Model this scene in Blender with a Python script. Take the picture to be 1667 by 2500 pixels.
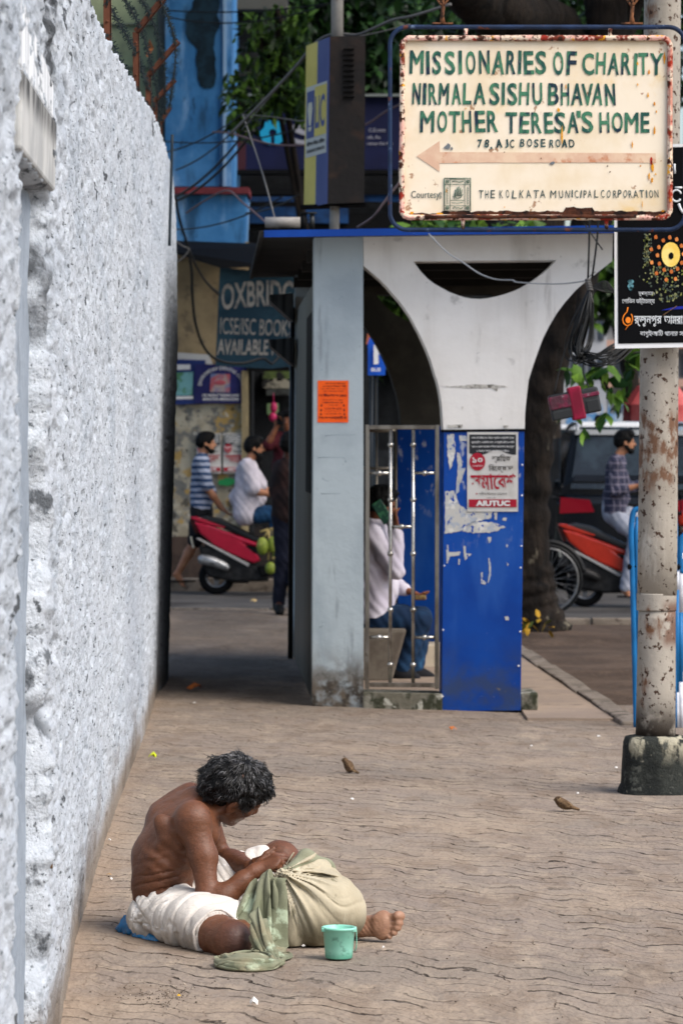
import bpy, math, random
import numpy as np
from mathutils import Vector, Matrix
from mathutils.geometry import tessellate_polygon
random.seed(7); np.random.seed(7)
for _o in list(bpy.data.objects): bpy.data.objects.remove(_o)
SC = bpy.context.scene
COL = SC.collection
# ------------------------------------------------------------------ camera
FPX, CX, CY, CAMZ = 8900.0, 833.5, 1250.0, 1.6
PITCH, ROLL = math.atan(160/8900), math.radians(0.4)
_f = Vector((0, math.cos(PITCH), -math.sin(PITCH)))
_u = Vector((0, math.sin(PITCH), math.cos(PITCH)))
_r = Vector((1, 0, 0))
CU = _u*math.cos(ROLL) - _r*math.sin(ROLL)
CR = _r*math.cos(ROLL) + _u*math.sin(ROLL)
cam_d = bpy.data.cameras.new("camera"); cam = bpy.data.objects.new("camera", cam_d); COL.objects.link(cam)
m = Matrix((CR, CU, -_f)).transposed().to_4x4(); m.translation = Vector((0, 0, CAMZ))
cam.matrix_world = m
cam_d.sensor_fit = 'AUTO'; cam_d.sensor_width = 36; cam_d.lens = FPX/2500*36
cam_d.clip_start = 0.5; cam_d.clip_end = 1000
cam_d.dof.use_dof = True; cam_d.dof.focus_distance = 12.3; cam_d.dof.aperture_fstop = 9.0
SC.camera = cam
# ------------------------------------------------------------------ light
SUN_EL, SUN_AZ = math.radians(47), math.radians(126)      # azimuth clockwise from +Y: behind the camera, to the right
w = bpy.data.worlds.new("World"); SC.world = w; w.use_nodes = True
nt = w.node_tree; nt.nodes.clear()
sky = nt.nodes.new('ShaderNodeTexSky'); sky.sky_type = 'NISHITA'; sky.sun_disc = False
sky.sun_elevation = SUN_EL; sky.sun_rotation = SUN_AZ; sky.air_density = 1.0; sky.dust_density = 3.0; sky.ozone_density = 1.0
bg = nt.nodes.new('ShaderNodeBackground'); bg.inputs[1].default_value = 0.12
wo = nt.nodes.new('ShaderNodeOutputWorld'); nt.links.new(sky.outputs[0], bg.inputs[0]); nt.links.new(bg.outputs[0], wo.inputs[0])
sd = bpy.data.lights.new("sun", 'SUN'); sun = bpy.data.objects.new("sun", sd); COL.objects.link(sun)
sd.energy = 1.6; sd.angle = math.radians(40); sd.color = (1, .95, .89)
_s = Vector((math.sin(SUN_AZ)*math.cos(SUN_EL), math.cos(SUN_AZ)*math.cos(SUN_EL), math.sin(SUN_EL)))
sun.rotation_euler = (-_s).to_track_quat('-Z', 'Y').to_euler(); sun.location = (0, 0, 30)
SC.view_settings.view_transform = 'Standard'; SC.view_settings.look = 'None'
SC.view_settings.exposure = 1.0; SC.view_settings.gamma = 1
SC.render.engine = 'CYCLES'
SC.cycles.max_bounces = 6; SC.cycles.diffuse_bounces = 3; SC.cycles.use_denoising = True
# ------------------------------------------------------------------ measuring from the photograph (1667 x 2500 pixels)
def ray(px, py): return _f + CR*((px-CX)/FPX) + CU*((CY-py)/FPX)
def W(px, py, Y):
    d = ray(px, py); t = Y/d.y
    return Vector((d.x*t, Y, CAMZ+d.z*t))
def G(px, py, z=0.0):
    d = ray(px, py); t = (z-CAMZ)/d.z
    return Vector((d.x*t, d.y*t, z))
def Z(zx, zy, Y): return W(280+zx/2.119, 1780+zy/2.119, Y)
# ------------------------------------------------------------------ noise
def _hash(ix, iy, iz, seed):
    n = (ix*374761393 + iy*668265263 + iz*2147483647 + seed*1274126177) & 0xffffffff
    n = ((n ^ (n >> 13))*1274126177) & 0xffffffff
    return ((n ^ (n >> 16)) & 0xffff)/65535.0
def vnoise(x, y, z, seed=0):
    x, y, z = np.broadcast_arrays(np.asarray(x, float), np.asarray(y, float), np.asarray(z, float))
    ix, iy, iz = np.floor(x).astype(np.int64), np.floor(y).astype(np.int64), np.floor(z).astype(np.int64)
    fx, fy, fz = x-ix, y-iy, z-iz
    fx, fy, fz = fx*fx*(3-2*fx), fy*fy*(3-2*fy), fz*fz*(3-2*fz)
    r = 0
    for a in (0, 1):
        for b in (0, 1):
            for c in (0, 1):
                r = r + _hash(ix+a, iy+b, iz+c, seed)*(fx if a else 1-fx)*(fy if b else 1-fy)*(fz if c else 1-fz)
    return r*2-1
def fbm(x, y, z, o=3, seed=0):
    s, a = 0, 1
    for i in range(o): s = s + a*vnoise(x*2**i, y*2**i, z*2**i, seed+i); a *= .5
    return s
# ------------------------------------------------------------------ materials
MATS = {}
def lin(c):
    if isinstance(c, str):
        c = [int(c[i:i+2], 16)/255 for i in (0, 2, 4)]
        c = [v/12.92 if v <= .04045 else ((v+.055)/1.055)**2.4 for v in c]
    return (c[0], c[1], c[2], 1)
class NG:
    def __init__(s, name):
        s.m = bpy.data.materials.new(name); s.m.use_nodes = True; s.t = s.m.node_tree; s.t.nodes.clear()
        s.out = s.n('ShaderNodeOutputMaterial'); s.b = s.n('ShaderNodeBsdfPrincipled'); s.l(s.b.outputs[0], s.out.inputs[0])
        s.tc = s.n('ShaderNodeTexCoord')
    def n(s, t): return s.t.nodes.new(t)
    def l(s, a, b): s.t.links.new(a, b)
    def co(s, stretch=(1, 1, 1), loc=(0, 0, 0)):
        mp = s.n('ShaderNodeMapping'); mp.inputs['Scale'].default_value = stretch; mp.inputs['Location'].default_value = loc
        s.l(s.tc.outputs['Object'], mp.inputs[0]); return mp.outputs[0]
    def noise(s, scale, detail=4, stretch=(1, 1, 1), loc=(0, 0, 0), rough=.6):
        x = s.n('ShaderNodeTexNoise'); x.inputs['Scale'].default_value = scale; x.inputs['Detail'].default_value = detail
        x.inputs['Roughness'].default_value = rough
        s.l(s.co(stretch, loc), x.inputs['Vector']); return x.outputs[0]
    def ramp(s, v, lo, hi):
        x = s.n('ShaderNodeMapRange'); x.inputs[1].default_value = lo; x.inputs[2].default_value = hi; x.interpolation_type = 'SMOOTHSTEP'
        s.l(v, x.inputs[0]); return x.outputs[0]
    def math(s, op, a, b=None):
        x = s.n('ShaderNodeMath'); x.operation = op
        for i, v in enumerate((a, b)):
            if v is None: continue
            if isinstance(v, (int, float)): x.inputs[i].default_value = v
            else: s.l(v, x.inputs[i])
        return x.outputs[0]
    def axis(s, k, coord='Object'):
        x = s.n('ShaderNodeSeparateXYZ'); s.l(s.tc.outputs[coord], x.inputs[0]); return x.outputs[k]
    def mix(s, fac, a, b):
        x = s.n('ShaderNodeMix'); x.data_type = 'RGBA'
        if isinstance(fac, (int, float)): x.inputs[0].default_value = fac
        else: s.l(fac, x.inputs[0])
        for i, v in ((6, a), (7, b)):
            if isinstance(v, tuple): x.inputs[i].default_value = v
            else: s.l(v, x.inputs[i])
        return x.outputs[2]
def M(name, col, rough=.8, var=None, stains=(), bump=None, metal=0, spec=.22, coat=0, island=None):
    if name in MATS: return MATS[name]
    g = NG(name); b = g.b
    c = lin(col)
    if var:                                         # (colour, scale, lo, hi[, stretch])
        st = var[4] if len(var) > 4 else (1, 1, 1)
        c = g.mix(g.ramp(g.noise(var[1], 5, st), var[2], var[3]), c, lin(var[0]))
    if island:                                      # second colour reached at random per leaf or strand
        ge = g.n('ShaderNodeNewGeometry'); c = g.mix(g.ramp(ge.outputs['Random Per Island'], island[1], island[2]), c, lin(island[0]))
    for i, s in enumerate(stains):
        f = g.ramp(g.noise(s.get('scale', 5), s.get('detail', 5), s.get('stretch', (1, 1, 1)), (i*3.7, i*1.3, i*5.1)), s.get('lo', .5), s.get('hi', .6))
        if 'z' in s: f = g.math('MULTIPLY', f, g.ramp(g.axis(2), s['z'][1], s['z'][0]))
        if 'z2' in s: f = g.math('MULTIPLY', f, g.ramp(g.axis(2), s['z2'][1], s['z2'][0]))
        if 'zadd' in s: f = g.math('MAXIMUM', f, g.ramp(g.axis(2), s['zadd'][1], s['zadd'][0]))
        if 'y' in s: f = g.math('MULTIPLY', f, g.ramp(g.axis(1), s['y'][1], s['y'][0]))
        if 'y2' in s: f = g.math('MULTIPLY', f, g.ramp(g.axis(1), s['y2'][1], s['y2'][0]))
        if 'x' in s: f = g.math('MULTIPLY', f, g.ramp(g.axis(0), s['x'][1], s['x'][0]))
        if 'amt' in s: f = g.math('MULTIPLY', f, s['amt'])
        c = g.mix(f, c, lin(s['c']))
    if isinstance(c, tuple): b.inputs['Base Color'].default_value = c
    else: g.l(c, b.inputs['Base Color'])
    b.inputs['Roughness'].default_value = rough; b.inputs['Metallic'].default_value = metal
    b.inputs['Specular IOR Level'].default_value = spec
    if coat: b.inputs['Coat Weight'].default_value = coat; b.inputs['Coat Roughness'].default_value = .08
    if bump:                                        # (scale, distance[, stretch])
        bp = g.n('ShaderNodeBump'); bp.inputs['Strength'].default_value = 1; bp.inputs['Distance'].default_value = bump[1]
        g.l(g.noise(bump[0], 6, bump[2] if len(bump) > 2 else (1, 1, 1), rough=.65), bp.inputs['Height']); g.l(bp.outputs[0], b.inputs['Normal'])
    MATS[name] = g.m; return g.m
# ------------------------------------------------------------------ objects
ORG = {}
def tag(o, label=None, cat=None, group=None, kind=None):
    if label: o['label'] = label
    if cat: o['category'] = cat
    if group: o['group'] = group
    if kind: o['kind'] = kind
    return o
def empty(name, loc, label=None, cat=None, group=None):
    o = bpy.data.objects.new(name, None); o.empty_display_size = .1; COL.objects.link(o); o.location = loc
    ORG[o.name] = Vector(loc); return tag(o, label, cat, group)
def link(name, verts, faces, mats, parent=None, loc=None, smooth=False, mi=None):
    """verts in world coordinates; the object's origin is its parent's origin, or loc"""
    org = ORG[parent.name] if parent else Vector(loc if loc is not None else (0, 0, 0))
    me = bpy.data.meshes.new(name)
    V = np.asarray(verts, float).reshape(-1, 3) - np.array(org)
    me.from_pydata(V.tolist() if not isinstance(faces, np.ndarray) else V, [], faces if not isinstance(faces, np.ndarray) else faces.tolist())
    for m_ in (mats if isinstance(mats, (list, tuple)) else [mats]): me.materials.append(m_)
    if mi is not None: me.polygons.foreach_set('material_index', np.asarray(mi, np.int32))
    if smooth: me.polygons.foreach_set('use_smooth', np.ones(len(me.polygons), bool))
    me.update()
    o = bpy.data.objects.new(name, me); COL.objects.link(o)
    if parent: o.parent = parent
    else: o.location = org
    ORG[o.name] = org; return o
class MB:
    def __init__(s): s.v, s.f, s.mi, s.sm = [], [], [], []
    def add(s, v, f, mi=0, sm=False):
        n = len(s.v); s.v += [tuple(p) for p in v]; s.f += [tuple(i+n for i in q) for q in f]
        s.mi += [mi]*len(f); s.sm += [sm]*len(f); return s
    def build(s, name, mats, parent=None, loc=None, smooth=None, bevel=0, seg=2):
        o = link(name, s.v, s.f, mats, parent, loc, False, s.mi)
        o.data.polygons.foreach_set('use_smooth', s.sm if smooth is None else [smooth]*len(s.f))
        if bevel:
            b = o.modifiers.new('bevel', 'BEVEL'); b.width = bevel; b.segments = seg; b.limit_method = 'ANGLE'; b.angle_limit = math.radians(40)
        return o
    def box(s, c, d, mi=0, ax=None):                 # centre, full sizes, optional axes
        c = Vector(c); X, Y, Zv = ax if ax else (Vector((1, 0, 0)), Vector((0, 1, 0)), Vector((0, 0, 1)))
        h = [k/2 for k in d]
        v = [c+X*(i*h[0])+Y*(j*h[1])+Zv*(k*h[2]) for k in (-1, 1) for j in (-1, 1) for i in (-1, 1)]
        return s.add(v, [(0, 2, 3, 1), (4, 5, 7, 6), (0, 1, 5, 4), (2, 6, 7, 3), (0, 4, 6, 2), (1, 3, 7, 5)], mi)
    def hexa(s, a, b, mi=0):                         # two quads (4 points each, same order) joined
        v = list(a)+list(b)
        return s.add(v, [(3, 2, 1, 0), (4, 5, 6, 7), (0, 1, 5, 4), (1, 2, 6, 5), (2, 3, 7, 6), (3, 0, 4, 7)], mi)
    def tube(s, pts, r, n=8, mi=0, closed=False, cap=True, flat=None):
        pts = [Vector(p) for p in pts]; N = len(pts)
        R = list(r) if hasattr(r, '__len__') else [r]*N
        v, f = [], []; ref = None
        for i, p in enumerate(pts):
            a = pts[(i-1) % N] if (closed or i > 0) else p
            b = pts[(i+1) % N] if (closed or i < N-1) else p
            t = (b-a).normalized() if (b-a).length > 1e-9 else Vector((0, 0, 1))
            if ref is None: ref = Vector((0, 0, 1)) if abs(t.z) < .9 else Vector((1, 0, 0))
            x = t.cross(ref).normalized(); y = x.cross(t).normalized(); ref = y
            for k in range(n):
                an = 2*math.pi*k/n
                v.append(p+x*(math.cos(an)*R[i])+y*(math.sin(an)*R[i]*(flat or 1)))
        for i in range(N if closed else N-1):
            for k in range(n):
                k2 = (k+1) % n; i2 = (i+1) % N
                f.append((i*n+k, i*n+k2, i2*n+k2, i2*n+k))
        s.add(v, f, mi, True)
        if cap and not closed:
            m0 = len(s.v)-N*n
            s.f += [tuple(m0+k for k in reversed(range(n))), tuple(m0+(N-1)*n+k for k in range(n))]; s.mi += [mi]*2; s.sm += [False]*2
        return s
    def lathe(s, c, prof, n=24, mi=0, ax=None, sm=True):   # prof [(r, z)] about the z of ax
        c = Vector(c); X, Y, Zv = ax if ax else (Vector((1, 0, 0)), Vector((0, 1, 0)), Vector((0, 0, 1)))
        v = [c+X*(r*math.cos(2*math.pi*k/n))+Y*(r*math.sin(2*math.pi*k/n))+Zv*z for r, z in prof for k in range(n)]
        f = [(i*n+k, i*n+(k+1) % n, (i+1)*n+(k+1) % n, (i+1)*n+k) for i in range(len(prof)-1) for k in range(n)]
        return s.add(v, f, mi, sm)
    def ball(s, c, r, n=12, mi=0, ax=None):
        rr = r if hasattr(r, '__len__') else (r, r, r)
        X, Y, Zv = ax if ax else (Vector((1, 0, 0)), Vector((0, 1, 0)), Vector((0, 0, 1)))
        c = Vector(c); m_ = n//2; v = []
        for i in range(m_+1):
            a = math.pi*i/m_
            for k in range(n):
                b = 2*math.pi*k/n
                v.append(c+X*(rr[0]*math.sin(a)*math.cos(b))+Y*(rr[1]*math.sin(a)*math.sin(b))-Zv*(rr[2]*math.cos(a)))
        f = [(i*n+k, i*n+(k+1) % n, (i+1)*n+(k+1) % n, (i+1)*n+k) for i in range(m_) for k in range(n)]
        return s.add(v, f, mi, True)
    def slab(s, outline, th, holes=(), mi=0):        # outline: list of world points in one plane; th: thickness vector
        loops = [[Vector(p) for p in outline]]+[[Vector(p) for p in h] for h in holes]
        th = Vector(th); flat = [p for l_ in loops for p in l_]; n = len(flat)
        tris = tessellate_polygon(loops)
        f = [tuple(t) for t in tris]+[tuple(n+i for i in reversed(t)) for t in tris]
        st = 0
        for l_ in loops:
            k = len(l_); f += [(st+i, st+(i+1) % k, n+st+(i+1) % k, n+st+i) for i in range(k)]; st += k
        return s.add(flat+[p+th for p in flat], f, mi)
def fixnormals(o):
    import bmesh
    b = bmesh.new(); b.from_mesh(o.data); bmesh.ops.recalc_face_normals(b, faces=b.faces); b.to_mesh(o.data); b.free(); return o
def catmull(pts, n=8, closed=False):
    P = [Vector(p) for p in pts]; N = len(P); out = []
    for i in range(N if closed else N-1):
        p0 = P[(i-1) % N] if (closed or i > 0) else P[0]; p1 = P[i]; p2 = P[(i+1) % N]
        p3 = P[(i+2) % N] if (closed or i < N-2) else P[N-1]
        for k in range(n):
            t = k/n
            out.append(.5*((2*p1)+(p2-p0)*t+(2*p0-5*p1+4*p2-p3)*t*t+(3*p1-p0-3*p2+p3)*t**3))
    if not closed: out.append(P[-1])
    return out
def sag(a, b, s, n=14):
    a, b = Vector(a), Vector(b); return [a.lerp(b, i/n)-Vector((0, 0, s*4*(i/n)*(1-i/n))) for i in range(n+1)]
# ------------------------------------------------------------------ lettering
_TX = {}
def bn(s):
    """Bengali in the order it is drawn: vowel signs that stand before their consonant come first"""
    out = []
    for ch in s:
        if ch in 'িেৈো':
            i = len(out)-1
            while i >= 1 and out[i-1] == '্': i -= 2
            i = max(i, 0)
            out.insert(i, 'ে' if ch == 'ো' else ch)
            if ch == 'ো': out.append('া')
        else: out.append(ch)
    return ''.join(out)
def glyphs(s, shear=0, bold=0):
    k = (s, shear, bold)
    if k not in _TX:
        c = bpy.data.curves.new('t', 'FONT'); c.body = s; c.shear = shear; c.offset = bold; c.resolution_u = 3
        o = bpy.data.objects.new('t', c); me = o.to_mesh()
        v = np.array([p.co[:] for p in me.vertices]).reshape(-1, 3); f = [tuple(p.vertices) for p in me.polygons]
        o.to_mesh_clear(); bpy.data.objects.remove(o); bpy.data.curves.remove(c); _TX[k] = (v, f)
    return _TX[k]
def write(mb, s, at, box, mi=0, shear=0, bold=0, th=(0, 0, 0), warp=None):
    """fit string s in box=(x0,y0,x1,y1) of photo pixels (y0 top), mapped to the world by at(px,py)"""
    v, f = glyphs(bn(s), shear, bold)
    if len(v) == 0: return
    lo, hi = v.min(0), v.max(0); sp = np.maximum(hi-lo, 1e-6)
    x0, y0, x1, y1 = box; out = []
    for p in v:
        a = (p[0]-lo[0])/sp[0]; b = (p[1]-lo[1])/sp[1]
        px, py = x0+(x1-x0)*a, y1+(y0-y1)*b
        if warp: px, py = warp(px, py, a, b)
        out.append(at(px, py)+Vector(th))
    mb.add(out, f, mi)
# ------------------------------------------------------------------ solids from distance fields (bodies and cloth in one continuous skin)
class SDF:
    def __init__(s): s.p = []
    def cone(s, a, b, ra, rb, k=.02, sq=None, op='u'):   # sq: (axis vector, factor>1 widens along it)
        s.p.append(('c', Vector(a), Vector(b), ra, rb, k, sq, op)); return s
    def ell(s, c, r, ax=None, k=.02, op='u'):
        s.p.append(('e', Vector(c), r, ax, 0, k, None, op)); return s
    def chain(s, pts, rs, k=.02, sq=None):
        for i in range(len(pts)-1): s.cone(pts[i], pts[i+1], rs[i], rs[i+1], k, sq)
        return s
    def _bb(s, p):
        if p[0] == 'c':
            r = max(p[3], p[4])*(p[6][1] if p[6] else 1)
            return [min(p[1][i], p[2][i])-r for i in range(3)], [max(p[1][i], p[2][i])+r for i in range(3)]
        r = max(p[2]); return [p[1][i]-r for i in range(3)], [p[1][i]+r for i in range(3)]
    def _d(s, p, x, y, z):
        if p[0] == 'c':
            a, b = p[1], p[2]; q = [x-a.x, y-a.y, z-a.z]; e = b-a
            if p[6]:
                n, k = p[6]; n = Vector(n).normalized()
                dn = (q[0]*n.x+q[1]*n.y+q[2]*n.z)*(1/k-1); en = e.dot(n)*(1/k-1)
                q = [q[i]+dn*n[i] for i in range(3)]; e = e+n*en
            L = max(e.length_squared, 1e-9)
            t = np.clip((q[0]*e.x+q[1]*e.y+q[2]*e.z)/L, 0, 1)
            return np.sqrt((q[0]-t*e.x)**2+(q[1]-t*e.y)**2+(q[2]-t*e.z)**2)-(p[3]+(p[4]-p[3])*t)
        c, r, ax = p[1], p[2], p[3] or (Vector((1, 0, 0)), Vector((0, 1, 0)), Vector((0, 0, 1)))
        q = [x-c.x, y-c.y, z-c.z]
        l_ = [q[0]*a.x+q[1]*a.y+q[2]*a.z for a in ax]
        k0 = np.sqrt(sum((l_[i]/r[i])**2 for i in range(3)))+1e-9; k1 = np.sqrt(sum((l_[i]/r[i]**2)**2 for i in range(3)))+1e-9
        return k0*(k0-1)/k1
    def mesh(s, h, post=None, margin=.03):
        ub = [s._bb(p) for p in s.p if p[7] == 'u']
        lo = np.min([b[0] for b in ub], 0)-margin; hi = np.max([b[1] for b in ub], 0)+margin
        n = np.ceil((hi-lo)/h).astype(int)+1
        g = [lo[i]+h*np.arange(n[i]) for i in range(3)]
        D = np.full(n, .08, np.float32)
        for p in s.p:
            b = s._bb(p); mg = p[5]+.03
            sl = []
            for i in range(3):
                i0 = max(0, int((b[0][i]-mg-lo[i])/h)); i1 = min(n[i], int((b[1][i]+mg-lo[i])/h)+2); sl.append(slice(i0, max(i1, i0)))
            if any(q.start >= q.stop for q in sl): continue
            x, y, z = g[0][sl[0]][:, None, None], g[1][sl[1]][None, :, None], g[2][sl[2]][None, None, :]
            d = s._d(p, x, y, z); A = D[tuple(sl)]; k = p[5]
            if p[7] == 'u':
                hh = np.clip(.5+.5*(A-d)/k, 0, 1); D[tuple(sl)] = A+(d-A)*hh-k*hh*(1-hh)
            else:
                d = -d; hh = np.clip(.5-.5*(A-d)/k, 0, 1); D[tuple(sl)] = A+(d-A)*hh+k*hh*(1-hh)
        if post is not None:
            near = np.argwhere(np.abs(D) < .045)
            P = lo+near*h
            D[tuple(near.T)] += post(P[:, 0], P[:, 1], P[:, 2]).astype(np.float32)
        return nets(D, lo, h)
    def build(s, name, mat_, h, parent=None, loc=None, post=None, margin=.03):
        v, f = s.mesh(h, post, margin)
        return link(name, v, f, mat_, parent, loc, True)
def nets(D, lo, h):
    S = D < 0
    n = np.array(D.shape)-1
    cnt = np.zeros(n, np.uint8)
    for a in (0, 1):
        for b in (0, 1):
            for c in (0, 1): cnt += S[a:n[0]+a, b:n[1]+b, c:n[2]+c]
    idx = np.argwhere((cnt > 0) & (cnt < 8)); N = len(idx)
    acc = np.zeros((N, 3)); num = np.zeros(N)
    C = [(a, b, c) for a in (0, 1) for b in (0, 1) for c in (0, 1)]
    for p in C:
        for q in C:
            if sum(q)-sum(p) == 1 and all(q[i] >= p[i] for i in range(3)):
                i0 = idx+p; i1 = idx+q
                d0 = D[i0[:, 0], i0[:, 1], i0[:, 2]].astype(float); d1 = D[i1[:, 0], i1[:, 1], i1[:, 2]].astype(float)
                mk = (d0 < 0) != (d1 < 0)
                t = np.where(mk, d0/np.where(mk, d0-d1, 1), 0)
                pt = np.array(p)+t[:, None]*(np.array(q)-np.array(p))
                acc += pt*mk[:, None]; num += mk
    V = lo+h*(idx+acc/num[:, None])
    L = -np.ones(n, np.int64); L[tuple(idx.T)] = np.arange(N)
    F = []
    for ax in range(3):
        b, c = (ax+1) % 3, (ax+2) % 3
        sl0 = [slice(None)]*3; sl1 = [slice(None)]*3; sl0[ax] = slice(0, -1); sl1[ax] = slice(1, None)
        e = np.argwhere(S[tuple(sl0)] != S[tuple(sl1)])
        e = e[(e[:, b] > 0) & (e[:, c] > 0) & (e[:, b] < n[b]) & (e[:, c] < n[c])]
        if not len(e): continue
        fl = S[tuple(e.T)]
        o = np.zeros(3, int)
        def at(db, dc):
            q = e.copy(); q[:, b] += db; q[:, c] += dc; return L[tuple(q.T)]
        quad = np.stack([at(-1, -1), at(0, -1), at(0, 0), at(-1, 0)], 1)
        quad[~fl] = quad[~fl][:, ::-1]; F.append(quad)
    return V, np.concatenate(F)
# ================================================================== materials of the place
def pavers():
    g = NG("clay pavers"); b = g.b
    sx = g.axis(0); sy = g.axis(1)
    wob = g.math('MULTIPLY', g.math('SUBTRACT', g.noise(2.3, 4), .5), .34)
    wob2 = g.math('MULTIPLY', g.math('SUBTRACT', g.noise(9, 3, (1, .4, 1)), .5), .13)
    zig = g.math('MULTIPLY', g.math('SINE', g.math('MULTIPLY', sx, 2*math.pi/.23)), .040)
    y3 = g.math('ADD', g.math('ADD', g.math('ADD', sy, zig), g.math('ADD', wob, wob2)), g.math('MULTIPLY', sx, .85))
    x2 = g.math('ADD', sx, g.math('MULTIPLY', g.math('SUBTRACT', g.noise(6, 3, loc=(3, 3, 3)), .5), .10))
    cv = g.n('ShaderNodeCombineXYZ'); g.l(x2, cv.inputs[0]); g.l(y3, cv.inputs[1])
    br = g.n('ShaderNodeTexBrick'); br.offset = .5; br.inputs['Scale'].default_value = 1
    br.inputs['Brick Width'].default_value = .25; br.inputs['Row Height'].default_value = .17
    br.inputs['Mortar Size'].default_value = .006; br.inputs['Mortar Smooth'].default_value = 1; br.inputs['Bias'].default_value = 0
    br.inputs['Color1'].default_value = lin('978979'); br.inputs['Color2'].default_value = lin('887b70'); br.inputs['Mortar'].default_value = lin('806f5f')
    g.l(cv.outputs[0], br.inputs['Vector'])
    def white(a, b_):
        q = g.n('ShaderNodeCombineXYZ'); g.l(a, q.inputs[0]); g.l(b_, q.inputs[1]); wn = g.n('ShaderNodeTexWhiteNoise'); wn.noise_dimensions = '2D'; g.l(q.outputs[0], wn.inputs['Vector']); return wn.outputs[0]
    cell = g.math('FLOOR', g.math('ADD', g.math('DIVIDE', x2, .125), g.math('MULTIPLY', g.math('FLOOR', g.math('DIVIDE', sy, .34)), .5)))
    y4 = g.math('ADD', y3, g.math('MULTIPLY', g.math('SUBTRACT', white(cell, g.math('FLOOR', g.math('DIVIDE', y3, .34))), .5), .035))
    row = g.math('FLOOR', g.math('DIVIDE', y4, .17))
    fr = g.math('ABSOLUTE', g.math('SUBTRACT', g.math('FRACT', g.math('DIVIDE', y4, .17)), .5))       # the long joints across the path
    lines = g.math('MULTIPLY', g.ramp(fr, .085, .030), g.math('ADD', g.math('MULTIPLY', g.ramp(white(cell, row), .25, .65), .75), .25))
    c = br.outputs['Color']
    c = g.mix(g.math('MULTIPLY', white(row, cell), .5), c, lin('786c62'))
    c = g.mix(g.math('MULTIPLY', g.ramp(g.noise(1.7, 6, (1, .5, 1)), .42, .62), .6), c, lin('8a7f74'))
    c = g.mix(g.math('MULTIPLY', g.ramp(g.noise(.9, 6), .48, .66), .75), c, lin('9a8a78'))
    c = g.mix(g.math('MULTIPLY', g.ramp(g.noise(1.1, 6, loc=(5, 3, 1)), .5, .66), .6), c, lin('80766b'))
    c = g.mix(g.math('MULTIPLY', g.ramp(g.noise(5, 6, (1, .35, 1), (7, 3, 1)), .50, .62), .55), c, lin('7b6b5c'))
    c = g.mix(g.math('MULTIPLY', g.ramp(g.noise(6, 6, (1, .35, 1), (1, 9, 4)), .54, .64), .45), c, lin('a49582'))
    c = g.mix(g.math('MULTIPLY', g.ramp(g.noise(70, 4, (1, .4, 1)), .5, .72), .35), c, lin('62564c'))
    # open dark joints, only in places
    jm = g.math('MULTIPLY', lines, g.math('ADD', g.math('MULTIPLY', g.ramp(g.noise(4.6, 5, (1, .9, 1), (9, 2, 4)), .38, .58), .65), .38))
    jm = g.math('MAXIMUM', jm, g.math('MULTIPLY', g.ramp(br.outputs['Fac'], .6, 1), g.math('MULTIPLY', g.ramp(g.noise(7, 4, (1, .8, 1), (2, 2, 7)), .50, .66), .8)))
    jm = g.math('MULTIPLY', jm, g.ramp(g.noise(26, 4, (1, .5, 1), (3, 1, 9)), .25, .55))
    c = g.mix(g.math('MULTIPLY', jm, .9), c, lin('2f2620'))
    # sandy dust that gathers along the wall, tree shade painted in further down the lane
    wl = g.math('ADD', g.math('ADD', sx, g.math('MULTIPLY', sy, .034)), g.math('MULTIPLY', g.math('SUBTRACT', g.noise(4, 5), .5), .25))
    c = g.mix(g.math('MULTIPLY', g.ramp(wl, -.30, -.50), .75), c, lin('978573'))
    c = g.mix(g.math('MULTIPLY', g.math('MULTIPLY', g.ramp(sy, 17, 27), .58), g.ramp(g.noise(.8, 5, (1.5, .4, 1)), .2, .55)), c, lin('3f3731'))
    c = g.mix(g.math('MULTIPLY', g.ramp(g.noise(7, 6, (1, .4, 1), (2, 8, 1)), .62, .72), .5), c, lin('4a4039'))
    g.l(c, b.inputs['Base Color']); b.inputs['Roughness'].default_value = .95; b.inputs['Specular IOR Level'].default_value = .15
    h = g.math('ADD', g.math('MULTIPLY', g.math('SUBTRACT', 1, jm), .9), g.math('ADD', g.math('MULTIPLY', g.noise(38, 6, (1, .6, 1)), .6), g.math('MULTIPLY', g.noise(7, 4, (1, .5, 1)), 2.2)))
    bp = g.n('ShaderNodeBump'); bp.inputs['Strength'].default_value = 1; bp.inputs['Distance'].default_value = .012
    g.l(h, bp.inputs['Height']); g.l(bp.outputs[0], b.inputs['Normal'])
    return g.m
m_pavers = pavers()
m_asphalt = M("asphalt", '454341', .9, ('53504d', 1.2, .4, .65), [dict(c='363330', scale=.7, lo=.5, hi=.65), dict(c='857d74', scale=90, lo=.58, hi=.7, amt=.5)], (60, .006))
m_slab = M("dusty slab", '86776a', .95, ('968574', 1.5, .4, .62), [dict(c='665a50', scale=3, lo=.52, hi=.7, amt=.7), dict(c='a09484', scale=40, lo=.6, hi=.75, amt=.4)], (25, .008))
m_dirt = M("bare dirt", '57483c', 1, ('46392f', 2, .4, .6), [dict(c='6b5d50', scale=18, lo=.58, hi=.68, amt=.6), dict(c='3a2f27', scale=6, lo=.58, hi=.7, amt=.7)], (12, .03))
m_kerb = M("kerb stone", '6b6258', .95, ('7d7368', 5, .4, .6), [dict(c='4f473f', scale=9, lo=.5, hi=.65)], (30, .006))
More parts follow.
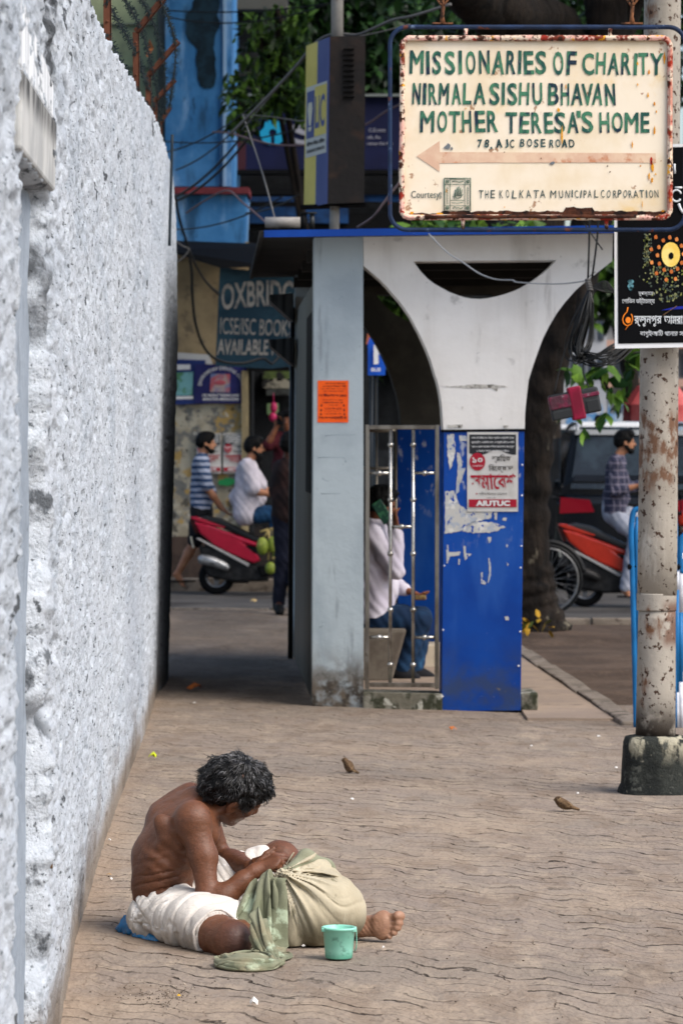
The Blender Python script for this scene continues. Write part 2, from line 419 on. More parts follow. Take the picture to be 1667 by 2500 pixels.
m_lime = M("whitewashed roughcast", 'b9c0c8', .95, ('a8b1bb', 3, .45, .7, (1, .3, 1)),  # dark flecks below hold pit grime plus painted-in shade between lumps
    [dict(c='78828b', scale=42, lo=.56, hi=.68, stretch=(1, .16, 1), amt=.55), dict(c='aab2bb', scale=16, lo=.52, hi=.68, amt=.5, stretch=(1, .15, .8)),
     dict(c='33373b', scale=17, lo=.635, hi=.675, stretch=(1, .12, .6), amt=.9), dict(c='cbd3db', scale=26, lo=.55, hi=.66, amt=.8, stretch=(1, .12, 1)), dict(c='3b4247', scale=70, lo=.61, hi=.66, stretch=(1, .13, 1), amt=.85),
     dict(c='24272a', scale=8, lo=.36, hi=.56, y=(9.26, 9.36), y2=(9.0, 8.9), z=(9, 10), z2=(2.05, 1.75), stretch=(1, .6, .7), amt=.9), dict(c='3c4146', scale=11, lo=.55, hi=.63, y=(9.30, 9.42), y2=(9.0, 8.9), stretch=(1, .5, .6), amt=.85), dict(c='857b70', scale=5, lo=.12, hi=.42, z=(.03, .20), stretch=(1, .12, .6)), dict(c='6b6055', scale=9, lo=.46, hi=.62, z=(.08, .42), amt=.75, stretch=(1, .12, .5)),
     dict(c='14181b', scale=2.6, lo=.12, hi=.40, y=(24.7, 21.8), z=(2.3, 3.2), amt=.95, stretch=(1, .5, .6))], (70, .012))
m_plaster = M("blue-white plaster", '858f9a', .9, ('929ca7', 3, .4, .65), [dict(c='737c85', scale=7, lo=.55, hi=.7, stretch=(1, 1, .3)), dict(c='4a4d50', scale=22, lo=.66, hi=.7, amt=.7)], (18, .012))
# ================================================================== ground
def sheet(name, pts, z, mat_, kind='structure'):
    mb = MB(); mb.slab([(x, y, z) for x, y in pts], (0, 0, -.05)); return tag(fixnormals(mb.build(name, mat_)), kind=kind)
tag(MB().add([(-150, -5, -.09), (150, -5, -.09), (150, 300, -.09), (-150, 300, -.09)], [(0, 1, 2, 3)]).build("road", m_asphalt), kind='structure')
# footpath: a finely divided sheet with settled, uneven pavers
def footpath():
    xs = np.linspace(-2.6, 7, 97); ys = np.concatenate([np.arange(6, 21.45, .1), np.arange(21.5, 35.7, .25)])
    X, Y = np.meshgrid(xs, ys); Zh = .006*vnoise(X*1.1, Y*1.1, 0*X, 3)+.004*vnoise(X*3, Y*3, 0*X, 4)
    V = np.stack([X, Y, Zh], -1).reshape(-1, 3); nx = len(xs); F = []
    for j in range(len(ys)-1):
        for i in range(nx-1):
            if ys[j] > 22.6 and xs[i+1] > -.05: continue
            F.append((j*nx+i, j*nx+i+1, (j+1)*nx+i+1, (j+1)*nx+i))
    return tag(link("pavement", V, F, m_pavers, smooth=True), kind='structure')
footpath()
sheet("shelter_apron", [(1.10, 21.42), (1.62, 21.42), (1.36, 29.5), (1.22, 35.5), (-.1, 35.5), (-.1, 22.7), (1.10, 22.3)], .012, m_slab)
def dirt():
    xs = np.linspace(1.2, 9, 60); ys = np.linspace(20.6, 34.3, 100); X, Y = np.meshgrid(xs, ys)
    Zh = -.045+.03*fbm(X*.9, Y*.9, 0*X, 3, 5)+.10*np.exp(-((X-1.75)**2+(Y-31.6)**2)/.9)
    Zh = np.where(Y > 33.5, np.minimum(Zh, -.06), Zh)
    V = np.stack([X, Y, Zh], -1).reshape(-1, 3); nx = len(xs)
    return tag(link("dirt_ground", V, [(j*nx+i, j*nx+i+1, (j+1)*nx+i+1, (j+1)*nx+i) for j in range(len(ys)-1) for i in range(nx-1)], m_dirt, smooth=True), kind='structure')
dirt()
def kerb(name, pts, wd, h):
    mb = MB()
    for (a, b) in zip(pts[:-1], pts[1:]):
        a, b = Vector((*a, 0)), Vector((*b, 0)); d = (b-a).normalized(); nn = Vector((-d.y, d.x, 0))
        L = (b-a).length; k = max(1, round(L/.9))
        for i in range(k):
            p0, p1 = a+d*(L*i/k+.008), a+d*(L*(i+1)/k-.008); j = random.uniform(-.01, .01)
            mb.hexa([p0-nn*wd/2+Vector((0, 0, -.1)), p1-nn*wd/2+Vector((0, 0, -.1)), p1+nn*wd/2+Vector((0, 0, -.1)), p0+nn*wd/2+Vector((0, 0, -.1))],
                    [p0-nn*wd/2+Vector((j, 0, h+j)), p1-nn*wd/2+Vector((0, 0, h)), p1+nn*wd/2+Vector((0, 0, h)), p0+nn*wd/2+Vector((j, 0, h+j))])
    return tag(mb.build(name, m_kerb, bevel=.012), kind='structure')
kerb("kerb", [(1.69, 21.0), (1.56, 24.5), (1.42, 28.3), (1.3, 31)], .13, .03)
kerb("kerb", [(-2.6, 35.75), (1.2, 35.6)], .16, .01)
kerb("kerb", [(1.4, 34.35), (9, 34.45)], .16, .0)
kerb("kerb", [(-8, 42.3), (1.2, 42.3)], .2, .06)
# ================================================================== rough white wall
_WY = [6, 7, 8, 9.2, 10.04, 11.62, 13.63, 15.52, 17.3, 20.76, 24.07, 25.4, 27]
_WX = [-.665, -.69, -.715, -.745, -.768, -.845, -.915, -.972, -1.018, -1.10, -1.20, -1.245, -1.3]
def wall_x(y, z): return np.interp(y, _WY, _WX)+np.interp(y, [9, 13, 25], [0, .012, .022])*z
def ztop(y):
    return np.interp(y, [5, 13, 15, 17, 19.5, 21, 22, 24, 24.6, 25, 25.25, 25.4], [2.95, 3.06, 3.17, 3.25, 3.35, 3.37, 3.39, 3.40, 3.33, 3.22, 3.05, 2.80])
NICHE = (8.06, 9.25, 2.24)                     # bricked-up doorway: from, to, height
def build_wall():
    ys = np.concatenate([np.arange(6.2, 12, .014), np.arange(12, 17, .022), np.arange(17, 25.41, .035)])
    fz = np.linspace(0, 1, 330)
    Y, T = np.meshgrid(ys, fz, indexing='ij')
    top = ztop(Y)+.012*vnoise(Y*5, 0*Y, 0*Y, 11)+.008*vnoise(Y*23, 0*Y, 0*Y, 12)
    Zz = -.05+T*(top+.05)
    d = .0045*vnoise(Y*3, Zz*5, 0*Y, 1)+.0045*(.5-np.abs(vnoise(Y*9, Zz*19, 0*Y, 2)))*2+.0045*(.5-np.abs(vnoise(Y*10, Zz*42, 0*Y, 3)))*2+.0036*vnoise(Y*18, Zz*80, 0*Y, 4)
    pit = np.clip(vnoise(Y*7, Zz*25, 0*Y, 5)-.42, 0, 1); d -= .045*pit
    chip = np.clip(vnoise(Y*2.2, Zz*3.1, 0*Y, 6)-.35, 0, .3); d += .03*chip*(vnoise(Y*8, Zz*10, 0*Y, 7))
    d *= np.interp(Y, [9, 14, 25], [1, .62, .42])*np.clip(.25+Zz/.4, .25, 1)
    jb_ = np.exp(-((Y-9.26)/.13)**2); d += jb_*(.016*vnoise(Y*3, Zz*9, 0*Y, 33)+.012*vnoise(Y*6, Zz*22, 0*Y, 34)-.075*np.exp(-((Zz-1.90)/.05)**2-((Y-9.36)/.08)**2))
    ed = .06*fbm(Y*0, Zz*5, 0*Y, 3, 8)          # ragged jambs
    ins = np.clip((Y-NICHE[0]-.02*vnoise(0*Y, Zz*9, 0*Y, 9))/.05, 0, 1)*np.clip((NICHE[1]+ed-Y)/.10, 0, 1)*np.clip((NICHE[2]-Zz)/.02, 0, 1)
    ins = ins*ins*(3-2*ins)
    X = wall_x(Y, Zz)+d*(1-.55*ins)-.13*ins
    X = X+np.clip((NICHE[0]-Y)/.03, 0, 1)*(.000+.007*vnoise(Y*0, Zz*7, 0*Y, 31))
    foot = np.clip((.16-Zz)/.16, 0, 1); X += .004*foot**2
    endr = np.clip((Y-25.0)/.4, 0, 1); X += .05*np.sin(np.clip((Y-23.6)/1.4, 0, 1)*math.pi/2)*np.clip((3.4-Zz), 0, 1)-.10*endr**3
    ny, nz = Y.shape
    V = np.stack([X, Y, Zz], -1).reshape(-1, 3)
    I = np.arange(ny*nz).reshape(ny, nz)
    F = np.stack([I[:-1, :-1], I[1:, :-1], I[1:, 1:], I[:-1, 1:]], -1).reshape(-1, 4)
    # top and far end, .32 m thick
    tv = V.reshape(ny, nz, 3)[:, -1].copy(); tv[:, 0] -= .32; n0 = len(V); J = n0+np.arange(ny)
    F2 = np.stack([I[:-1, -1], I[1:, -1], J[1:], J[:-1]], -1)
    ev = V.reshape(ny, nz, 3)[-1].copy(); ev[:, 0] -= .32; n1 = n0+ny; K = n1+np.arange(nz)
    F3 = np.stack([I[-1, :-1], K[:-1], K[1:], I[-1, 1:]], -1)
    return np.concatenate([V, tv, ev]), np.concatenate([F, F2, F3])
V, F = build_wall()
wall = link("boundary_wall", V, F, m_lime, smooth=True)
tag(wall, "tall rough whitewashed wall of lumpy roughcast running along the left side", "wall")
mb = MB()                                       # smooth infill of the old doorway
ys = np.linspace(7.9, 9.45, 30); zs = np.linspace(-.05, 2.28, 50)
V = [(float(wall_x(y, z))-.046+.004*float(vnoise(y*4, z*4, 0, 2)), y, z) for z in zs for y in ys]
mb.add(V, [(j*30+i, j*30+i+1, (j+1)*30+i+1, (j+1)*30+i) for j in range(49) for i in range(29)], 0, True)
mb.build("doorway_infill", m_plaster, wall)
m_lintel = M("stained concrete lintel", 'b9bab8', .9, ('9fa1a1', 4, .4, .6), [dict(c='15171a', scale=7, lo=.30, hi=.60, stretch=(1, 1.2, .3), z2=(2.395, 2.33), z=(9, 10), amt=.9), dict(c='7d7b76', scale=12, lo=.5, hi=.7, stretch=(1, 1, .15), amt=.6)])
mb = MB(); a0, a1 = 7.98, 9.32
def lp(y, z, o): return Vector((float(wall_x(y, z))+o, y, z))
mb.hexa([lp(a0, 2.245, -.16), lp(a1, 2.245, -.16), lp(a1, 2.245, .010), lp(a0, 2.245, .010)], [lp(a0, 2.42, -.16), lp(a1, 2.42, -.16), lp(a1, 2.42, .014), lp(a0, 2.42, .014)])
mb.build("lintel", m_lintel, wall, bevel=.008)
mb = MB()
mb.hexa([lp(a0, 2.424, -.05), lp(a1-.02, 2.424, -.05), lp(a1-.02, 2.424, .006), lp(a0, 2.424, .006)], [lp(a0, 2.6, -.05), lp(a1-.02, 2.55, -.05), lp(a1-.02, 2.52, .006), lp(a0, 2.6, .006)])
mb.build("lintel_facing", M("lime facing", 'd9dde0', .9, ('b7bbbf', 5, .4, .6, (1, 3, .2)), [dict(c='8d9398', scale=30, lo=.58, hi=.66, stretch=(1, .2, 1))]), wall, bevel=.01)
mb = MB(); p = [lp(22.75, z, .03+.004*math.sin(z*9)) for z in np.linspace(2.83, 3.44, 12)]
p = [W(382-1*(k/11)+2*math.sin(k*.4), 328+(600-328)*k/11, 22.3) for k in range(12)]
mb.tube([(float(wall_x(22.3, q.z))+.03, 22.3, q.z) for q in p], .009, 8)
tag(mb.build("hanging_cable", M("dark cable", '1d2830', .6), loc=(float(wall_x(22.3, 0)), 22.3, 2.8)), "short dark cable end hanging down the top of the white wall", "cable")
# rusty stub and embedded leaf on the near jamb
mb = MB()
for k in range(9):
    c = W(100+random.uniform(-9, 12), 2098+random.uniform(-12, 12), 9.32); c.x = float(wall_x(9.32, c.z))+random.uniform(-.03, .012)
    mb.box(c, (.012, .03, .012), 0, [Vector(v) for v in Matrix.Rotation(random.uniform(0, 3), 3, 'X').transposed()])
tag(mb.build("brick_stub", M("old brick", '5a4634', .95, ('8a7a55', 30, .4, .6)), loc=(float(wall_x(9.3, .7)), 9.32, .6), bevel=.002), "small broken brown brick end sticking out of the white wall's doorway edge", "brick")
# ================================================================== foliage
def leaf_mesh(mb, c, d, up, L, wd, mi=0, bend=.25):
    d = d.normalized(); s = d.cross(up)
    s = s.normalized() if s.length > 1e-4 else Vector((1, 0, 0)); n = s.cross(d)
    p = [c, c+d*L*.35+s*wd*.5-n*wd*.12, c+d*L*.35-s*wd*.5-n*wd*.12, c+d*L*.75+s*wd*.36-n*(bend*L*.35), c+d*L*.75-s*wd*.36-n*(bend*L*.35), c+d*L-n*bend*L, c+d*L*.4, c+d*L*.77-n*bend*L*.3]
    mb.add(p, [(0, 1, 6), (0, 6, 2), (1, 3, 7, 6), (6, 7, 4, 2), (3, 5, 7), (7, 5, 4)], mi, True)
def leaf_mat(name, a, b, lo=.3, hi=.9):
    if name in MATS: return MATS[name]
    g = NG(name); ge = g.n('ShaderNodeNewGeometry')
    c = g.mix(g.ramp(ge.outputs['Random Per Island'], lo, hi), lin(a), lin(b))
    g.l(c, g.b.inputs['Base Color']); g.b.inputs['Roughness'].default_value = .5; g.b.inputs['Specular IOR Level'].default_value = .25
    tr = g.n('ShaderNodeBsdfTranslucent'); g.l(c, tr.inputs[0]); mx = g.n('ShaderNodeMixShader'); mx.inputs[0].default_value = .22
    g.l(g.b.outputs[0], mx.inputs[1]); g.l(tr.outputs[0], mx.inputs[2]); g.l(mx.outputs[0], g.out.inputs[0])
    MATS[name] = g.m; return g.m
m_leaf_dark = leaf_mat("dark leaves", '0f2012', '2c4d20', .2, .98)
m_leaf_mid = leaf_mat("green leaves", '162b13', '54762b', .25, 1.0)
m_leaf_bright = leaf_mat("young leaves", '24451b', '6f9438', .2, .95)
m_bark = M("dark bark", '191512', 1, ('26201b', 8, .4, .65, (1, 1, .3)), [dict(c='8b8371', scale=6, lo=.62, hi=.68, z=(1.5, 2.6), amt=.6, stretch=(1, 1, .5)), dict(c='0f0d0c', scale=10, lo=.5, hi=.65, stretch=(1, 1, .3))], (14, .05, (1, 1, .35)))
m_bark_grey = M("grey bark", '4a443c', 1, ('5f574c', 6, .4, .6), [dict(c='2b2622', scale=9, lo=.5, hi=.65)], (20, .02))
rnd = random.Random(5)
def rvec(): return Vector((rnd.gauss(0, 1), rnd.gauss(0, 1), rnd.gauss(0, 1)))
def foliage(mb, clumps, L, wd, mi=0, droop=.5):
    """clumps: (centre, radii, leaves)"""
    for c, r, n in clumps:
        c = Vector(c)
        for _ in range(n):
            q = rvec().normalized()*rnd.random()**.45
            p = c+Vector((q.x*r[0], q.y*r[1], q.z*r[2]))
            d = (rvec()+Vector((0, 0, -droop))).normalized(); k = rnd.uniform(.7, 1.3)
            leaf_mesh(mb, p, d, Vector((0, 0, 1))+rvec()*.4, L*k, wd*k, mi)
def limb(mb, pts, r0, r1, n=9, mi=0):
    q = catmull(pts, 6); N = len(q); mb.tube(q, [(r0+(r1-r0)*i/(N-1))*(1+.08*math.sin(i*2.3)) for i in range(N)], n, mi)
# --- street tree beside the shelter: its trunk leans right, its crown shades the lane
tY = 31.5
def TP(px, py, dy=0): return W(px, py, tY+dy)
tree = empty("street_tree", (1.72, tY, 0), "dark leaning tree trunk beside the bus shelter with a wide crown overhead", "tree")
mb = MB()
q = catmull([TP(1322, 1585), TP(1318, 1540), TP(1302, 1470), TP(1292, 1380), TP(1286, 1230), TP(1300, 1060), TP(1330, 900), TP(1375, 760), TP(1430, 600), TP(1470, 380), TP(1480, 120), TP(1470, -150)], 8)
N = len(q); rad = [np.interp(i/N, [0, .09, .17, .3, .6, 1], [.33, .27, .21, .19, .2, .17])*(1+.07*math.sin(i*1.7)+.04*math.sin(i*4.1)) for i in range(N)]
mb.tube(q, rad, 20)
for a, L in ((-.3, .55), (.5, .7), (1.9, .5), (2.8, .45), (3.8, .5), (-1.2, .6)):     # buttress roots
    b0 = q[5]; e = Vector((1.74+math.cos(a)*L, tY+math.sin(a)*L, -.1)); limb(mb, [b0, (b0+e)/2+Vector((0, 0, -.06)), e], .15, .05, 8)
o = mb.build("trunk", m_bark, tree); 
sub = o.modifiers.new('sub', 'SUBSURF'); sub.levels = 1; sub.render_levels = 2
tx = bpy.data.textures.new('bark', 'CLOUDS'); tx.noise_scale = .16; dm = o.modifiers.new('d', 'DISPLACE'); dm.texture = tx; dm.strength = .05; dm.texture_coords = 'GLOBAL'
mb = MB()
limb(mb, [q[-14], TP(1360, 60), TP(1240, 30, -1), TP(1130, -60, -1.5)], .20, .16)
limb(mb, [TP(1380, 90), TP(1290, 75), TP(1200, 30, -1), TP(1100, -60, -2)], .24, .20)
limb(mb, [q[-10], TP(1560, -40), TP(1680, -200, -2)], .16, .08)
limb(mb, [q[-20], TP(1410, 800, -.6), TP(1440, 880, -1.0), TP(1490, 960, -1.2)], .05, .012)
limb(mb, [TP(1440, 880, -1.0), TP(1480, 860, -1.1), TP(1540, 890, -1.2)], .02, .008)
mb.build("limbs", m_bark, tree)
mb = MB(); cl = []
for i in range(190):  # unseen clumps above the view, added wide and dense to block sky light
    x = rnd.uniform(-6, 9); y = rnd.uniform(26.5, 44); z = max(rnd.uniform(6.6, 9.4), 1.6+.1225*y+.9)
    cl.append(((x, y, z), (1.1, 1.1, .5), 44))
foliage(mb, cl, .30, .16)
cl = []
for px, py, r, n in ((1150, 40, .25, 60), (1010, 30, .3, 60), (1420, 40, .25, 55), (1240, 10, .3, 50), (1560, 20, .25, 40), (1100, 90, .15, 20), (1350, 60, .2, 30), (1180, 70, .2, 30), (1030, 110, .15, 20)):
    cl.append((TP(px, py, 1.0), (r*1.4, .6, r), n))
foliage(mb, cl, .15, .07, 0)
mb.build("crown", m_leaf_dark, tree)
mb = MB(); cl = []
for px, py, r, n in ((1465, 905, .11, 16), (1505, 960, .10, 14), (1430, 940, .08, 7), (1545, 900, .09, 10), (1480, 1010, .05, 5), (1400, 900, .06, 5), (1420, 1050, .05, 3), (1560, 850, .1, 9), (1392, 1010, .04, 3)):
    cl.append((TP(px, py, -1.2), (r, .15, r), n))
foliage(mb, cl, .17, .085, 0, 1.2)
for px, py, r, n in ((1070, 545, .22, 40), (1150, 540, .2, 30), (1010, 550, .12, 14), (1260, 545, .15, 20)): foliage(mb, [(W(px, py, 28.5), (r, .3, .09), n)], .14, .07, 0)
mb.build("low_leaves", m_leaf_bright, tree)
# --- trees standing behind the bank front
def bg_tree(name, label, base, crown, L, wd, mat_, trunk_r=.16):
    e = empty(name, base, label, "tree"); mb = MB(); top = Vector(crown[0][0])
    limb(mb, [base, Vector(base)+Vector((.05, 0, 2.6)), Vector(base).lerp(top, .75)+Vector((.1, .1, .4)), top], trunk_r, trunk_r*.4)
    for c, r, n in crown[1:4]: limb(mb, [(Vector(base)+top)/2+Vector((.2, .1, .4)), (top+Vector(c))/2, c], trunk_r*.5, .03)
    mb.build("trunk", m_bark, e); mb = MB(); foliage(mb, crown, L, wd, 0, .8); mb.build("crown", mat_, e); return e
def cw(lst, Y, dy=1.2): return [(W(px, py, Y+rnd.uniform(-.4, .4)), (r*1.25, dy*r, r), n) for px, py, r, n in lst]
bg_tree("leafy_tree", "bright green leafy branches hanging in front of the navy bank fascia", (-.30, 42.4, -.09),
    cw([(665, 90, .35, 170), (690, 60, .3, 110), (640, 150, .3, 100), (700, 130, .22, 90), (610, 190, .28, 50), (680, 210, .3, 130), (640, 255, .2, 110), (705, 245, .2, 90), (590, 250, .2, 80), (590, 290, .14, 50), (735, 230, .2, 70), (575, 210, .15, 40), (740, 280, .1, 20), (610, 315, .1, 20)], 41.6), .15, .055, m_leaf_mid, .06)
cr = []
for i in range(70):
    px = rnd.uniform(690, 1000); py = rnd.uniform(-60, 240); cr.append((px, py, rnd.uniform(.35, .6), 100))
cr[0] = (860, 60, .6, 60)
bg_tree("dense_tree", "dense dark green tree behind the yellow and blue pole sign", (.1, 50, -.09), cw(cr, 50, 1.5), .19, .075, m_leaf_dark, .3)
cr = []
for i in range(75):
    px = rnd.uniform(980, 1760); py = rnd.uniform(-90, 170); cr.append((px, py, rnd.uniform(.4, .7), 90))
cr[0] = (1300, 40, .6, 60)
bg_tree("dense_tree", "dark shady tree filling the gap above the hanging direction sign", (2.9, 53, -.09), cw(cr, 53, 1.5), .21, .085, m_leaf_dark, .3)
cr = []
for i in range(40):
    px = rnd.uniform(880, 1080); py = rnd.uniform(590, 900); cr.append((px, py, rnd.uniform(.2, .35), 34))
cr[0] = (960, 660, .4, 50)
bg_tree("leafy_tree", "green roadside tree seen through the arch of the bus shelter", (1.0, 47.5, -.09), cw(cr, 47.5, 1.2), .26, .11, m_leaf_mid, .14)
cr = []
for i in range(26):
    px = rnd.uniform(1390, 1580); py = rnd.uniform(560, 760); cr.append((px, py, rnd.uniform(.3, .45), 26))
cr[0] = (1480, 640, .5, 40)
bg_tree("leafy_tree", "green roadside tree far up the road behind the coiled cables", (5.2, 66, -.09), cw(cr, 66, 1.2), .34, .15, m_leaf_mid, .2)
# ================================================================== buildings across the road
def panel(mb, px0, py0, px1, py1, Y, dep=.1, mi=0):
    a, b, c, d = W(px0, py0, Y), W(px1, py0, Y), W(px1, py1, Y), W(px0, py1, Y); t = Vector((0, dep, 0))
    return mb.hexa([a, b, c, d], [a+t, b+t, c+t, d+t], mi)
def quadpx(mb, pts, Y, dep=.03, mi=0, at=None):
    P = [(at(x, y) if at else W(x, y, Y)) for x, y in pts]; return mb.slab(P, (0, dep, 0), (), mi)
BY = 44.0
m_blue = M("weathered blue paint", '4682b8', .9, ('3570a6', 1.6, .4, .62), [dict(c='8fb6dc', scale=2.2, lo=.5, hi=.68, stretch=(1, 1, .35)), dict(c='24435f', scale=3.2, lo=.54, hi=.68, stretch=(1, 1, .25), amt=.75), dict(c='1c2f3f', scale=9, lo=.62, hi=.7, stretch=(1, 1, .4), amt=.6)], (10, .01))
m_mould = M("black mould", '13242f', .95, ('1d3646', 6, .4, .6))
m_beige = M("beige plaster", 'a89370', .9, ('8f7d61', 2.2, .4, .65), [dict(c='6f6250', scale=4, lo=.56, hi=.7, amt=.8)], (15, .01))
m_posterwall = M("wall of torn posters", '8d8572', .9, ('a6a08e', 3, .4, .55), [dict(c='6a6a66', scale=4.5, lo=.48, hi=.56), dict(c='a98a4a', scale=5.5, lo=.56, hi=.62, amt=.8), dict(c='3c3a35', scale=7, lo=.58, hi=.64, amt=.8), dict(c='b9b6aa', scale=6, lo=.6, hi=.65, amt=.8)], (10, .01))
m_redledge = M("faded red paint", '8f3f46', .8, ('6d3238', 4, .4, .6))
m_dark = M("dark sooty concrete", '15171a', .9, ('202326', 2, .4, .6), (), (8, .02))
m_black = M("shadowy black metal", '08090b', .7, spec=.12)
m_white = M("white paint", 'd8d8d6', .7)
cb = empty("corner_building", (-2.0, BY, 0), "blue-painted upper storey with red ledge over a beige ground floor, behind the white wall's end", "building")
mb = MB(); panel(mb, 404, -250, 565, 455, BY, 4); mb.build("upper_wall", m_blue, cb)
mb = MB(); panel(mb, 300, 457, 608, 473, BY-.22, 1); mb.build("ledge", m_redledge, cb)
mb = MB(); quadpx(mb, [(300, 475), (602, 475), (596, 600), (560, 596), (300, 588)], BY-.1, 1.5); fixnormals(mb.build("parapet", m_blue, cb))
def blob(name, cx, cy, rx, ry, mat_, parent, Y, seed, n=56, th=.006, jag=.28):
    pts = []
    for k in range(n):
        a = 2*math.pi*k/n; r = 1+jag*float(fbm(math.cos(a)*1.3+seed, math.sin(a)*1.3, seed, 3))
        pts.append(W(cx+rx*r*math.cos(a), cy+ry*r*math.sin(a), Y))
    mb = MB(); mb.slab(pts, (0, th, 0)); return fixnormals(mb.build(name, mat_, parent))
blob("mould_stain", 492, 60, 44, 66, m_mould, cb, BY-.008, 3)
blob("mould_stain", 505, 145, 24, 62, m_mould, cb, BY-.012, 8)
mb = MB(); panel(mb, 545, -200, 553, 455, BY-.05, .05); mb.build("corner_moulding", M("pale blue paint", '8fb2d4', .8), cb)
mb = MB(); mb.tube([W(540, 230, BY-.04), W(541, 300, BY-.04), W(538, 380, BY-.04), W(539, 455, BY-.04)], .012, 6); mb.build("drain_pipe", M("old blue pipe", '2d5580', .6), cb)
mb = MB(); panel(mb, 300, 590, 606, 1050, BY+.3, 3, 0); mb.build("shop_wall", m_beige, cb)
mb = MB(); panel(mb, 300, 980, 598, 1440, BY+.27, .02); mb.build("poster_layer", m_posterwall, cb)
mb = MB(); panel(mb, 300, 1310, 600, 1440, BY+.12, .13); mb.build("plinth", M("brown grimy plinth", '4a3d36', .9, ('362d29', 4, .4, .6)), cb)
mb = MB(); panel(mb, 590, 905, 606, 1440, BY+.15, .2); mb.build("door_jamb", M("cream jamb", '9c8d6a', .85, ('7f7358', 5, .4, .6, (1, 1, .3))), cb)
mb = MB()                                          # sagging dark awning over the shop
mb.add([W(400, 588, 43.2), W(730, 600, 43.2), W(735, 670, 42.3), W(660, 650, 42.2), W(540, 655, 42.2), W(400, 610, 42.4)], [(0, 1, 2, 3, 4, 5)])
mb.hexa([W(400, 588, 43.5), W(730, 600, 43.5), W(730, 660, 43.5), W(400, 612, 43.5)], [W(400, 586, 43.9), W(730, 598, 43.9), W(730, 660, 43.9), W(400, 612, 43.9)])
mb.build("awning", m_black, cb)
# dark shop interior with hanging goods
sh = empty("shop", (-.75, BY+.5, 0), "dark open shop doorway with goods hung inside, right of the beige wall", "shop")
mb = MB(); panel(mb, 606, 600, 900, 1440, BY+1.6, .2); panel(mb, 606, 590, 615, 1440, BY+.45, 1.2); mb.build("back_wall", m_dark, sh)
mb = MB(); panel(mb, 606, 885, 730, 905, BY+.1, .3); mb.build("lintel", m_black, sh)
for nm, px0, py0, px1, py1, c, Y in (("goods_shelf", 640, 905, 728, 925, '4b5a2f', 1.4), ("goods_shelf", 640, 930, 728, 948, '8a8678', 1.3), ("goods_shelf", 650, 950, 728, 965, '3a3d3c', 1.3), ("counter", 622, 1290, 730, 1440, '2b2625', .9)):
    mb = MB(); panel(mb, px0, py0, px1, py1, BY+Y, .2)
    for k in range(4):
        x = px0+(px1-px0)*(k+.5)/4; panel(mb, x-6, py0-rnd.uniform(4, 10), x+rnd.uniform(2, 7), py0, BY+Y+.02, .1)
    mb.build(nm, M("goods "+c, c, .7, ('1c1d1d', 6, .45, .6)), sh)
mb = MB(); mb.ball(W(668, 995, BY+.6), (.045, .04, .07), 10); mb.ball(W(666, 1018, BY+.6), (.05, .04, .06), 10); mb.tube([W(668, 960, BY+.6), W(668, 985, BY+.6)], .006, 6)
tag(mb.build("hanging_bag", M("pink plastic", 'b02a5b', .4), loc=W(668, 1010, BY+.6)), "bright pink packet hanging in the dark shop doorway", "bag")
mb = MB(); panel(mb, 652, 985, 680, 1012, BY+.75, .05); tag(mb.build("goods_packet", M("pale green packet", '6f8a62', .6), loc=W(665, 1000, BY+.75)), "pale green packet hung in the shop doorway", "packet")
# hand-painted book shop board, leaning forward
def OX(px, py):
    t = (py-655)/(895-655); return W(px, py, 42.6+.5*t)
m_teal = M("faded teal board", '2c4656', .75, ('3f6070', 1.4, .35, .65, (1, 1, 1.5)), [dict(c='16293a', scale=1.5, lo=.4, hi=.6, zadd=(4.0, 3.4), amt=.6)])
m_paintw = M("chalky white lettering", 'b9b3aa', .8, ('8f8c88', 12, .45, .65))
bs = empty("shop_sign", OX(600, 895), "teal hand-painted board advertising school books above the shop", "sign")
mb = MB(); mb.slab([OX(537, 652), OX(722, 672), OX(722, 893), OX(660, 900), OX(526, 893)], (0, .05, 0)); fixnormals(mb.build("board", m_teal, bs))
mb = MB(); off = (0, -.012, 0)
def arc(px, py, a, b): return px, py-10*math.sin(a*math.pi*.8)+4
write(mb, "OXBRIDGE", OX, (541, 690, 738, 754), 0, 0, .02, off, arc)
write(mb, "ICSE/ISC BOOKS", OX, (537, 775, 714, 815), 0, .12, 0, off, lambda x, y, a, b: (x, y+7*a))
write(mb, "AVAILABLE HERE", OX, (530, 828, 722, 866), 0, .1, .02, off, lambda x, y, a, b: (x, y+2*a))
mb.build("lettering", m_paintw, bs)
# clinic poster and neighbours on the beige wall
PY = BY+.2
def PP(px, py): return W(px, py, PY)
m_navy = M("navy print", '1b1d52', .5, ('23265f', 3, .4, .6)); m_paper = M("white paper", 'c9c7c2', .8, ('b3b0a8', 4, .45, .65)); m_redink = M("red ink", 'a01c30', .7); m_ink = M("black ink", '1a1b1d', .7)
cp = empty("clinic_poster", PP(540, 985), "navy dental clinic poster with white arched lettering and a mouth picture", "poster")
mb = MB(); quadpx(mb, [(477, 889), (604, 890), (602, 985), (476, 984)], PY, .02); fixnormals(mb.build("sheet", m_navy, cp))
mb = MB()
def arc2(px, py, a, b):
    an = math.pi*(1-a); return 541-math.cos(math.pi-an)*(-1)*0+ (-math.cos(math.pi*a))*(48+9*b), 941-math.sin(math.pi*a)*(38+8*b)
write(mb, "DHARAMDEV DENTAL CLINIC", PP, (484, 899, 598, 940), 0, 0, .01, (0, -.012, 0), arc2)
write(mb, "178, MARKET INDIAN LANE", PP, (494, 962, 584, 969), 0, 0, .02, (0, -.012, 0)); write(mb, "MARKETING MIDDLE ROAD", PP, (496, 971, 584, 978), 0, 0, .02, (0, -.012, 0))
mb.build("lettering", m_white, cp)
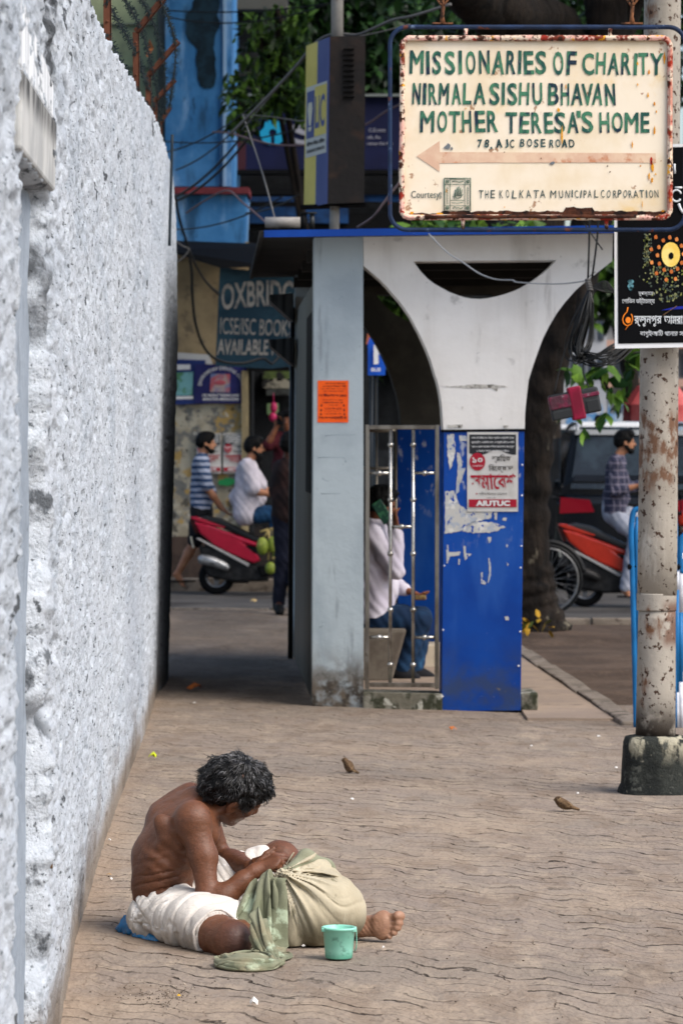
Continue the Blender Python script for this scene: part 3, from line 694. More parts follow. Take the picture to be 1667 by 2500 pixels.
mb = MB(); quadpx(mb, [(514, 912), (562, 913), (561, 958), (513, 957)], PY-.014, .006); fixnormals(mb.build("picture", M("picture skin tones", '9d8a86', .6, ('5f6f96', 6, .45, .6), [dict(c='a3525a', scale=7, lo=.5, hi=.6)]), cp))
mb = MB(); mb.ball(PP(538, 934)+Vector((0, -.016, 0)), (.07, .004, .03), 14); mb.build("lips", M("lip pink", 'a8505c', .5), cp)
op = empty("torn_poster", PP(460, 985), "blue and green poster half hidden behind the end of the white wall", "poster")
mb = MB(); quadpx(mb, [(425, 877), (502, 879), (500, 986), (425, 988)], PY+.025, .02); fixnormals(mb.build("sheet", M("poster blue", '23346b', .6), op))
mb = MB(); quadpx(mb, [(425, 910), (472, 908), (470, 965), (425, 966)], PY+.018, .004); fixnormals(mb.build("picture", M("poster teal", '6fa3a8', .6, ('4c7f5a', 6, .45, .6)), op))
mb = MB(); quadpx(mb, [(425, 890), (465, 890), (465, 902), (425, 903)], PY+.017, .004); quadpx(mb, [(425, 968), (472, 967), (472, 974), (425, 975)], PY+.017, .004); fixnormals(mb.build("text_band", m_white, op))
mb = MB(); quadpx(mb, [(425, 860), (510, 866), (520, 890), (425, 880)], PY+.05, .01); tag(fixnormals(mb.build("paper_strip", m_paper, loc=PP(470, 880))), "blank pale paper strip pasted above the blue posters", "paper")
def rally(at, x0, y0, x1, y1, th, label, group, s=1.0, full=True):
    """union poster: black header with a wavy edge, red disc, black and red Bengali words, red band with white capitals"""
    def P(u, v): return at(x0+(x1-x0)*u, y0+(y1-y0)*v)
    D = lambda k: Vector((0, -th*k, 0)); e = empty("rally_poster", P(.5, 1), label, "poster", group)
    mb = MB(); mb.slab([P(0, 0)-D(-1)*0, P(1, 0), P(1, 1), P(0, 1)], (0, th*1.5, 0)); fixnormals(mb.build("sheet", m_paper, e))
    mb = MB(); top = [P(.04, .03), P(.96, .03), P(.96, .285)]+[P(u_, v_) for u_, v_ in ((.88, .285), (.80, .27), (.70, .245), (.60, .23), (.52, .232), (.44, .25), (.36, .275), (.28, .285), (.2, .29), (.12, .285))]+[P(.04, .265)]
    mb.slab([p+D(1) for p in top], (0, th*.5, 0)); fixnormals(mb.build("header", M("charcoal print", '2b2e31', .7), e))
    mb = MB(); mb.slab([P(.2+.155*math.cos(k*math.pi/14), .372+.112*math.sin(k*math.pi/14))+D(2) for k in range(28)], (0, th*.5, 0))
    mb.slab([P(.03, .845)+D(2), P(.97, .845)+D(2), P(.97, .945)+D(2), P(.03, .945)+D(2)], (0, th*.5, 0)); 
    q = lambda u, v: P(u, v)
    write(mb, "সমাবেশ", q, (.06, .51, .95, .73), 0, -.15, .02, D(2)); write(mb, "•", q, (.17, .765, .20, .785), 0, 0, 0, D(2))
    fixnormals(mb.build("red_print", m_redink, e))
    mb = MB(); write(mb, "শ্রমিক", q, (.48, .28, .86, .39), 0, 0, .012, D(3)); write(mb, "বিক্ষোভ", q, (.42, .405, .90, .51), 0, 0, .012, D(3))
    if full: write(mb, "শহীদ মিনার ময়দান", q, (.22, .755, .78, .80), 0, 0, 0, D(3)); write(mb, "বেলা ২ টো", q, (.38, .815, .56, .835), 0, 0, 0, D(3))
    mb.build("black_print", m_ink, e)
    mb = MB()
    if full:
        for i, tline in enumerate(("কাজ চাই জীবনের দাবিতে শ্রমিক কর্মচারী ঐক্য", "মূল্যবৃদ্ধি বেকারি বন্ধ ও মজুরি বৃদ্ধির দাবি", "শ্রম ও কৃষক সমাজের দাবিতে আন্দোলন গড়ে তুলুন", "ও সমস্ত শ্রমিক জন ঐক্যের দাবিতে")):
            write(mb, tline, q, (.08+.05*(i == 3)*2, .055+.055*i, .92-.05*(i == 3)*2, .09+.055*i), 0, 0, .01, D(3))
    else:
        for i in range(4): mb.slab([P(.08, .06+.05*i)+D(3), P(.92, .06+.05*i)+D(3), P(.92, .08+.05*i)+D(3), P(.08, .08+.05*i)+D(3)], (0, th*.3, 0))
    write(mb, "১০", q, (.10, .315, .30, .385), 0, 0, .02, D(4)); write(mb, "সেপ্টেম্বর", q, (.1, .41, .3, .44), 0, 0, 0, D(4))
    write(mb, "AIUTUC", q, (.17, .86, .84, .93), 0, 0, .05, D(4)); mb.build("white_print", m_white, e)
    return e
rally(PP, 545, 1058, 605, 1156, .012, "red and white union poster on the old wall behind the white-shirted rider", "union rally posters", full=False)
rally(PP, 480, 1058, 540, 1156, .012, "red and white union poster on the old wall behind the striped-shirt man's head", "union rally posters", full=False)
blob("green_scrap", 555, 1175, 22, 10, M("green print", '1f7a45', .7), None, PY+.01, 5); tag(bpy.data.objects["green_scrap"], "torn green poster scrap under the union posters", "scrap")
# --- pale green building and round column behind the wall, at the top left
gb = empty("pale_building", (-3.0, 47, 0), "pale green wall showing between the barbed wire posts at top left", "building")
mb = MB(); panel(mb, 150, -260, 384, 700, 47, 3); mb.build("wall", M("pale green plaster", '9aa57f', .9, ('878f70', 2, .4, .6, (1, 1, .4)), [dict(c='6d7460', scale=3, lo=.58, hi=.7, amt=.6)], (10, .01)), gb)
mb = MB()
for y in (55, 160, 262): panel(mb, 150, y, 384, y+5, 46.96, .05)
mb.build("course_lines", M("grey mortar", '7f8770', .9), gb)
mb = MB(); mb.lathe(W(392, 1500, 45.6), [(.075, 0), (.075, 9)], 20); tag(mb.build("concrete_column", M("grey concrete column", '575b57', .9, ('43473f', 3, .4, .6, (1, 1, .3))), loc=W(392, 1450, 45.6)), "grey round concrete column beside the blue building", "column")
# --- bank building and dark block behind
bk = empty("bank_building", (0, 46.5, 0), "dark building with a navy bank fascia bearing a round turquoise keyhole emblem", "building")
m_fascia = M("navy fascia", '080e30', .6, ('0c1338', 2, .4, .6)); m_maroon = M("maroon panel", '3d1c24', .7)
mb = MB(); panel(mb, 700, 232, 1285, 1100, 47.5, 2); panel(mb, 520, -300, 700, 1100, 47.5, 2); mb.build("wall", m_dark, bk)
mb = MB(); panel(mb, 600, 236, 1210, 414, 46.5, .25); mb.build("fascia", m_fascia, bk)
mb = MB(); panel(mb, 562, 236, 600, 414, 46.45, .3); mb.build("end_panel", m_maroon, bk)
mb = MB(); panel(mb, 560, 229, 1210, 235, 46.4, .4); mb.build("top_trim", M("grey trim", '6d736f', .6), bk)
cE = W(666, 324, 46.48)
mb = MB(); rE = 31/191.4; ro = [cE+Vector((rE*math.sin(a), 0, -rE*math.cos(a))) for a in np.linspace(.14, 2*math.pi-.14, 44)]
ri = [cE+Vector((rE*.30*math.sin(a), 0, -rE*.30*math.cos(a))) for a in np.linspace(2*math.pi-.5, .5, 20)]
mb.slab(ro+ri, (0, .015, 0)); fixnormals(mb.build("emblem", M("turquoise emblem", '1a8fb4', .5), bk))
mb = MB(); S46 = lambda px, py: W(px, py, 46.48)
write(mb, "SBI", S46, (712, 298, 880, 352), 0, 0, .02); 
write(mb, "C.E.com", S46, (900, 313, 940, 322), 0, 0, .01); write(mb, "olk, Re", S46, (896, 331, 928, 340), 0, 0, .01); write(mb, "rahey De Me", S46, (896, 347, 958, 356), 0, 0, .01)
mb.build("lettering", M("fascia lettering", '8c8c93', .6), bk)
mb = MB(); panel(mb, 575, 460, 1210, 475, 46.2, .3); panel(mb, 575, 415, 1210, 424, 46.3, .3); panel(mb, 575, 520, 1210, 560, 46.3, .2); mb.build("canopy_beam", m_black, bk)
mb = MB(); panel(mb, 590, 480, 720, 492, 46.1, .06); panel(mb, 600, 505, 850, 545, 46.25, .06); panel(mb, 880, 470, 1210, 492, 46.25, .06); mb.build("blue_hoarding", M("deep blue hoarding", '173f6e', .7, ('0f2a4c', 3, .4, .6)), bk)
mb = MB()
for k in range(22): y = 40+k*7.4; panel(mb, 566, y, 640, y+3.0, 46.9, .15)
panel(mb, 560, 34, 650, 40, 46.7, .5); panel(mb, 560, 205, 660, 216, 46.7, .5)
mb.build("shutter_slats", M("brown grey slats", '3b3a36', .8), bk)
mb = MB(); panel(mb, 560, -5, 700, 22, 46.3, .8); mb.build("balcony_slab", M("mossy slab", '4b4a43', .9), bk)
# --- far buildings on the right, up the road
fb = empty("street_building", (8, 78, 0), "pale grey building far up the road behind the parked cars", "building")
mb = MB(); panel(mb, 1300, 640, 1480, 1160, 78, 6); mb.build("wall", M("pale grey plaster", '8f9399', .9, ('a3a5a8', 1, .4, .6)), fb)
for k in range(5):
    for j in range(3):
        x = 1372+k*22; y = 690+j*90; fr = MB(); panel(fr, x, y, x+14, y+50, 77.96, .06); wf = fr.build("window", M("window frame grey", '6a6d72', .7), fb)
        pn = MB(); panel(pn, x+2, y+3, x+12, y+47, 77.93, .04); pn.build("pane", M("window glass", '39424c', .2), wf)
fb2 = empty("street_building", (10.5, 82, 0), "hazy peach and grey apartment block far up the road right of the grey one", "building")
mb = MB(); panel(mb, 1480, 560, 1900, 1150, 82, 6); mb.build("wall", M("blue grey plaster", '7f868c', .9, ('969a9b', .8, .4, .6)), fb2)
mb = MB()
for j in range(4): panel(mb, 1470, 640+j*95, 1900, 660+j*95, 81.5, .8)
mb.build("balcony_band", M("peach bands", 'a58577', .9), fb2)
for k in range(8):
    for j in range(4):
        x = 1500+k*40; y = 672+j*95; fr = MB(); panel(fr, x, y, x+22, y+58, 81.96, .06); wf = fr.build("window", MATS["window frame grey"], fb2)
        pn = MB(); panel(pn, x+2, y+3, x+20, y+55, 81.93, .04); pn.build("pane", MATS["window glass"], wf)
mb = MB(); panel(mb, 1380, 1010, 1900, 1062, 62, .1)
for k in range(30): panel(mb, 1382+k*17, 985, 1386+k*17, 1012, 62, .1)
tag(mb.build("blue_railing", M("hazy blue paint", '4f7fae', .8, ('9fa9b0', 3, .4, .6)), loc=(6, 62, 0)), "blue and white hoarding with railing along the far side of the road", "railing")
# tree-shaded building mass left, seals the view behind the wall
mb = MB(); panel(mb, -900, -500, 1320, 1300, 60, 3); tag(mb.build("terrace_building", m_dark, loc=(-8, 60, 0)), "dark terrace standing far back behind the trees at the top of the view", "building")
# ================================================================== bus shelter (seen end-on)
P0, P1 = G(762, 1722), G(1272, 1738)
_fu = (P1-P0).normalized(); _fn = Vector((_fu.y, -_fu.x, 0))         # facade direction and its outward normal
def F(px, py, out=0.0):
    """point on the shelter's front plane (moved outwards by out metres)"""
    d = ray(px, py); o = P0+_fn*out; t = (o-Vector((0, 0, CAMZ))).dot(_fn)/d.dot(_fn); return Vector((0, 0, CAMZ))+d*t
DV = Vector((ray(515, 1090).x, ray(515, 1090).y, 0)).normalized()      # direction of the shelter's length
LEN = 4.95
m_whitew = M("shelter white paint", 'e6e3dd', .75, ('dcd8d1', 2.2, .4, .65), [dict(c='8f8b84', scale=5, lo=.60, hi=.7, amt=.55), dict(c='a39d92', scale=2.4, lo=.48, hi=.72, stretch=(1, 1, .15), amt=.5), dict(c='7a7267', scale=7, lo=.60, hi=.7, stretch=(1, 1, .12), amt=.4), dict(c='5a564f', scale=24, lo=.70, hi=.74, amt=.6)], (8, .004))
m_pillar = M("pale blue paint on concrete", 'a9b5ba', .8, ('9ca8ae', 2, .4, .65), [dict(c='84929a', scale=3, lo=.52, hi=.70, stretch=(1, 1, .2), amt=.6), dict(c='6f767a', scale=9, lo=.60, hi=.7, stretch=(1, 1, .12), amt=.5), dict(c='5f564b', scale=8, lo=.3, hi=.58, z=(.08, .42)), dict(c='3b352e', scale=13, lo=.45, hi=.62, z=(.05, .36)), dict(c='6e7a82', scale=30, lo=.68, hi=.72, amt=.7)], (14, .004))
m_blue_enamel = M("blue enamel panel", '0b469c', .5, ('093b8c', 1.5, .4, .65), [dict(c='b9bcc0', scale=17, lo=.585, hi=.66, stretch=(1, 1, .5), z=(1.34, .9), amt=.65), dict(c='3b4550', scale=6, lo=.35, hi=.68, z=(.12, .5), amt=.7), dict(c='2a5aa6', scale=3, lo=.5, hi=.7, stretch=(1, 1, .3), amt=.6), dict(c='77705f', scale=5, lo=.62, hi=.68, z=(.1, .35)), dict(c='c5ccd6', scale=60, lo=.73, hi=.75, amt=.5)], (5, .002), spec=.2)
m_bluefascia = M("blue fascia paint", '0f459b', .5, ('0c3a88', 2, .4, .6), [dict(c='b9c2d0', scale=50, lo=.72, hi=.75)])
m_moss = M("mossy concrete", '6d695c', .95, ('8b887c', 7, .45, .6), [dict(c='3b3d2f', scale=9, lo=.45, hi=.6), dict(c='b5b3a6', scale=12, lo=.58, hi=.66)], (25, .01))
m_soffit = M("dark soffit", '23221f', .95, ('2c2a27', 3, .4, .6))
m_steel = M("dark brushed steel", '1d1f20', .45, ('3a3c3d', 3, .4, .6, (6, 6, .3)), (), (50, .001), metal=.8)
m_ss = M("dull stainless steel", '8f897f', .35, ('6e675d', 9, .4, .62, (1, 1, .4)), [dict(c='4f4439', scale=20, lo=.6, hi=.7, amt=.6)], None, metal=.85)
sh_e = empty("bus_shelter", (P0+P1)/2, "concrete bus shelter with a white Y-shaped end frame, blue base panel and pale blue pillar", "bus shelter")
def c2(region, pts):
    x0, y0, s = region; return [(x0+x/s, y0+y/s) for x, y in pts]
R5 = (740, 520, 2.8); R6 = (1230, 340, 3.094)
larch = c2(R5, [(413, 362), (475, 412), (530, 460), (576, 508), (620, 560), (662, 607), (700, 660), (732, 708), (760, 760), (792, 820), (820, 880), (846, 938), (870, 1000), (886, 1050), (900, 1100), (914, 1140), (925, 1180), (933, 1220), (940, 1260), (946, 1300), (950, 1340), (955, 1420), (958, 1490)])
rarch = c2(R6, [(155, 2205), (157, 2080), (168, 1960), (185, 1820), (200, 1770), (215, 1720), (250, 1620), (290, 1510), (340, 1410), (400, 1310), (460, 1230), (540, 1140), (620, 1070), (700, 1010), (815, 920)])
hole = [(1008.6, 638), (1026, 662), (1044, 681), (1060, 693), (1076, 702), (1096, 713), (1115, 720), (1133, 726), (1151, 729), (1170, 730), (1190, 728), (1210, 724), (1232, 718), (1252, 711), (1270, 703), (1296, 688), (1320, 671), (1340, 654), (1358, 635)]
outer = [(887, 577), (1495, 566)]+list(reversed(rarch))+list(reversed(larch))
mb = MB(); mb.slab([F(*p) for p in outer], DV*.25, [[F(*p) for p in hole]])
o = fixnormals(mb.build("end_frame", m_whitew, sh_e))
def dull(o_, mats):
    pass
mb = MB(); mb.slab([F(767, 577), F(886.5, 576), F(887.5, 1733), F(762, 1722)], DV*.3); fixnormals(mb.build("pillar", m_pillar, sh_e, bevel=.006))
mb = MB(); mb.slab([F(1083, 1054, .012), F(1279, 1052, .012), F(1270.5, 1735, .012), F(1078, 1738, .012)], DV*.27); fixnormals(mb.build("base_panel", m_blue_enamel, sh_e, bevel=.004))
mb = MB(); mb.slab([F(1082, 1049, .02), F(1280, 1047, .02), F(1280, 1053, .02), F(1082, 1055, .02)], DV*.28); fixnormals(mb.build("base_cap", m_black, sh_e))
mb = MB()                                               # screws along the enamel panel's edge
for px, py in ((1274, 1135), (1273, 1210), (1272, 1333), (1270, 1386), (1269, 1542), (1265, 1626), (1084, 1381), (1081, 1538), (1080, 1700)): mb.ball(F(px, py, .014), .006, 8)
mb.build("screw", M("screw heads", 'c9ccd0', .4), sh_e)
# peeled patches where older bills were torn off
def flake(pts, par, at, mat_, nm, jag=4, off=.016, seed=1):
    r = random.Random(seed); q = []
    for (a, b) in zip(pts, pts[1:]+pts[:1]):
        n = max(2, int(math.hypot(a[0]-b[0], a[1]-b[1])/5))
        q += [(a[0]+(b[0]-a[0])*k/n+r.uniform(-jag, jag), a[1]+(b[1]-a[1])*k/n+r.uniform(-jag, jag)) for k in range(n)]
    mb_ = MB(); mb_.slab([at(x, y, off) for x, y in q], DV*.002); return fixnormals(mb_.build(nm, mat_, par))
m_peel = M("bare chalky plaster", 'bdbcb6', .9, ('a5adb8', 26, .52, .6), [dict(c='d4d2cb', scale=12, lo=.55, hi=.62), dict(c='0f439a', scale=42, lo=.585, hi=.61, stretch=(1, 1, .6))])
def Z8(x, y): return (740+x/2.8, 1000+y/2.8)
for i, (pts, jg) in enumerate((([(968, 560), (1030, 555), (1060, 640), (1120, 690), (1290, 700), (1280, 745), (1200, 760), (1080, 830), (968, 850)], 3), ([(985, 170), (1030, 165), (1040, 300), (1000, 420), (985, 300)], 3), ([(1065, 175), (1118, 180), (1118, 215), (1070, 212)], 1.5),
        ([(1050, 290), (1072, 300), (1085, 380), (1062, 560), (1042, 580), (1055, 420)], 2), ([(1080, 400), (1110, 395), (1075, 500), (1060, 505)], 2), ([(1150, 765), (1290, 770), (1380, 800), (1300, 840), (1160, 845), (1090, 830)], 3.5),
        ([(978, 925), (990, 925), (995, 975), (1075, 970), (1070, 995), (1000, 1005), (988, 1050), (978, 1050)], 1.2), ([(1095, 930), (1108, 935), (1112, 985), (1150, 985), (1105, 1030), (1098, 1000)], 1.2),
        ([(1265, 1015), (1280, 1020), (1282, 1130), (1265, 1185), (1260, 1180), (1270, 1110)], 1), ([(1212, 1115), (1225, 1110), (1225, 1160), (1248, 1180), (1245, 1195), (1215, 1190)], 1), ([(1258, 870), (1285, 870), (1280, 905), (1268, 912)], 1), ([(1375, 1415), (1400, 1412), (1405, 1440), (1380, 1440)], 1.5),
        ([(1300, 705), (1325, 700), (1320, 755), (1308, 750)], 1), ([(1360, 740), (1390, 740), (1385, 760), (1362, 758)], 1), ([(1385, 920), (1398, 922), (1396, 940), (1386, 938)], .7), ([(1390, 1045), (1402, 1050), (1400, 1068), (1392, 1062)], .7), ([(1060, 1020), (1072, 1022), (1066, 1062), (1058, 1058)], .8))):
    flake([Z8(*p) for p in pts], sh_e, F, m_peel, "peeled_patch", jg*.45, .0145, 10+i)
m_scuff = M("grey scuff", '9b978e', .9, ('c5c1b8', 18, .45, .55), [dict(c='5e5a53', scale=22, lo=.55, hi=.62)])
def Z5(x, y): return (740+x/2.8, 520+y/2.8)
for i, pts in enumerate(([(935, 1178), (1000, 1184), (1100, 1180), (1130, 1172), (1300, 1172), (1405, 1186), (1310, 1196), (1120, 1196), (1000, 1189)], [(1300, 1190), (1330, 1200), (1320, 1218), (1290, 1198)], [(985, 1450), (1090, 1447), (1085, 1468), (990, 1470)], [(1365, 1452), (1400, 1452), (1398, 1468), (1368, 1468)], [(1082, 1325), (1094, 1322), (1092, 1338), (1084, 1340)], [(1350, 1400), (1356, 1396), (1354, 1412), (1349, 1410)])):
    flake([Z5(*p) for p in pts], sh_e, F, m_scuff, "paint_scuff", .8, .0035, 40+i)
# hairline scratches on the pillar
mb = MB()
for ln in ([(150, 180), (210, 172), (355, 172)], [(100, 327), (285, 325)], [(120, 575), (255, 572)], [(110, 1490), (135, 1478), (142, 1465)], [(130, 470), (170, 490)]):
    q_ = [Z8(*p) for p in ln]; mb.tube([F(x, y, .0002) for x, y in q_], .0014, 4)
mb.build("pencil_scratch", M("faint grey scratches", '8d9aa2', .9), sh_e)
# plinth kerb, end block
mb = MB(); mb.slab([F(886, 1690, .03), F(1080, 1694, .03), F(1080, 1739, .03), F(886, 1733, .03)], DV*.3); fixnormals(mb.build("plinth", m_moss, sh_e, bevel=.01))
mb = MB(); mb.slab([F(1268, 1692, .0), F(1313, 1690, .0), F(1312, 1738, .0), F(1266, 1738, .0)], DV*.4); fixnormals(mb.build("kerb_block", m_moss, sh_e, bevel=.015))
# roof slab with blue fascia
def back(p, k=1.0): return p+DV*LEN*k
f0, f1, f2, f3 = F(645, 562, .30), F(1640, 548, .30), F(1640, 566, .30), F(645, 579, .30)
mb = MB(); mb.slab([f0, f1, f2, f3], DV*.03); fixnormals(mb.build("fascia", m_bluefascia, sh_e))
mb = MB(); g0, g1, g2, g3 = [p+DV*.032 for p in (f0, f1, f2, f3)]; dz = Vector((0, 0, .012))
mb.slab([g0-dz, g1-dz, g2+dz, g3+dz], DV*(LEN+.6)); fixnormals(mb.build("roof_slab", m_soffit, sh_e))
mb = MB(); fl0, fl1 = f0+DV*.032-_fu*.03, f3+DV*.032-_fu*.03
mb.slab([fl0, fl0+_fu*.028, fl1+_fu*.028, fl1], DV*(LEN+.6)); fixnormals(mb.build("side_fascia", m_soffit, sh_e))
mb = MB()
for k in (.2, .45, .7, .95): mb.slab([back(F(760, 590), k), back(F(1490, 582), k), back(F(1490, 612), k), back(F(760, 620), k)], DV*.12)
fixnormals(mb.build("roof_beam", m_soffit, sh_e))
# far end frame: the same Y of concrete with its own blue base
mb = MB(); mb.slab([back(F(*p)) for p in outer], DV*.25, [[back(F(*p)) for p in hole]]); fixnormals(mb.build("end_frame", M("sooty grey paint", '4c4943', .9, ('3f3d38', 3, .4, .6)), sh_e))  # under-roof shade painted into the far frame's grey
mb = MB(); mb.slab([back(F(1072, 1030, .012)), back(F(1279, 1030, .012)), back(F(1270.5, 1735, .012)), back(F(1072, 1738, .012))], DV*.27); fixnormals(mb.build("base_panel", m_blue_enamel, sh_e))
mb = MB(); mb.slab([back(F(767, 577)), back(F(886.5, 576)), back(F(887.5, 1733)), back(F(762, 1722))], DV*.3); fixnormals(mb.build("pillar", m_pillar, sh_e))
# left long side: dark steel panels, posts and two tilted flaps
def SP(k, z, out=0): return Vector((P0.x, P0.y, 0))-_fu*out+DV*LEN*k+Vector((0, 0, z))
mb = MB()
for k0, k1, z0, z1, o_ in ((.064, .40, .02, 2.62, .0), (.405, .70, .02, 2.62, .0), (.705, .985, .02, 2.62, .0)):
    a = [SP(k0, z0, o_), SP(k1, z0, o_), SP(k1, z1, o_), SP(k0, z1, o_)]; mb.slab(a, _fu*.04)
fixnormals(mb.build("side_panel", m_steel, sh_e))
mb = MB()
mb.slab([SP(.10, 1.30, .004), SP(.36, 1.30, .004), SP(.36, 2.45, .004), SP(.10, 2.45, .004)], _fu*.003)
fixnormals(mb.build("panel_recess", m_black, sh_e))
a = SP(.99, 0, .03); mb = MB(); mb.tube([a, a+Vector((0, 0, 2.64))], .020, 8); mb.build("side_post", m_steel, sh_e)
for (a_, b_, c_, d_) in (((657, 719), (716, 716), (716, 785), (659, 734)), ((657, 829), (716, 824), (716, 893), (660, 845))):
    Yf = P0.y+LEN*.93; mb = MB(); mb.slab([W(*a_, Yf), W(*b_, Yf), W(*c_, Yf), W(*d_, Yf)], DV*.5); fixnormals(mb.build("flap", m_steel, sh_e))
# right long side: inner bench and back rail
Yb = 24.75
bA, bB = W(888, 1529, Yb), W(1000, 1531, Yb); bA.z = bB.z
bench = empty("concrete_bench", (W(940, 1661, Yb).x, Yb, 0), "concrete bench block inside the bus shelter under the seated man", "bench")
mb = MB(); x0, x1, zt = bA.x-.15, bB.x-.02, .36
mb.hexa([(x0, Yb, .0), (x1-.1, Yb, .0), (x1-.1, Yb+2.2, .0), (x0, Yb+2.2, .0)], [(x0, Yb, zt), (x1, Yb, zt), (x1, Yb+2.2, zt), (x0, Yb+2.2, zt)])
mb.build("seat_block", M("bench concrete", '6b645a', .9, ('574f47', 4, .4, .6), (), (20, .005)), bench, bevel=.02)
mb = MB(); mb.hexa([(.56, Yb+1.6, 0), (.82, Yb+1.6, 0), (.82, Yb+2, 0), (.56, Yb+2, 0)], [(.56, Yb+1.6, .17), (.82, Yb+1.6, .17), (.82, Yb+2, .17), (.56, Yb+2, .17)])
tag(mb.build("step_block", M("pale step", 'b5aa98', .9, ('998f80', 5, .4, .6)), loc=(x1+.7, Yb+1.8, 0), bevel=.01), "low pale concrete step inside the shelter beyond the seated man's feet", "step")
# steel grille between pillar and base panel
gr = empty("steel_grille", F(980, 1680), "stainless steel grille with ball-jointed bars in the gap of the bus shelter's end", "grille")
tR = .0115
def tubes(mb, a, b, w_=.026): 
    a, b = F(*a, .0), F(*b, .0); d = (b-a).normalized(); s_ = d.cross(_fn).normalized(); mb.hexa([a+s_*w_/2, a-s_*w_/2, a-s_*w_/2+DV*w_, a+s_*w_/2+DV*w_], [b+s_*w_/2, b-s_*w_/2, b-s_*w_/2+DV*w_, b+s_*w_/2+DV*w_])
mb = MB(); tubes(mb, (897, 1037), (896, 1682)); tubes(mb, (1067, 1037), (1066, 1682)); tubes(mb, (903, 1043), (1061, 1043)); tubes(mb, (902, 1672), (1060, 1673)); mb.build("frame", m_ss, gr, bevel=.003)
m_chrome = M("bright steel", 'b9b7b2', .22, ('8d8982', 12, .4, .62), (), None, metal=.9)
off = -.013
for xt, xb in ((953.5, 952), (1008.5, 1008)):
    mb = MB(); mb.tube([F(xt, 1048, off), F(xb, 1667, off)], tR, 10)
    for y in (1086, 1220, 1352, 1489, 1623): mb.ball(F(xt+(xb-xt)*(y-1048)/619, y, off), .0195, 12)
    mb.build("upright_bar", m_chrome, gr)
for xa, xb, y in ((902, 949, 1155), (1012, 1060, 1155), (957, 1004, 1286), (902, 948, 1556), (1012, 1060, 1556), (902, 949, 1083)):
    if y == 1083: continue
    mb = MB(); mb.tube([F(xa, y, off), F(xb, y, off)], .010, 10); mb.ball(F((xa+xb)/2, y, off), .0185, 12); mb.build("short_bar", m_chrome, gr)
# second grille at the far end of the shelter
gr2 = empty("steel_grille", back(F(980, 1680)), "second steel grille at the far end of the bus shelter, behind the seated man", "grille")
mb = MB()
for a, b in (((897, 1037), (896, 1682)), ((1067, 1037), (1066, 1682)), ((897, 1043), (1067, 1043)), ((896, 1672), (1066, 1673))): mb.tube([back(F(*a)), back(F(*b))], .016, 6)
mb.build("frame", m_ss, gr2)
mb = MB()
for x in (953, 1008): mb.tube([back(F(x, 1043)), back(F(x, 1672))], tR, 8)
for y in (1155, 1556): mb.tube([back(F(897, y)), back(F(1066, y))], .01, 8)
mb.build("bars", m_ss, gr2)
# orange notice on the pillar
on = empty("orange_notice", F(812, 1032), "bright orange printed notice pasted on the pale blue pillar", "poster")
def ON(px, py): return F(px, py, .004)
mb = MB(); r = random.Random(3); top = [(775.5+75*k/24, 929.5-(.8 if k % 2 else 0)) for k in range(25)]; bot = [(850-75*k/24, 1031+(.8 if k % 2 else 0)) for k in range(25)]
mb.slab([ON(*p) for p in top+bot], DV*.002); fixnormals(mb.build("sheet", M("orange paper", 'f2601c', .7, ('e8561a', 6, .4, .6)), on))
mb = MB()
def ZO(x, y): return (740+x/2.8, 520+y/2.8)
for i, (y0, y1, x0_, x1_, s_) in enumerate(((1160, 1172, 150, 290, "শ্রী শ্রী সার্বজনীন পূজা"), (1178, 1190, 135, 292, "মহাসমারোহে উদযাপন কমিটি"), (1198, 1206, 120, 290, "স্থান কালীবাড়ি মাঠ সকল ভক্তগণ"), (1214, 1222, 130, 280, "সাদর আমন্ত্রণ জানাই"), (1236, 1258, 108, 296, "শারদীয়া উৎসব ১৪৩১"), (1275, 1282, 130, 275, "পরিচালনায় সকল বন্ধুগণ"), (1290, 1302, 130, 272, "অষ্টমী তিথি সময় সূচী"), (1312, 1318, 170, 240, "সকাল সাত"), (1332, 1344, 150, 262, "মহানবমী পূজা"), (1352, 1358, 140, 262, "প্রসাদ বিতরণ হবে"), (1368, 1378, 140, 262, "সকলের উপস্থিতি কাম্য"), (1388, 1412, 108, 296, "জয় মা আনন্দময়ী মা"))):
    a_, b_ = ZO(x0_, y0), ZO(x1_, y1); write(mb, s_, lambda px, py: F(px, py, .006), (a_[0], a_[1], b_[0], b_[1]), 0, 0, .03)
for x, y in ((125, 1315), (123, 1347), (122, 1376), (278, 1315), (280, 1347), (282, 1376)):
    mb.slab([F(*ZO(x+5*math.cos(k*math.pi/3), y+9*math.sin(k*math.pi/3)), .006) for k in range(6)], DV*.001)
mb.build("print", M("notice ink", '3a1420', .7), on)
rally(lambda px, py: F(px, py, .020), 1140, 1055, 1264, 1249, .002, "large white, black and red union poster on the shelter's blue base panel", "union rally posters")
# --- pole sign above the shelter roof
ls = empty("box_sign", W(850, 560, 26.2), "tall yellow and blue box sign on a grey pole above the shelter roof", "sign")
A0, A1, B1, B0 = W(806, 90, 26), W(892, 87, 26), W(889, 494, 26), W(800, 497, 26)
bv = W(749, 112, 26.55)-W(806, 90, 26)
mb = MB(); mb.slab([A0, A1, B1, B0], bv); fixnormals(mb.build("case", M("rusty black tin", '0f0c0b', .7, ('1c1410', 4, .45, .65), [dict(c='2a1c14', scale=5, lo=.55, hi=.7)], (4, .01)), ls))
def LF(u, v, o_=.004):       # face of the sign: u from the far edge to the near edge, v downwards
    n_ = bv.cross(Vector((0, 0, 1))).normalized(); n_ = n_ if n_.x < 0 else -n_
    a = A0.lerp(B0, v); return a+bv*(1-u)+n_*o_
m_yel = M("faded yellow print", 'd3bf5c', .6, ('c4b153', 2, .4, .6)); m_lblue = M("faded blue print", '3d4a80', .6, ('35427a', 2, .4, .6))
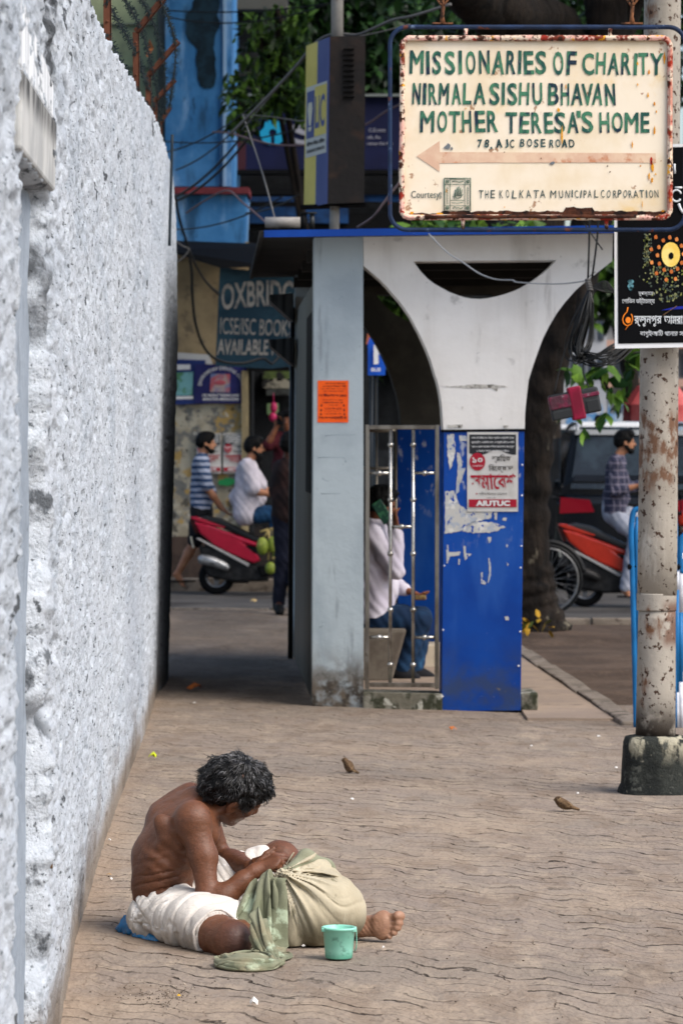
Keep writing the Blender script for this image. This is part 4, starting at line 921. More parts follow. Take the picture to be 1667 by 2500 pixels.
def patch(nm, u0, v0, u1, v1, o_, mat_):
    mb_ = MB(); n_ = LF(0, 0, 1)-LF(0, 0, 0); mb_.slab([LF(u0, v0, o_), LF(u1, v0, o_), LF(u1, v1, o_), LF(u0, v1, o_)], n_*.002); return fixnormals(mb_.build(nm, mat_, ls))
patch("yellow_half", 0, 0, .5, 1, .003, m_yel); patch("blue_half", .5, 0, .995, 1, .003, m_lblue); patch("label", .06, .26, .94, .69, .006, M("label white", 'b9b8b0', .6))
patch("label_yellow", .44, .275, .93, .575, .009, m_yel); patch("label_blue", .10, .29, .42, .575, .009, m_lblue)
mb = MB(); LW = lambda px, py: LF(px, py, .012)
write(mb, "LIC", LW, (.47, .33, .88, .53), 0, 0, .02); mb.build("capitals", m_lblue, ls)
mb = MB(); n_ = LF(0, 0, 1)-LF(0, 0, 0)
mb.slab([LF(.19, .36, .012), LF(.33, .36, .012), LF(.36, .40, .012), LF(.30, .50, .012), LF(.22, .50, .012), LF(.16, .40, .012)], n_*.002); mb.slab([LF(.18, .51, .012), LF(.34, .51, .012), LF(.30, .535, .012), LF(.22, .535, .012)], n_*.002); fixnormals(mb.build("hands_emblem", M("emblem cream", 'c9c3ac', .6), ls))
mb = MB(); write(mb, "जीवन बीमा निगम", LW, (.12, .595, .88, .625), 0, 0, .03); write(mb, "LIFE INSURANCE CORPORATION", LW, (.12, .645, .88, .665), 0, 0, .03); mb.build("small_print", m_ink, ls)
mb = MB()
for k in range(10):
    y = 118+k*13; mb.slab([W(838, y, 25.97), W(864, y, 25.97), W(864, y+4, 25.985), W(838, y+4, 25.985)], (0, .02, 0))
fixnormals(mb.build("louvre", M("louvre tin", '3a3a3a', .35, metal=.6), ls))
m_pp = M("patchy grey pole", '8d8a85', .7, ('a5a29c', 4, .4, .6), [dict(c='6d4a35', scale=9, lo=.6, hi=.68)])
mb = MB(); mb.tube([W(823, 90, 26.2), W(823, -260, 26.2)], .045, 14); mb.build('pole', m_pp, ls)
mb = MB(); mb.tube([W(817, 500, 26.2), W(816, 566, 26.2)], .035, 12); mb.build('foot_tube', m_pp, ls)
mb = MB(); mb.slab([W(735, 500, 26.3), W(893, 494, 26.0), W(893, 499, 26.0), W(735, 506, 26.3)], (0, .3, 0)); fixnormals(mb.build("bottom_plate", m_black, ls))
# pale tube, post stubs and bits on the roof
mb = MB(); c = W(647, 543, 24.3); mb.tube([c, W(733, 543, 24.3)], .036, 14); tag(mb.build("roof_tube", M("dirty white tube", '8c8985', .6, ('74716c', 5, .4, .6)), loc=W(690, 556, 24.3)), "pale grey tube lying along the left end of the shelter roof", "tube")
for x, wd, lab in ((741, 8, "thin black stub post standing on the shelter roof beside the pale tube"), (762, 6, "thinner grey stub post on the shelter roof, just right of the black one")):
    mb = MB(); mb.tube([W(x, 562, 24.4), W(x, 520, 24.4)], wd/FPX*24.4, 8); mb.box(W(x, 520, 24.4), (.06, .06, .01)); tag(mb.build("stub_post", m_black if wd == 8 else m_steel, loc=W(x, 562, 24.4)), lab, "post")
# things seen through the arch: bus stop plate, triangle sign
bsn = empty("bus_stop_sign", W(915, 1450, 30.5), "blue bus stop plate with a white pictogram seen through the shelter's arch", "sign")
mb = MB(); BSP = lambda px, py: W(px, py, 30.46)
mb.slab([W(898, 836, 30.5), W(905, 818, 30.5), W(945, 824, 30.5), W(940, 916, 30.5), W(898, 916, 30.5)], (0, .02, 0)); fixnormals(mb.build("plate", M("bus sign blue", '1550b5', .5), bsn))
mb = MB()
for pts in ([(912, 842), (922, 840), (924, 888), (912, 890)], [(924, 842), (938, 836), (938, 846), (924, 852)], [(924, 856), (936, 850), (936, 858), (924, 866)]): mb.slab([BSP(*p) for p in pts], (0, .004, 0))
write(mb, "BUS", BSP, (906, 898, 929, 907), 0, 0, .03); fixnormals(mb.build("pictogram", m_white, bsn))
mb = MB(); mb.tube([W(916, 912, 30.53), W(914, 1570, 30.53)], .022, 8); mb.build("pole", m_steel, bsn)
mb = MB(); mb.slab([W(893, 842, 31.5), W(901, 778, 31.5), W(929, 815, 31.5)], (0, .02, 0)); o = fixnormals(mb.build("triangle_sign", M("terracotta plate", 'a85f45', .6), loc=W(905, 842, 31.5)))
mb = MB(); mb.tube([W(908, 815, 31.54), W(906, 1560, 31.54)], .02, 8); ORG[o.name] = Vector(o.location); mb.build("post", m_steel, o); tag(o, "terracotta triangular plate on a thin post behind the blue bus stop sign", "sign")
# ================================================================== the hanging direction sign, its pole, posters and cables
SY = 16.3
def S(px, py, o_=0.0): return W(px, py, SY-o_)
R3 = lambda x, y: (930+x/2.1275, y/2.1275)
ds = empty("direction_sign", S(1310, 555), "large cream hand-painted direction sign hung in a blue pipe frame", "sign")
def rrect(x0, y0, x1, y1, r, n=6):
    out = []
    for cx, cy, a0 in ((x1-r, y0+r, -90), (x1-r, y1-r, 0), (x0+r, y1-r, 90), (x0+r, y0+r, 180)):
        for k in range(n+1):
            a = math.radians(a0+90*k/n); out.append((cx+r*math.cos(a), cy+r*math.sin(a)))
    return out
m_cream = M("cream enamel", 'e3d6c0', .55, ('dac8a9', 3, .4, .65), [dict(c='d9b878', scale=4, lo=.58, hi=.74, amt=.7), dict(c='b8864a', scale=5, lo=.35, hi=.62, z=(3.17, 3.09), amt=.55), dict(c='8a5a34', scale=14, lo=.66, hi=.70, amt=.8)], (6, .0015))
m_rim = M("rusted painted rim", 'd9a99a', .8, ('d8c4ae', 14, .44, .54), [dict(c='74301f', scale=22, lo=.53, hi=.60), dict(c='d99a22', scale=17, lo=.60, hi=.64), dict(c='3e2014', scale=30, lo=.54, hi=.60), dict(c='8f2a1c', scale=14, lo=.58, hi=.63), dict(c='33201a', scale=7, lo=.33, hi=.5, z=(-.0, .03)), dict(c='a8321c', scale=16, lo=.46, hi=.56, x=(.58, .54), amt=.6)], (70, .006))
m_rust = M("dark flaking rust", '3a2219', .95, ('54301f', 14, .4, .6), [dict(c='1d1412', scale=18, lo=.5, hi=.6)], (60, .006))
m_tube = M("navy pipe paint", '1b2e4c', .6, ('15243c', 9, .4, .6), [dict(c='5a3226', scale=11, lo=.60, hi=.66), dict(c='51627a', scale=22, lo=.62, hi=.7)], (60, .002))
mb = MB(); mb.slab([S(*p) for p in rrect(985, 97, 1629, 530, 16)], (0, .03, 0)); fixnormals(mb.build("panel", m_cream, ds))
mb = MB(); ring = rrect(981, 93, 1634, 531, 20, 8)
pts = [S(px-3*(py-300)/430*.3, py, .012) for px, py in ring]; mb.tube(pts, .0125, 8, 0, True); o = mb.build("rim", m_rim, ds)
s_ = o.modifiers.new('sub', 'SUBSURF'); s_.subdivision_type = 'SIMPLE'; s_.levels = s_.render_levels = 2
tx = bpy.data.textures.new('flake', 'CLOUDS'); tx.noise_scale = .012; dm = o.modifiers.new('d', 'DISPLACE'); dm.texture = tx; dm.strength = .009; dm.texture_coords = 'GLOBAL'
# eaten-away lower edge
r = random.Random(4); edge = [(990+k*6.4, 519-(abs(math.sin(k*.37))*3+(9 if 60 < k < 72 else 0)+r.uniform(0, 3))+(5 if k < 14 else 0)) for k in range(100)]
mb = MB(); mb.slab([S(x, y, .004) for x, y in edge]+[S(1624, 533, .004), S(990, 534, .004)], (0, .003, 0)); fixnormals(mb.build("rust_edge", m_rust, ds))
mb = MB(); mb.tube([S(1036+k*43, 529+math.sin(k*2.)*1, .022) for k in range(13)], .0085, 8); mb.build("rust_edge", m_rust, ds)
m_green = M("dark green sign paint", '1d4a42', .6, ('3f7558', 20, .42, .58, (1, 1, .35)), [dict(c='14283a', scale=15, lo=.52, hi=.6, stretch=(1, 1, .6)), dict(c='8fa68f', scale=40, lo=.64, hi=.7, amt=.6)])
OFF = (0, -.0035, 0)
mb = MB(); T = lambda px, py: S(px, py)
def boldwrite(words, y0, y1, bold=.035):
    for s_, xa, xb in words:
        a, b = R3(xa, y0), R3(xb, y1); write(mb, s_, T, (a[0], a[1], b[0], b[1]), 0, 0, bold, OFF)
jr = random.Random(17)
def _dbl(mb_, ch, x0, y0, x1, y1, wp=None):
    for k, dx in enumerate((-1.2, 0, 1.2)): write(mb_, ch, T, (x0+dx, y0, x1+dx, y1), 0, 0, 0, (0, OFF[1]-.0003*k, 0), wp)
def letters(s, xs, y0, y1, bold=.022, dy=None):
    """one letter at a time at measured places, as the sign painter set them"""
    for i, (ch, (xa, xb)) in enumerate(zip(s, xs)):
        d = (dy[i] if dy else 0)+jr.uniform(-1.6, 1.6); sk_ = jr.uniform(-1.3, 1.3); a, b = R3(xa, y0+d), R3(xb, y1+d); (_dbl(mb, ch, a[0]+1, a[1], b[0]-1, b[1], lambda x, y, u, v, k=sk_: (x+k*(v-.5)*2, y+k*.5*(u-.5))) if bold > .015 and ch in 'MNWKAVY' else write(mb, ch, T, (a[0], a[1], b[0], b[1]), 0, 0, bold if ch not in 'MNWKAVY' else 0, OFF, lambda x, y, u, v, k=sk_: (x+k*(v-.5)*2, y+k*.5*(u-.5))))
letters("MISSIONARIES", [(149, 221), (234, 252), (266, 312), (330, 384), (402, 420), (440, 490), (508, 563), (577, 640), (650, 700), (711, 728), (740, 792), (800, 857)], 264, 386, .022, [-2, 0, 0, 2, 0, 0, -2, 0, 0, 0, 0, 0])
letters("OF", [(892, 946), (962, 1014)], 266, 390)
letters("CHARITY", [(1043, 1105), (1115, 1165), (1177, 1235), (1246, 1298), (1311, 1328), (1334, 1386), (1393, 1463)], 276, 390, .022, [0, -2, 0, 0, 0, 0, 2])
letters("NIRMALA", [(163, 205), (217, 235), (247, 290), (300, 352), (366, 414), (425, 470), (481, 542)], 432, 544)
letters("SISHU", [(562, 615), (626, 642), (655, 706), (716, 768), (785, 836)], 430, 546); letters("BHAVAN", [(866, 922), (932, 976), (986, 1046), (1040, 1100), (1096, 1150), (1162, 1214)], 434, 548)
letters("MOTHER", [(203, 276), (292, 343), (352, 410), (420, 468), (487, 540), (550, 606)], 576, 688); letters("TERESA", [(645, 705), (718, 770), (780, 832), (846, 892), (898, 955), (966, 1024)], 582, 692)
letters("S", [(1040, 1100)], 580, 692); letters("'", [(1014, 1036)], 575, 612, .06); letters("HOME", [(1132, 1184), (1197, 1254), (1264, 1335), (1347, 1392)], 584, 690)
mb.build("large_lettering", m_green, ds)
m_ink2 = M("dark green fine lettering", '1c3a3c', .6, ('3c5a5a', 30, .45, .6)); mb = MB()
letters("78", [(500, 524), (536, 560)], 724, 768, .03); letters(",", [(566, 578)], 762, 776, .04); letters("AJC", [(596, 628), (640, 660), (668, 690)], 724, 768, .02); letters("BOSE", [(721, 744), (756, 783), (793, 817), (828, 852)], 722, 764, .02); letters("ROAD", [(873, 897), (904, 930), (937, 966), (974, 1003)], 724, 766, .02)
letters("THE", [(507, 530), (540, 556), (568, 590)], 988, 1030, .005); letters("KOLKATA", [(614, 632), (647, 664), (680, 704), (718, 740), (752, 778), (790, 818), (824, 852)], 988, 1030, .005)
letters("MUNICIPAL", [(878, 908), (922, 944), (956, 978), (988, 994), (1004, 1022), (1034, 1040), (1050, 1066), (1072, 1092), (1106, 1126)], 988, 1028, .005)
letters("CORPORATION", [(1140, 1158), (1170, 1190), (1204, 1222), (1228, 1246), (1256, 1276), (1284, 1302), (1308, 1334), (1340, 1364), (1374, 1380), (1390, 1410), (1418, 1438)], 988, 1028, .005)
boldwrite([("Courtesy", 156, 303)], 992, 1040, .0)
for cyy in (1006, 1024):
    a = R3(308, cyy); mb.tube([S(a[0]+2.2*math.cos(t), a[1]+3.2*math.sin(t), .004) for t in np.linspace(0, 2*math.pi, 10)[:-1]], .0012, 5, 0, True)
mb.build("small_lettering", m_ink2, ds)
mb = MB()                                        # municipal emblem: a bordered panel with an open hand
def ln(pts, r_=.0012): mb.tube([S(*R3(*p), .004) for p in pts], r_, 5)
def rect(x0, y0, x1, y1, r_=.0013): ln([(x0, y0), (x1, y0), (x1, y1), (x0, y1), (x0, y0)], r_)
rect(328, 926, 464, 1095, .0022); rect(358, 930, 434, 1092); rect(330, 958, 462, 1068)
ln([(358, 1040), (434, 1040)]); ln([(368, 943), (385, 940), (405, 946), (425, 941)], .0018); ln([(365, 1052), (395, 1056), (425, 1050)]); ln([(372, 1085), (380, 1072), (392, 1082), (400, 1078), (410, 1084), (424, 1078)], .0016)
for cx_, cy_ in ((343, 943), (449, 943), (343, 1080), (449, 1080)):
    ln([(cx_+8*math.cos(t), cy_+9*math.sin(t)) for t in np.linspace(0, 2*math.pi, 9)]); ln([(cx_-5, cy_-5), (cx_+5, cy_+5)]); ln([(cx_-5, cy_+5), (cx_+5, cy_-5)])
for k in range(7):
    y = 972+k*13
    for x in (340, 446): ln([(x, y), (x+7, y+6), (x, y+9)], .0014)
for dx, top in ((0, 985), (8, 974), (16, 968), (24, 974), (31, 984)): ln([(388+dx*.8, 1018), (384+dx*1.05, (top+1018)/2), (386+dx*1.1, top)], .0018)
ln([(385, 1000), (378, 1012), (392, 1030), (412, 1026), (424, 1008)], .0018); ln([(370, 1022), (382, 1022), (380, 1034)], .0014)
mb.build("emblem", M("emblem green", '2c5a4c', .6), ds)
m_arrow = M("faded terracotta arrow", 'c9a58c', .7, ('d6bb9f', 6, .4, .6), [dict(c='b9805f', scale=9, lo=.58, hi=.66)])
mb = MB(); mb.slab([S(*R3(*p), .0025) for p in ((184, 812), (303, 732), (305, 790), (500, 790), (800, 792), (1100, 794), (1424, 796), (1426, 846), (1100, 844), (800, 845), (500, 845), (303, 848), (303, 892))], (0, .001, 0)); fixnormals(mb.build("arrow", m_arrow, ds))
m_yflake = M("yellow undercoat", 'd79a1e', .7, ('c27d18', 20, .4, .6)); m_gflake = M("bare grey metal", '6d7376', .5, metal=.3); m_redf = M("red undercoat", 'a82a1a', .7)
r = random.Random(9)
def fl(x, y, rx, ry, mat_, nm="paint_flake"):
    n = 9; mb_ = MB(); mb_.slab([S(*R3(x+rx*math.cos(2*math.pi*k/n)*r.uniform(.5, 1.2), y+ry*math.sin(2*math.pi*k/n)*r.uniform(.5, 1.2)), .0045) for k in range(n)], (0, .0008, 0)); fixnormals(mb_.build(nm, mat_, ds))
for a in ((920, 570, 10, 14), (938, 700, 6, 50), (1303, 750, 4, 26), (1418, 682, 6, 26), (1390, 375, 6, 14), (1330, 440, 4, 11), (1385, 495, 6, 15), (1418, 540, 6, 14), (1428, 580, 4, 10), (1408, 868, 9, 22), (1390, 915, 5, 22), (1405, 938, 8, 14), (1425, 905, 5, 7), (1345, 862, 4, 6), (438, 563, 4, 5), (958, 452, 3, 14), (1470, 300, 8, 30), (1330, 330, 6, 10), (160, 1105, 14, 8), (300, 1110, 20, 6), (1462, 1095, 10, 6), (1355, 1060, 2, 22), (340, 990, 4, 12), (640, 1075, 4, 4)): fl(*a, m_yflake)
for a in ((345, 762, 20, 18), (366, 772, 8, 9), (889, 846, 15, 10)): fl(*a, m_gflake)
for a in ((1402, 830, 6, 26), (1404, 845, 4, 14)): fl(*a, m_redf)
for a in ((1174, 862, 4, 5), (1187, 893, 4, 5), (830, 822, 3, 4), (640, 790, 3, 3)): fl(*a, m_rust)
mb = MB(); ring = rrect(952, 66, 1672, 561, 42, 9); mb.tube([S(px, py) for px, py in ring], .0105, 10, 0, True); mb.build("pipe_frame", m_tube, ds)
mb = MB()
for x0, x1, y0, y1 in ((1131, 1143, 70, 92), (1483, 1495, 70, 90), (1124, 1136, 534, 560), (1474, 1486, 534, 560)):
    mb = MB(); mb.tube([S((x0+x1)/2, y0, .002), S((x0+x1)/2-1, (y0+y1)/2, .002), S((x0+x1)/2, y1, .002)], [.011, .008, .010], 8); mb.build("lug", m_rim, ds)
for x in (1080, 1542):
    mb = MB(); mb.box(S(x, 57), (.095, .02, .007)); mb.tube([S(x, 57), S(x-1, 40), S(x+1, 20), S(x, -10), S(x, -60)], [.014, .008, .009, .007, .01], 8)
    for sg in (-1, 1): mb.tube([S(x+sg*(2+11*math.sin(t)+3*t), 14-16*math.sin(t*.9)-4*t, .004) for t in np.linspace(0, 3.6, 16)], .005, 6)
    mb.build("scroll_hanger", M("rust brown iron", '5a3a28', .85, ('7d5236', 20, .4, .6), [dict(c='2b1c14', scale=30, lo=.5, hi=.6)], (60, .004)), ds)
mb = MB(); mb.tube([S(1000, -62), S(1640, -62)], .018, 8); mb.tube([S(1606, -62), W(1606, -62, 16.9)], .018, 8); mb.build("support_arm", m_tube, ds)
# --- the street pole and its concrete foot
PYY = 16.95
pole = empty("street_pole", (W(1600, 1945, PYY).x, PYY, 0), "grey rust-spotted steel street pole rising from a black mossy concrete foot", "pole")
m_pole = M("rust-spotted grey paint", '9b958b', .75, ('8a8378', 4, .4, .62, (1, 1, .4)), [dict(c='5f3f2a', scale=16, lo=.43, hi=.56, stretch=(1, 1, .6), z=(1.74, 1.80), z2=(1.48, 1.36), amt=.9), dict(c='5b3826', scale=12, lo=.40, hi=.5, z=(.86, .92), z2=(.72, .66), x=(.04, .0), amt=.8), dict(c='6a4a35', scale=7, lo=.56, hi=.66, stretch=(1, 1, .5)), dict(c='3d2a1f', scale=34, lo=.575, hi=.63), dict(c='c3beb3', scale=6, lo=.58, hi=.7, stretch=(1, 1, .35), amt=.7), dict(c='2e2822', scale=8, lo=.3, hi=.52, z=(.29, .5))], (30, .004))
def pxz(px, py): q_ = W(px, py, PYY); return q_
def seg(y0, y1, l0, r0, l1, r1, nm, mat_):
    mb_ = MB(); a0, b0, a1, b1 = W(l0, y0, PYY), W(r0, y0, PYY), W(l1, y1, PYY), W(r1, y1, PYY); pts = []; rr = []
    for k in range(13):
        t = k/12; pts.append(((a0+b0)/2).lerp((a1+b1)/2, t)); rr.append(((b0-a0).length*(1-t)+(b1-a1).length*t)/2)
    mb_.tube(pts, rr, 28); return mb_.build(nm, mat_, pole)
seg(-160, 1452, 1573, 1662, 1554.5, 1651.5, "upper_tube", m_pole)
seg(1448, 1490, 1553, 1650.5, 1553, 1650, "collar", m_pole)
seg(1488, 1800, 1557, 1648.5, 1550, 1648, "lower_tube", m_pole)
m_foot = M("black mossy concrete", '1e2120', .95, ('2d302d', 8, .4, .6), [dict(c='a5a08c', scale=9, lo=.52, hi=.58, stretch=(1, 1, .35), z=(.27, .12)), dict(c='4b4d48', scale=14, lo=.58, hi=.64), dict(c='79766a', scale=30, lo=.66, hi=.7)], (22, .02))
mb = MB(); c = W(1602, 1945, PYY); c.z = 0; top = W(1602, 1797, PYY).z; n = 40
def sq(r_, z, j=0): return [(c.x+r_*(abs(math.cos(a))**.7)*math.copysign(1, math.cos(a))*(1+j*math.sin(3*a+z*9)), PYY+r_*(abs(math.sin(a))**.7)*math.copysign(1, math.sin(a))*(1+j*math.cos(5*a)), z) for a in [2*math.pi*k/n for k in range(n)]]
rings = [sq(.186, -.02, .03), sq(.176, .02, .02), sq(.166, .04, .01), sq(.163, .14, .008), sq(.158, top-.03, .008), sq(.150, top-.005, .01), sq(.10, top+.006, 0)]
v = [p for r_ in rings for p in r_]; f = [(i*n+k, i*n+(k+1) % n, (i+1)*n+(k+1) % n, (i+1)*n+k) for i in range(len(rings)-1) for k in range(n)]
mb.add(v, f, 0, True); mb.build("concrete_foot", m_foot, pole)
# --- black festival poster tied to the pole
BP = PYY-.17
bp = empty("festival_poster", W(1600, 850, BP), "black board poster with white Bengali lettering and a glowing golden disc, tied to the pole", "poster")
R2 = lambda x, y: (1480+x/7.348, 540+y/7.348)
def Q(px, py, o_=0.0): return W(px, py, BP-o_)
mb = MB(); mb.slab([Q(1498, 355), Q(1760, 349), Q(1762, 846), Q(1500, 851)], (0, .012, 0)); fixnormals(mb.build("board", M("white board edge", 'd6d8da', .6), bp))
mb = MB(); mb.slab([Q(1506, 362, .003), Q(1754, 357, .003), Q(1755, 835, .003), Q(1508, 839, .003)], (0, .002, 0)); fixnormals(mb.build("black_print", M("glossy black print", '020306', .7, spec=.1), bp))
T2 = lambda px, py: Q(px, py, .006)
def w2(mb_, s_, x0, y0, x1, y1, b=.02): a, b_ = R2(x0, y0), R2(x1, y1); write(mb_, s_, T2, (a[0], a[1], b_[0], b_[1]), 0, 0, b)
mb = MB(); w2(mb, "রূপান্তরে :", 570, 1262, 858, 1345, 0); w2(mb, "শোভিন ভট্টাচার্য", 275, 1372, 860, 1500, .006); w2(mb, "র্জুনপুর", 492, 1690, 985, 1890, .015); w2(mb, "আমরা", 1030, 1690, 1365, 1850, .02); w2(mb, "বাগুইআটি থানার সন্নিকটে", 598, 1950, 1700, 2085, .006)
def curl(pts, r_): mb.tube([Q(*R2(*p), .006) for p in pts], r_, 6)
mb.build("lettering", M("poster white ink", 'c9ced2', .6), bp)
mb = MB(); tt = np.linspace(0, 2*math.pi*.85, 18)       # large white scroll letter half hidden by the sign
mb.tube([Q(1650+12*math.cos(t+.6), 478+14*math.sin(t+.6), .006) for t in tt], .0045, 8); mb.tube([Q(1646, 458, .006), Q(1664, 458, .006)], .005, 8); mb.tube([Q(1655, 497, .006), Q(1661, 512, .006), Q(1667, 520, .006)], .006, 8); mb.tube([Q(1645, 400, .006), Q(1646, 424, .006)], .005, 8)
mb.build("scroll_letter", MATS["poster white ink"], bp)
m_orange = M("orange ink", 'e8801f', .6); m_gold = M("golden ink", 'e3c257', .6, ('f0d884', 8, .4, .6)); m_amber = M("amber ink", 'b5622a', .6, ('d98a4a', 20, .45, .6))
mb = MB()
def disc(x, y, rx, ry, n=24, jag=0, o_=.006):
    mb.slab([Q(*R2(x+rx*(1+(jag if k % 2 else 0))*math.cos(2*math.pi*k/n), y+ry*(1+(jag if k % 2 else 0))*math.sin(2*math.pi*k/n)), o_) for k in range(n)], (0, .001, 0))
disc(1148, 598, 162, 215, 72, .05); fixnormals(mb.build("golden_disc", m_gold, bp))
mb = MB(); disc(1155, 622, 45, 62, 24, 0, .008); fixnormals(mb.build("disc_centre", MATS["glossy black print"], bp))
mb = MB()
for x, y in ((880, 285), (1015, 345), (1130, 290), (1255, 325), (1340, 440), (935, 465), (800, 505), (910, 610), (808, 740), (945, 762), (1030, 872), (1160, 905), (1270, 855), (1345, 745), (1375, 590), (893, 935), (1068, 1050), (1235, 1035), (1420, 520), (1420, 680), (1400, 850)): disc(x, y, 30, 36, 9, .15)
fixnormals(mb.build("lamp_ring", m_amber, bp))
r = random.Random(2); mb = MB(); mb2 = MB()
for k in range(260):
    y = r.uniform(230, 1440); x = r.gauss(720 if y < 800 else 980+(y-900)*.35, 30 if y < 800 else 190)
    if x < 580 or x > 1400: continue
    (mb_ := (mb if r.random() < .5 else mb2)).slab([Q(*R2(x+r.uniform(7, 24)*math.cos(a), y+r.uniform(7, 30)*math.sin(a)), .005) for a in (0, 1.3, 2.5, 3.8, 5)], (0, .001, 0))
fixnormals(mb.build("sparkle", M("lime speckle", '6b7430', .6, ('8d8f68', 14, .4, .6)), bp)); fixnormals(mb2.build("sparkle", M("grey speckle", '4a564c', .6), bp))
mb = MB(); mb.slab([Q(*R2(*p), .005) for p in ((960, 1600), (1250, 1530), (1500, 1520), (1500, 1570), (1250, 1580))], (0, .001, 0)); fixnormals(mb.build("blue_glow", M("ultramarine ink", '12208a', .6), bp))
mb = MB(); curl([(378, 1545), (365, 1620), (305, 1690), (282, 1760), (300, 1830), (345, 1870), (395, 1870), (440, 1840), (462, 1770), (455, 1700), (437, 1665)], .0028); curl([(440, 1840), (380, 1880), (335, 1950)], .002); disc(385, 1775, 48, 56); mb.build("orange_swirl", m_orange, bp)
mb = MB(); disc(432, 1085, 56, 36, 14, .05); disc(430, 1165, 52, 50, 14, .08); disc(428, 1215, 30, 35, 12); fixnormals(mb.build("cyan_portrait", M("cyan print", '5f93a0', .6, ('24474f', 40, .45, .55)), bp))
mb = MB()
for k in range(10): mb.tube([Q(*R2(1000+k*25, 1690-k*16), .008), Q(*R2(1030+k*25, 1672-k*17), .008)], .0016, 5)
mb.build("twig_print", M("twig brown", '6b5038', .7), bp)
# --- blue and white barrier behind the pole
ba = empty("kerb_barrier", (1.80, 20.9, 0), "blue and white steel barrier standing behind the street pole", "barrier")
m_bb = M("sky blue gloss paint", '17669e', .4, ('145a8c', 6, .4, .6)); m_bw = M("white gloss paint", 'c9ccd3', .5, ('aeb3bd', 8, .4, .6))
QY = 20.9
def B_(px, py): return W(px, py, QY)
mb = MB(); mb.tube(catmull([B_(1552, 1778), B_(1548, 1600), B_(1543, 1400), B_(1540, 1300), B_(1544, 1255), B_(1556, 1243), B_(1600, 1241), B_(1635, 1243), B_(1645, 1260), B_(1648, 1400), B_(1648, 1778)], 6), .017, 10)
mb.tube([B_(1560, 1778), B_(1552, 1300), B_(1556, 1262)], .013, 8); mb.build("hoop", m_bb, ba)
mb = MB(); mb.tube(catmull([B_(1662, 1400), B_(1660, 1330), B_(1668, 1308), B_(1690, 1302), B_(1760, 1304)], 6), .017, 10); mb.build("blue_bar", m_bb, ba)
for a_, b_ in (((1652, 1440), (1652, 1690)), ((1660, 1495), (1661, 1665))): mb = MB(); mb.tube([B_(*a_), B_(*b_)], .016, 10); mb.build("blue_bar", m_bb, ba)
for a_, b_, r_ in (((1652, 1690), (1653, 1778), .016), ((1661, 1350), (1660, 1495), .016), ((1661, 1665), (1662, 1782), .018), ((1670, 1640), (1671, 1785), .016), ((1652, 1395), (1652, 1440), .016)): mb = MB(); mb.tube([B_(*a_), B_(*b_)], r_, 10); mb.build("white_bar", m_bw, ba)
mb = MB(); mb.tube([B_(1534, 1383), B_(1680, 1384)], .012, 8); mb.ball(B_(1538, 1384), .02, 8); mb.ball(B_(1655, 1384), .022, 8); mb.build("cross_rail", m_black, ba)
# --- cables
m_wire = M("black cable", '141617', .5); m_wire_g = M("grey cable", '5c5b5a', .6); m_wire_p = M("pinkish cable", '6d5a5c', .6)
def cable(name, label, pts, r_, mat_, cat="cable", smooth=6):
    mb_ = MB(); q_ = catmull(pts, smooth); mb_.tube(q_, r_, 6); o_ = mb_.build(name, mat_, loc=q_[0]); return tag(o_, label, cat)
R1 = lambda x, y: (x/2.8, y/2.8)
def c_at(Y0, Y1, pts):
    n_ = len(pts)-1; return [W(px, py, Y0+(Y1-Y0)*i/max(n_, 1)) for i, (px, py) in enumerate(pts)]
cable("overhead_cable", "thick grey cable looping past the top of the yellow and blue box sign", c_at(27, 25.5, [(560, 330), (640, 250), (720, 165), (770, 105), (815, 83), (870, 85), (910, 70), (960, 48), (1010, 38), (1100, 10)]), .011, m_wire_g)
cable("overhead_cable", "thin cable strung beside the thick grey one towards the box sign", c_at(27.3, 26.2, [(590, 318), (660, 235), (735, 150), (800, 90), (880, 88), (1000, 60)]), .005, m_wire_g)
cable("overhead_cable", "pinkish cable sagging under the turquoise bank emblem", c_at(36, 33, [(520, 322), (560, 325), (620, 342), (680, 354), (760, 352), (830, 330), (900, 300), (945, 270), (1010, 240)]), .010, m_wire_p)
cable("guy_wire", "thin straight guy wire slanting down to the shelter roof", c_at(28, 25, [(593, 280), (640, 420), (677, 556)]), .006, m_wire_g)
cable("overhead_cable", "thin wire running level from the guy wire's top towards the bank sign", c_at(30, 29, [(593, 280), (660, 285), (730, 295), (745, 293)]), .005, m_wire_g)
for i, (a, b, s_, lab) in enumerate((((405, 372), (640, 240), 4, "uppermost of the dark wires slanting over the blue wall"), ((405, 345), (720, 318), 3, "dark wire crossing the blue wall nearly level below its mould stain"), ((430, 415), (560, 330), 2, "wire slanting over the blue wall with a hook at its lower end"), ((425, 482), (600, 320), 4, "dark double cable slanting steeply down across the blue wall, upper strand"), ((428, 492), (620, 318), 5, "dark double cable slanting steeply down across the blue wall, lower strand"), ((430, 560), (690, 480), 4, "thin wire sloping across the blue parapet below the red ledge"), ((405, 25), (850, 0), 3, "thin wire across the very top of the blue wall"), ((405, 40), (800, 10), 6, "thin wire just below the topmost one on the blue wall"), ((600, 520), (730, 475), 2, "thin wire in front of the dark beam under the bank fascia"))):
    p, q_ = W(*a, 39-i*.2), W(*b, 37-i*.2); mb = MB(); mb.tube(sag(p, q_, .02*s_), .008 if i not in (3, 4) else .013, 6); tag(mb.build("overhead_cable", m_wire, loc=p), lab, "cable")
cable("overhead_cable", "dark cable drooping from the red ledge down the beige wall to the board's foot", c_at(38, 40, [(428, 480), (440, 540), (458, 600), (468, 660), (470, 720), (478, 790), (500, 850), (535, 880), (590, 887), (640, 875), (655, 882), (668, 885), (700, 840), (722, 770)]), .016, m_wire)
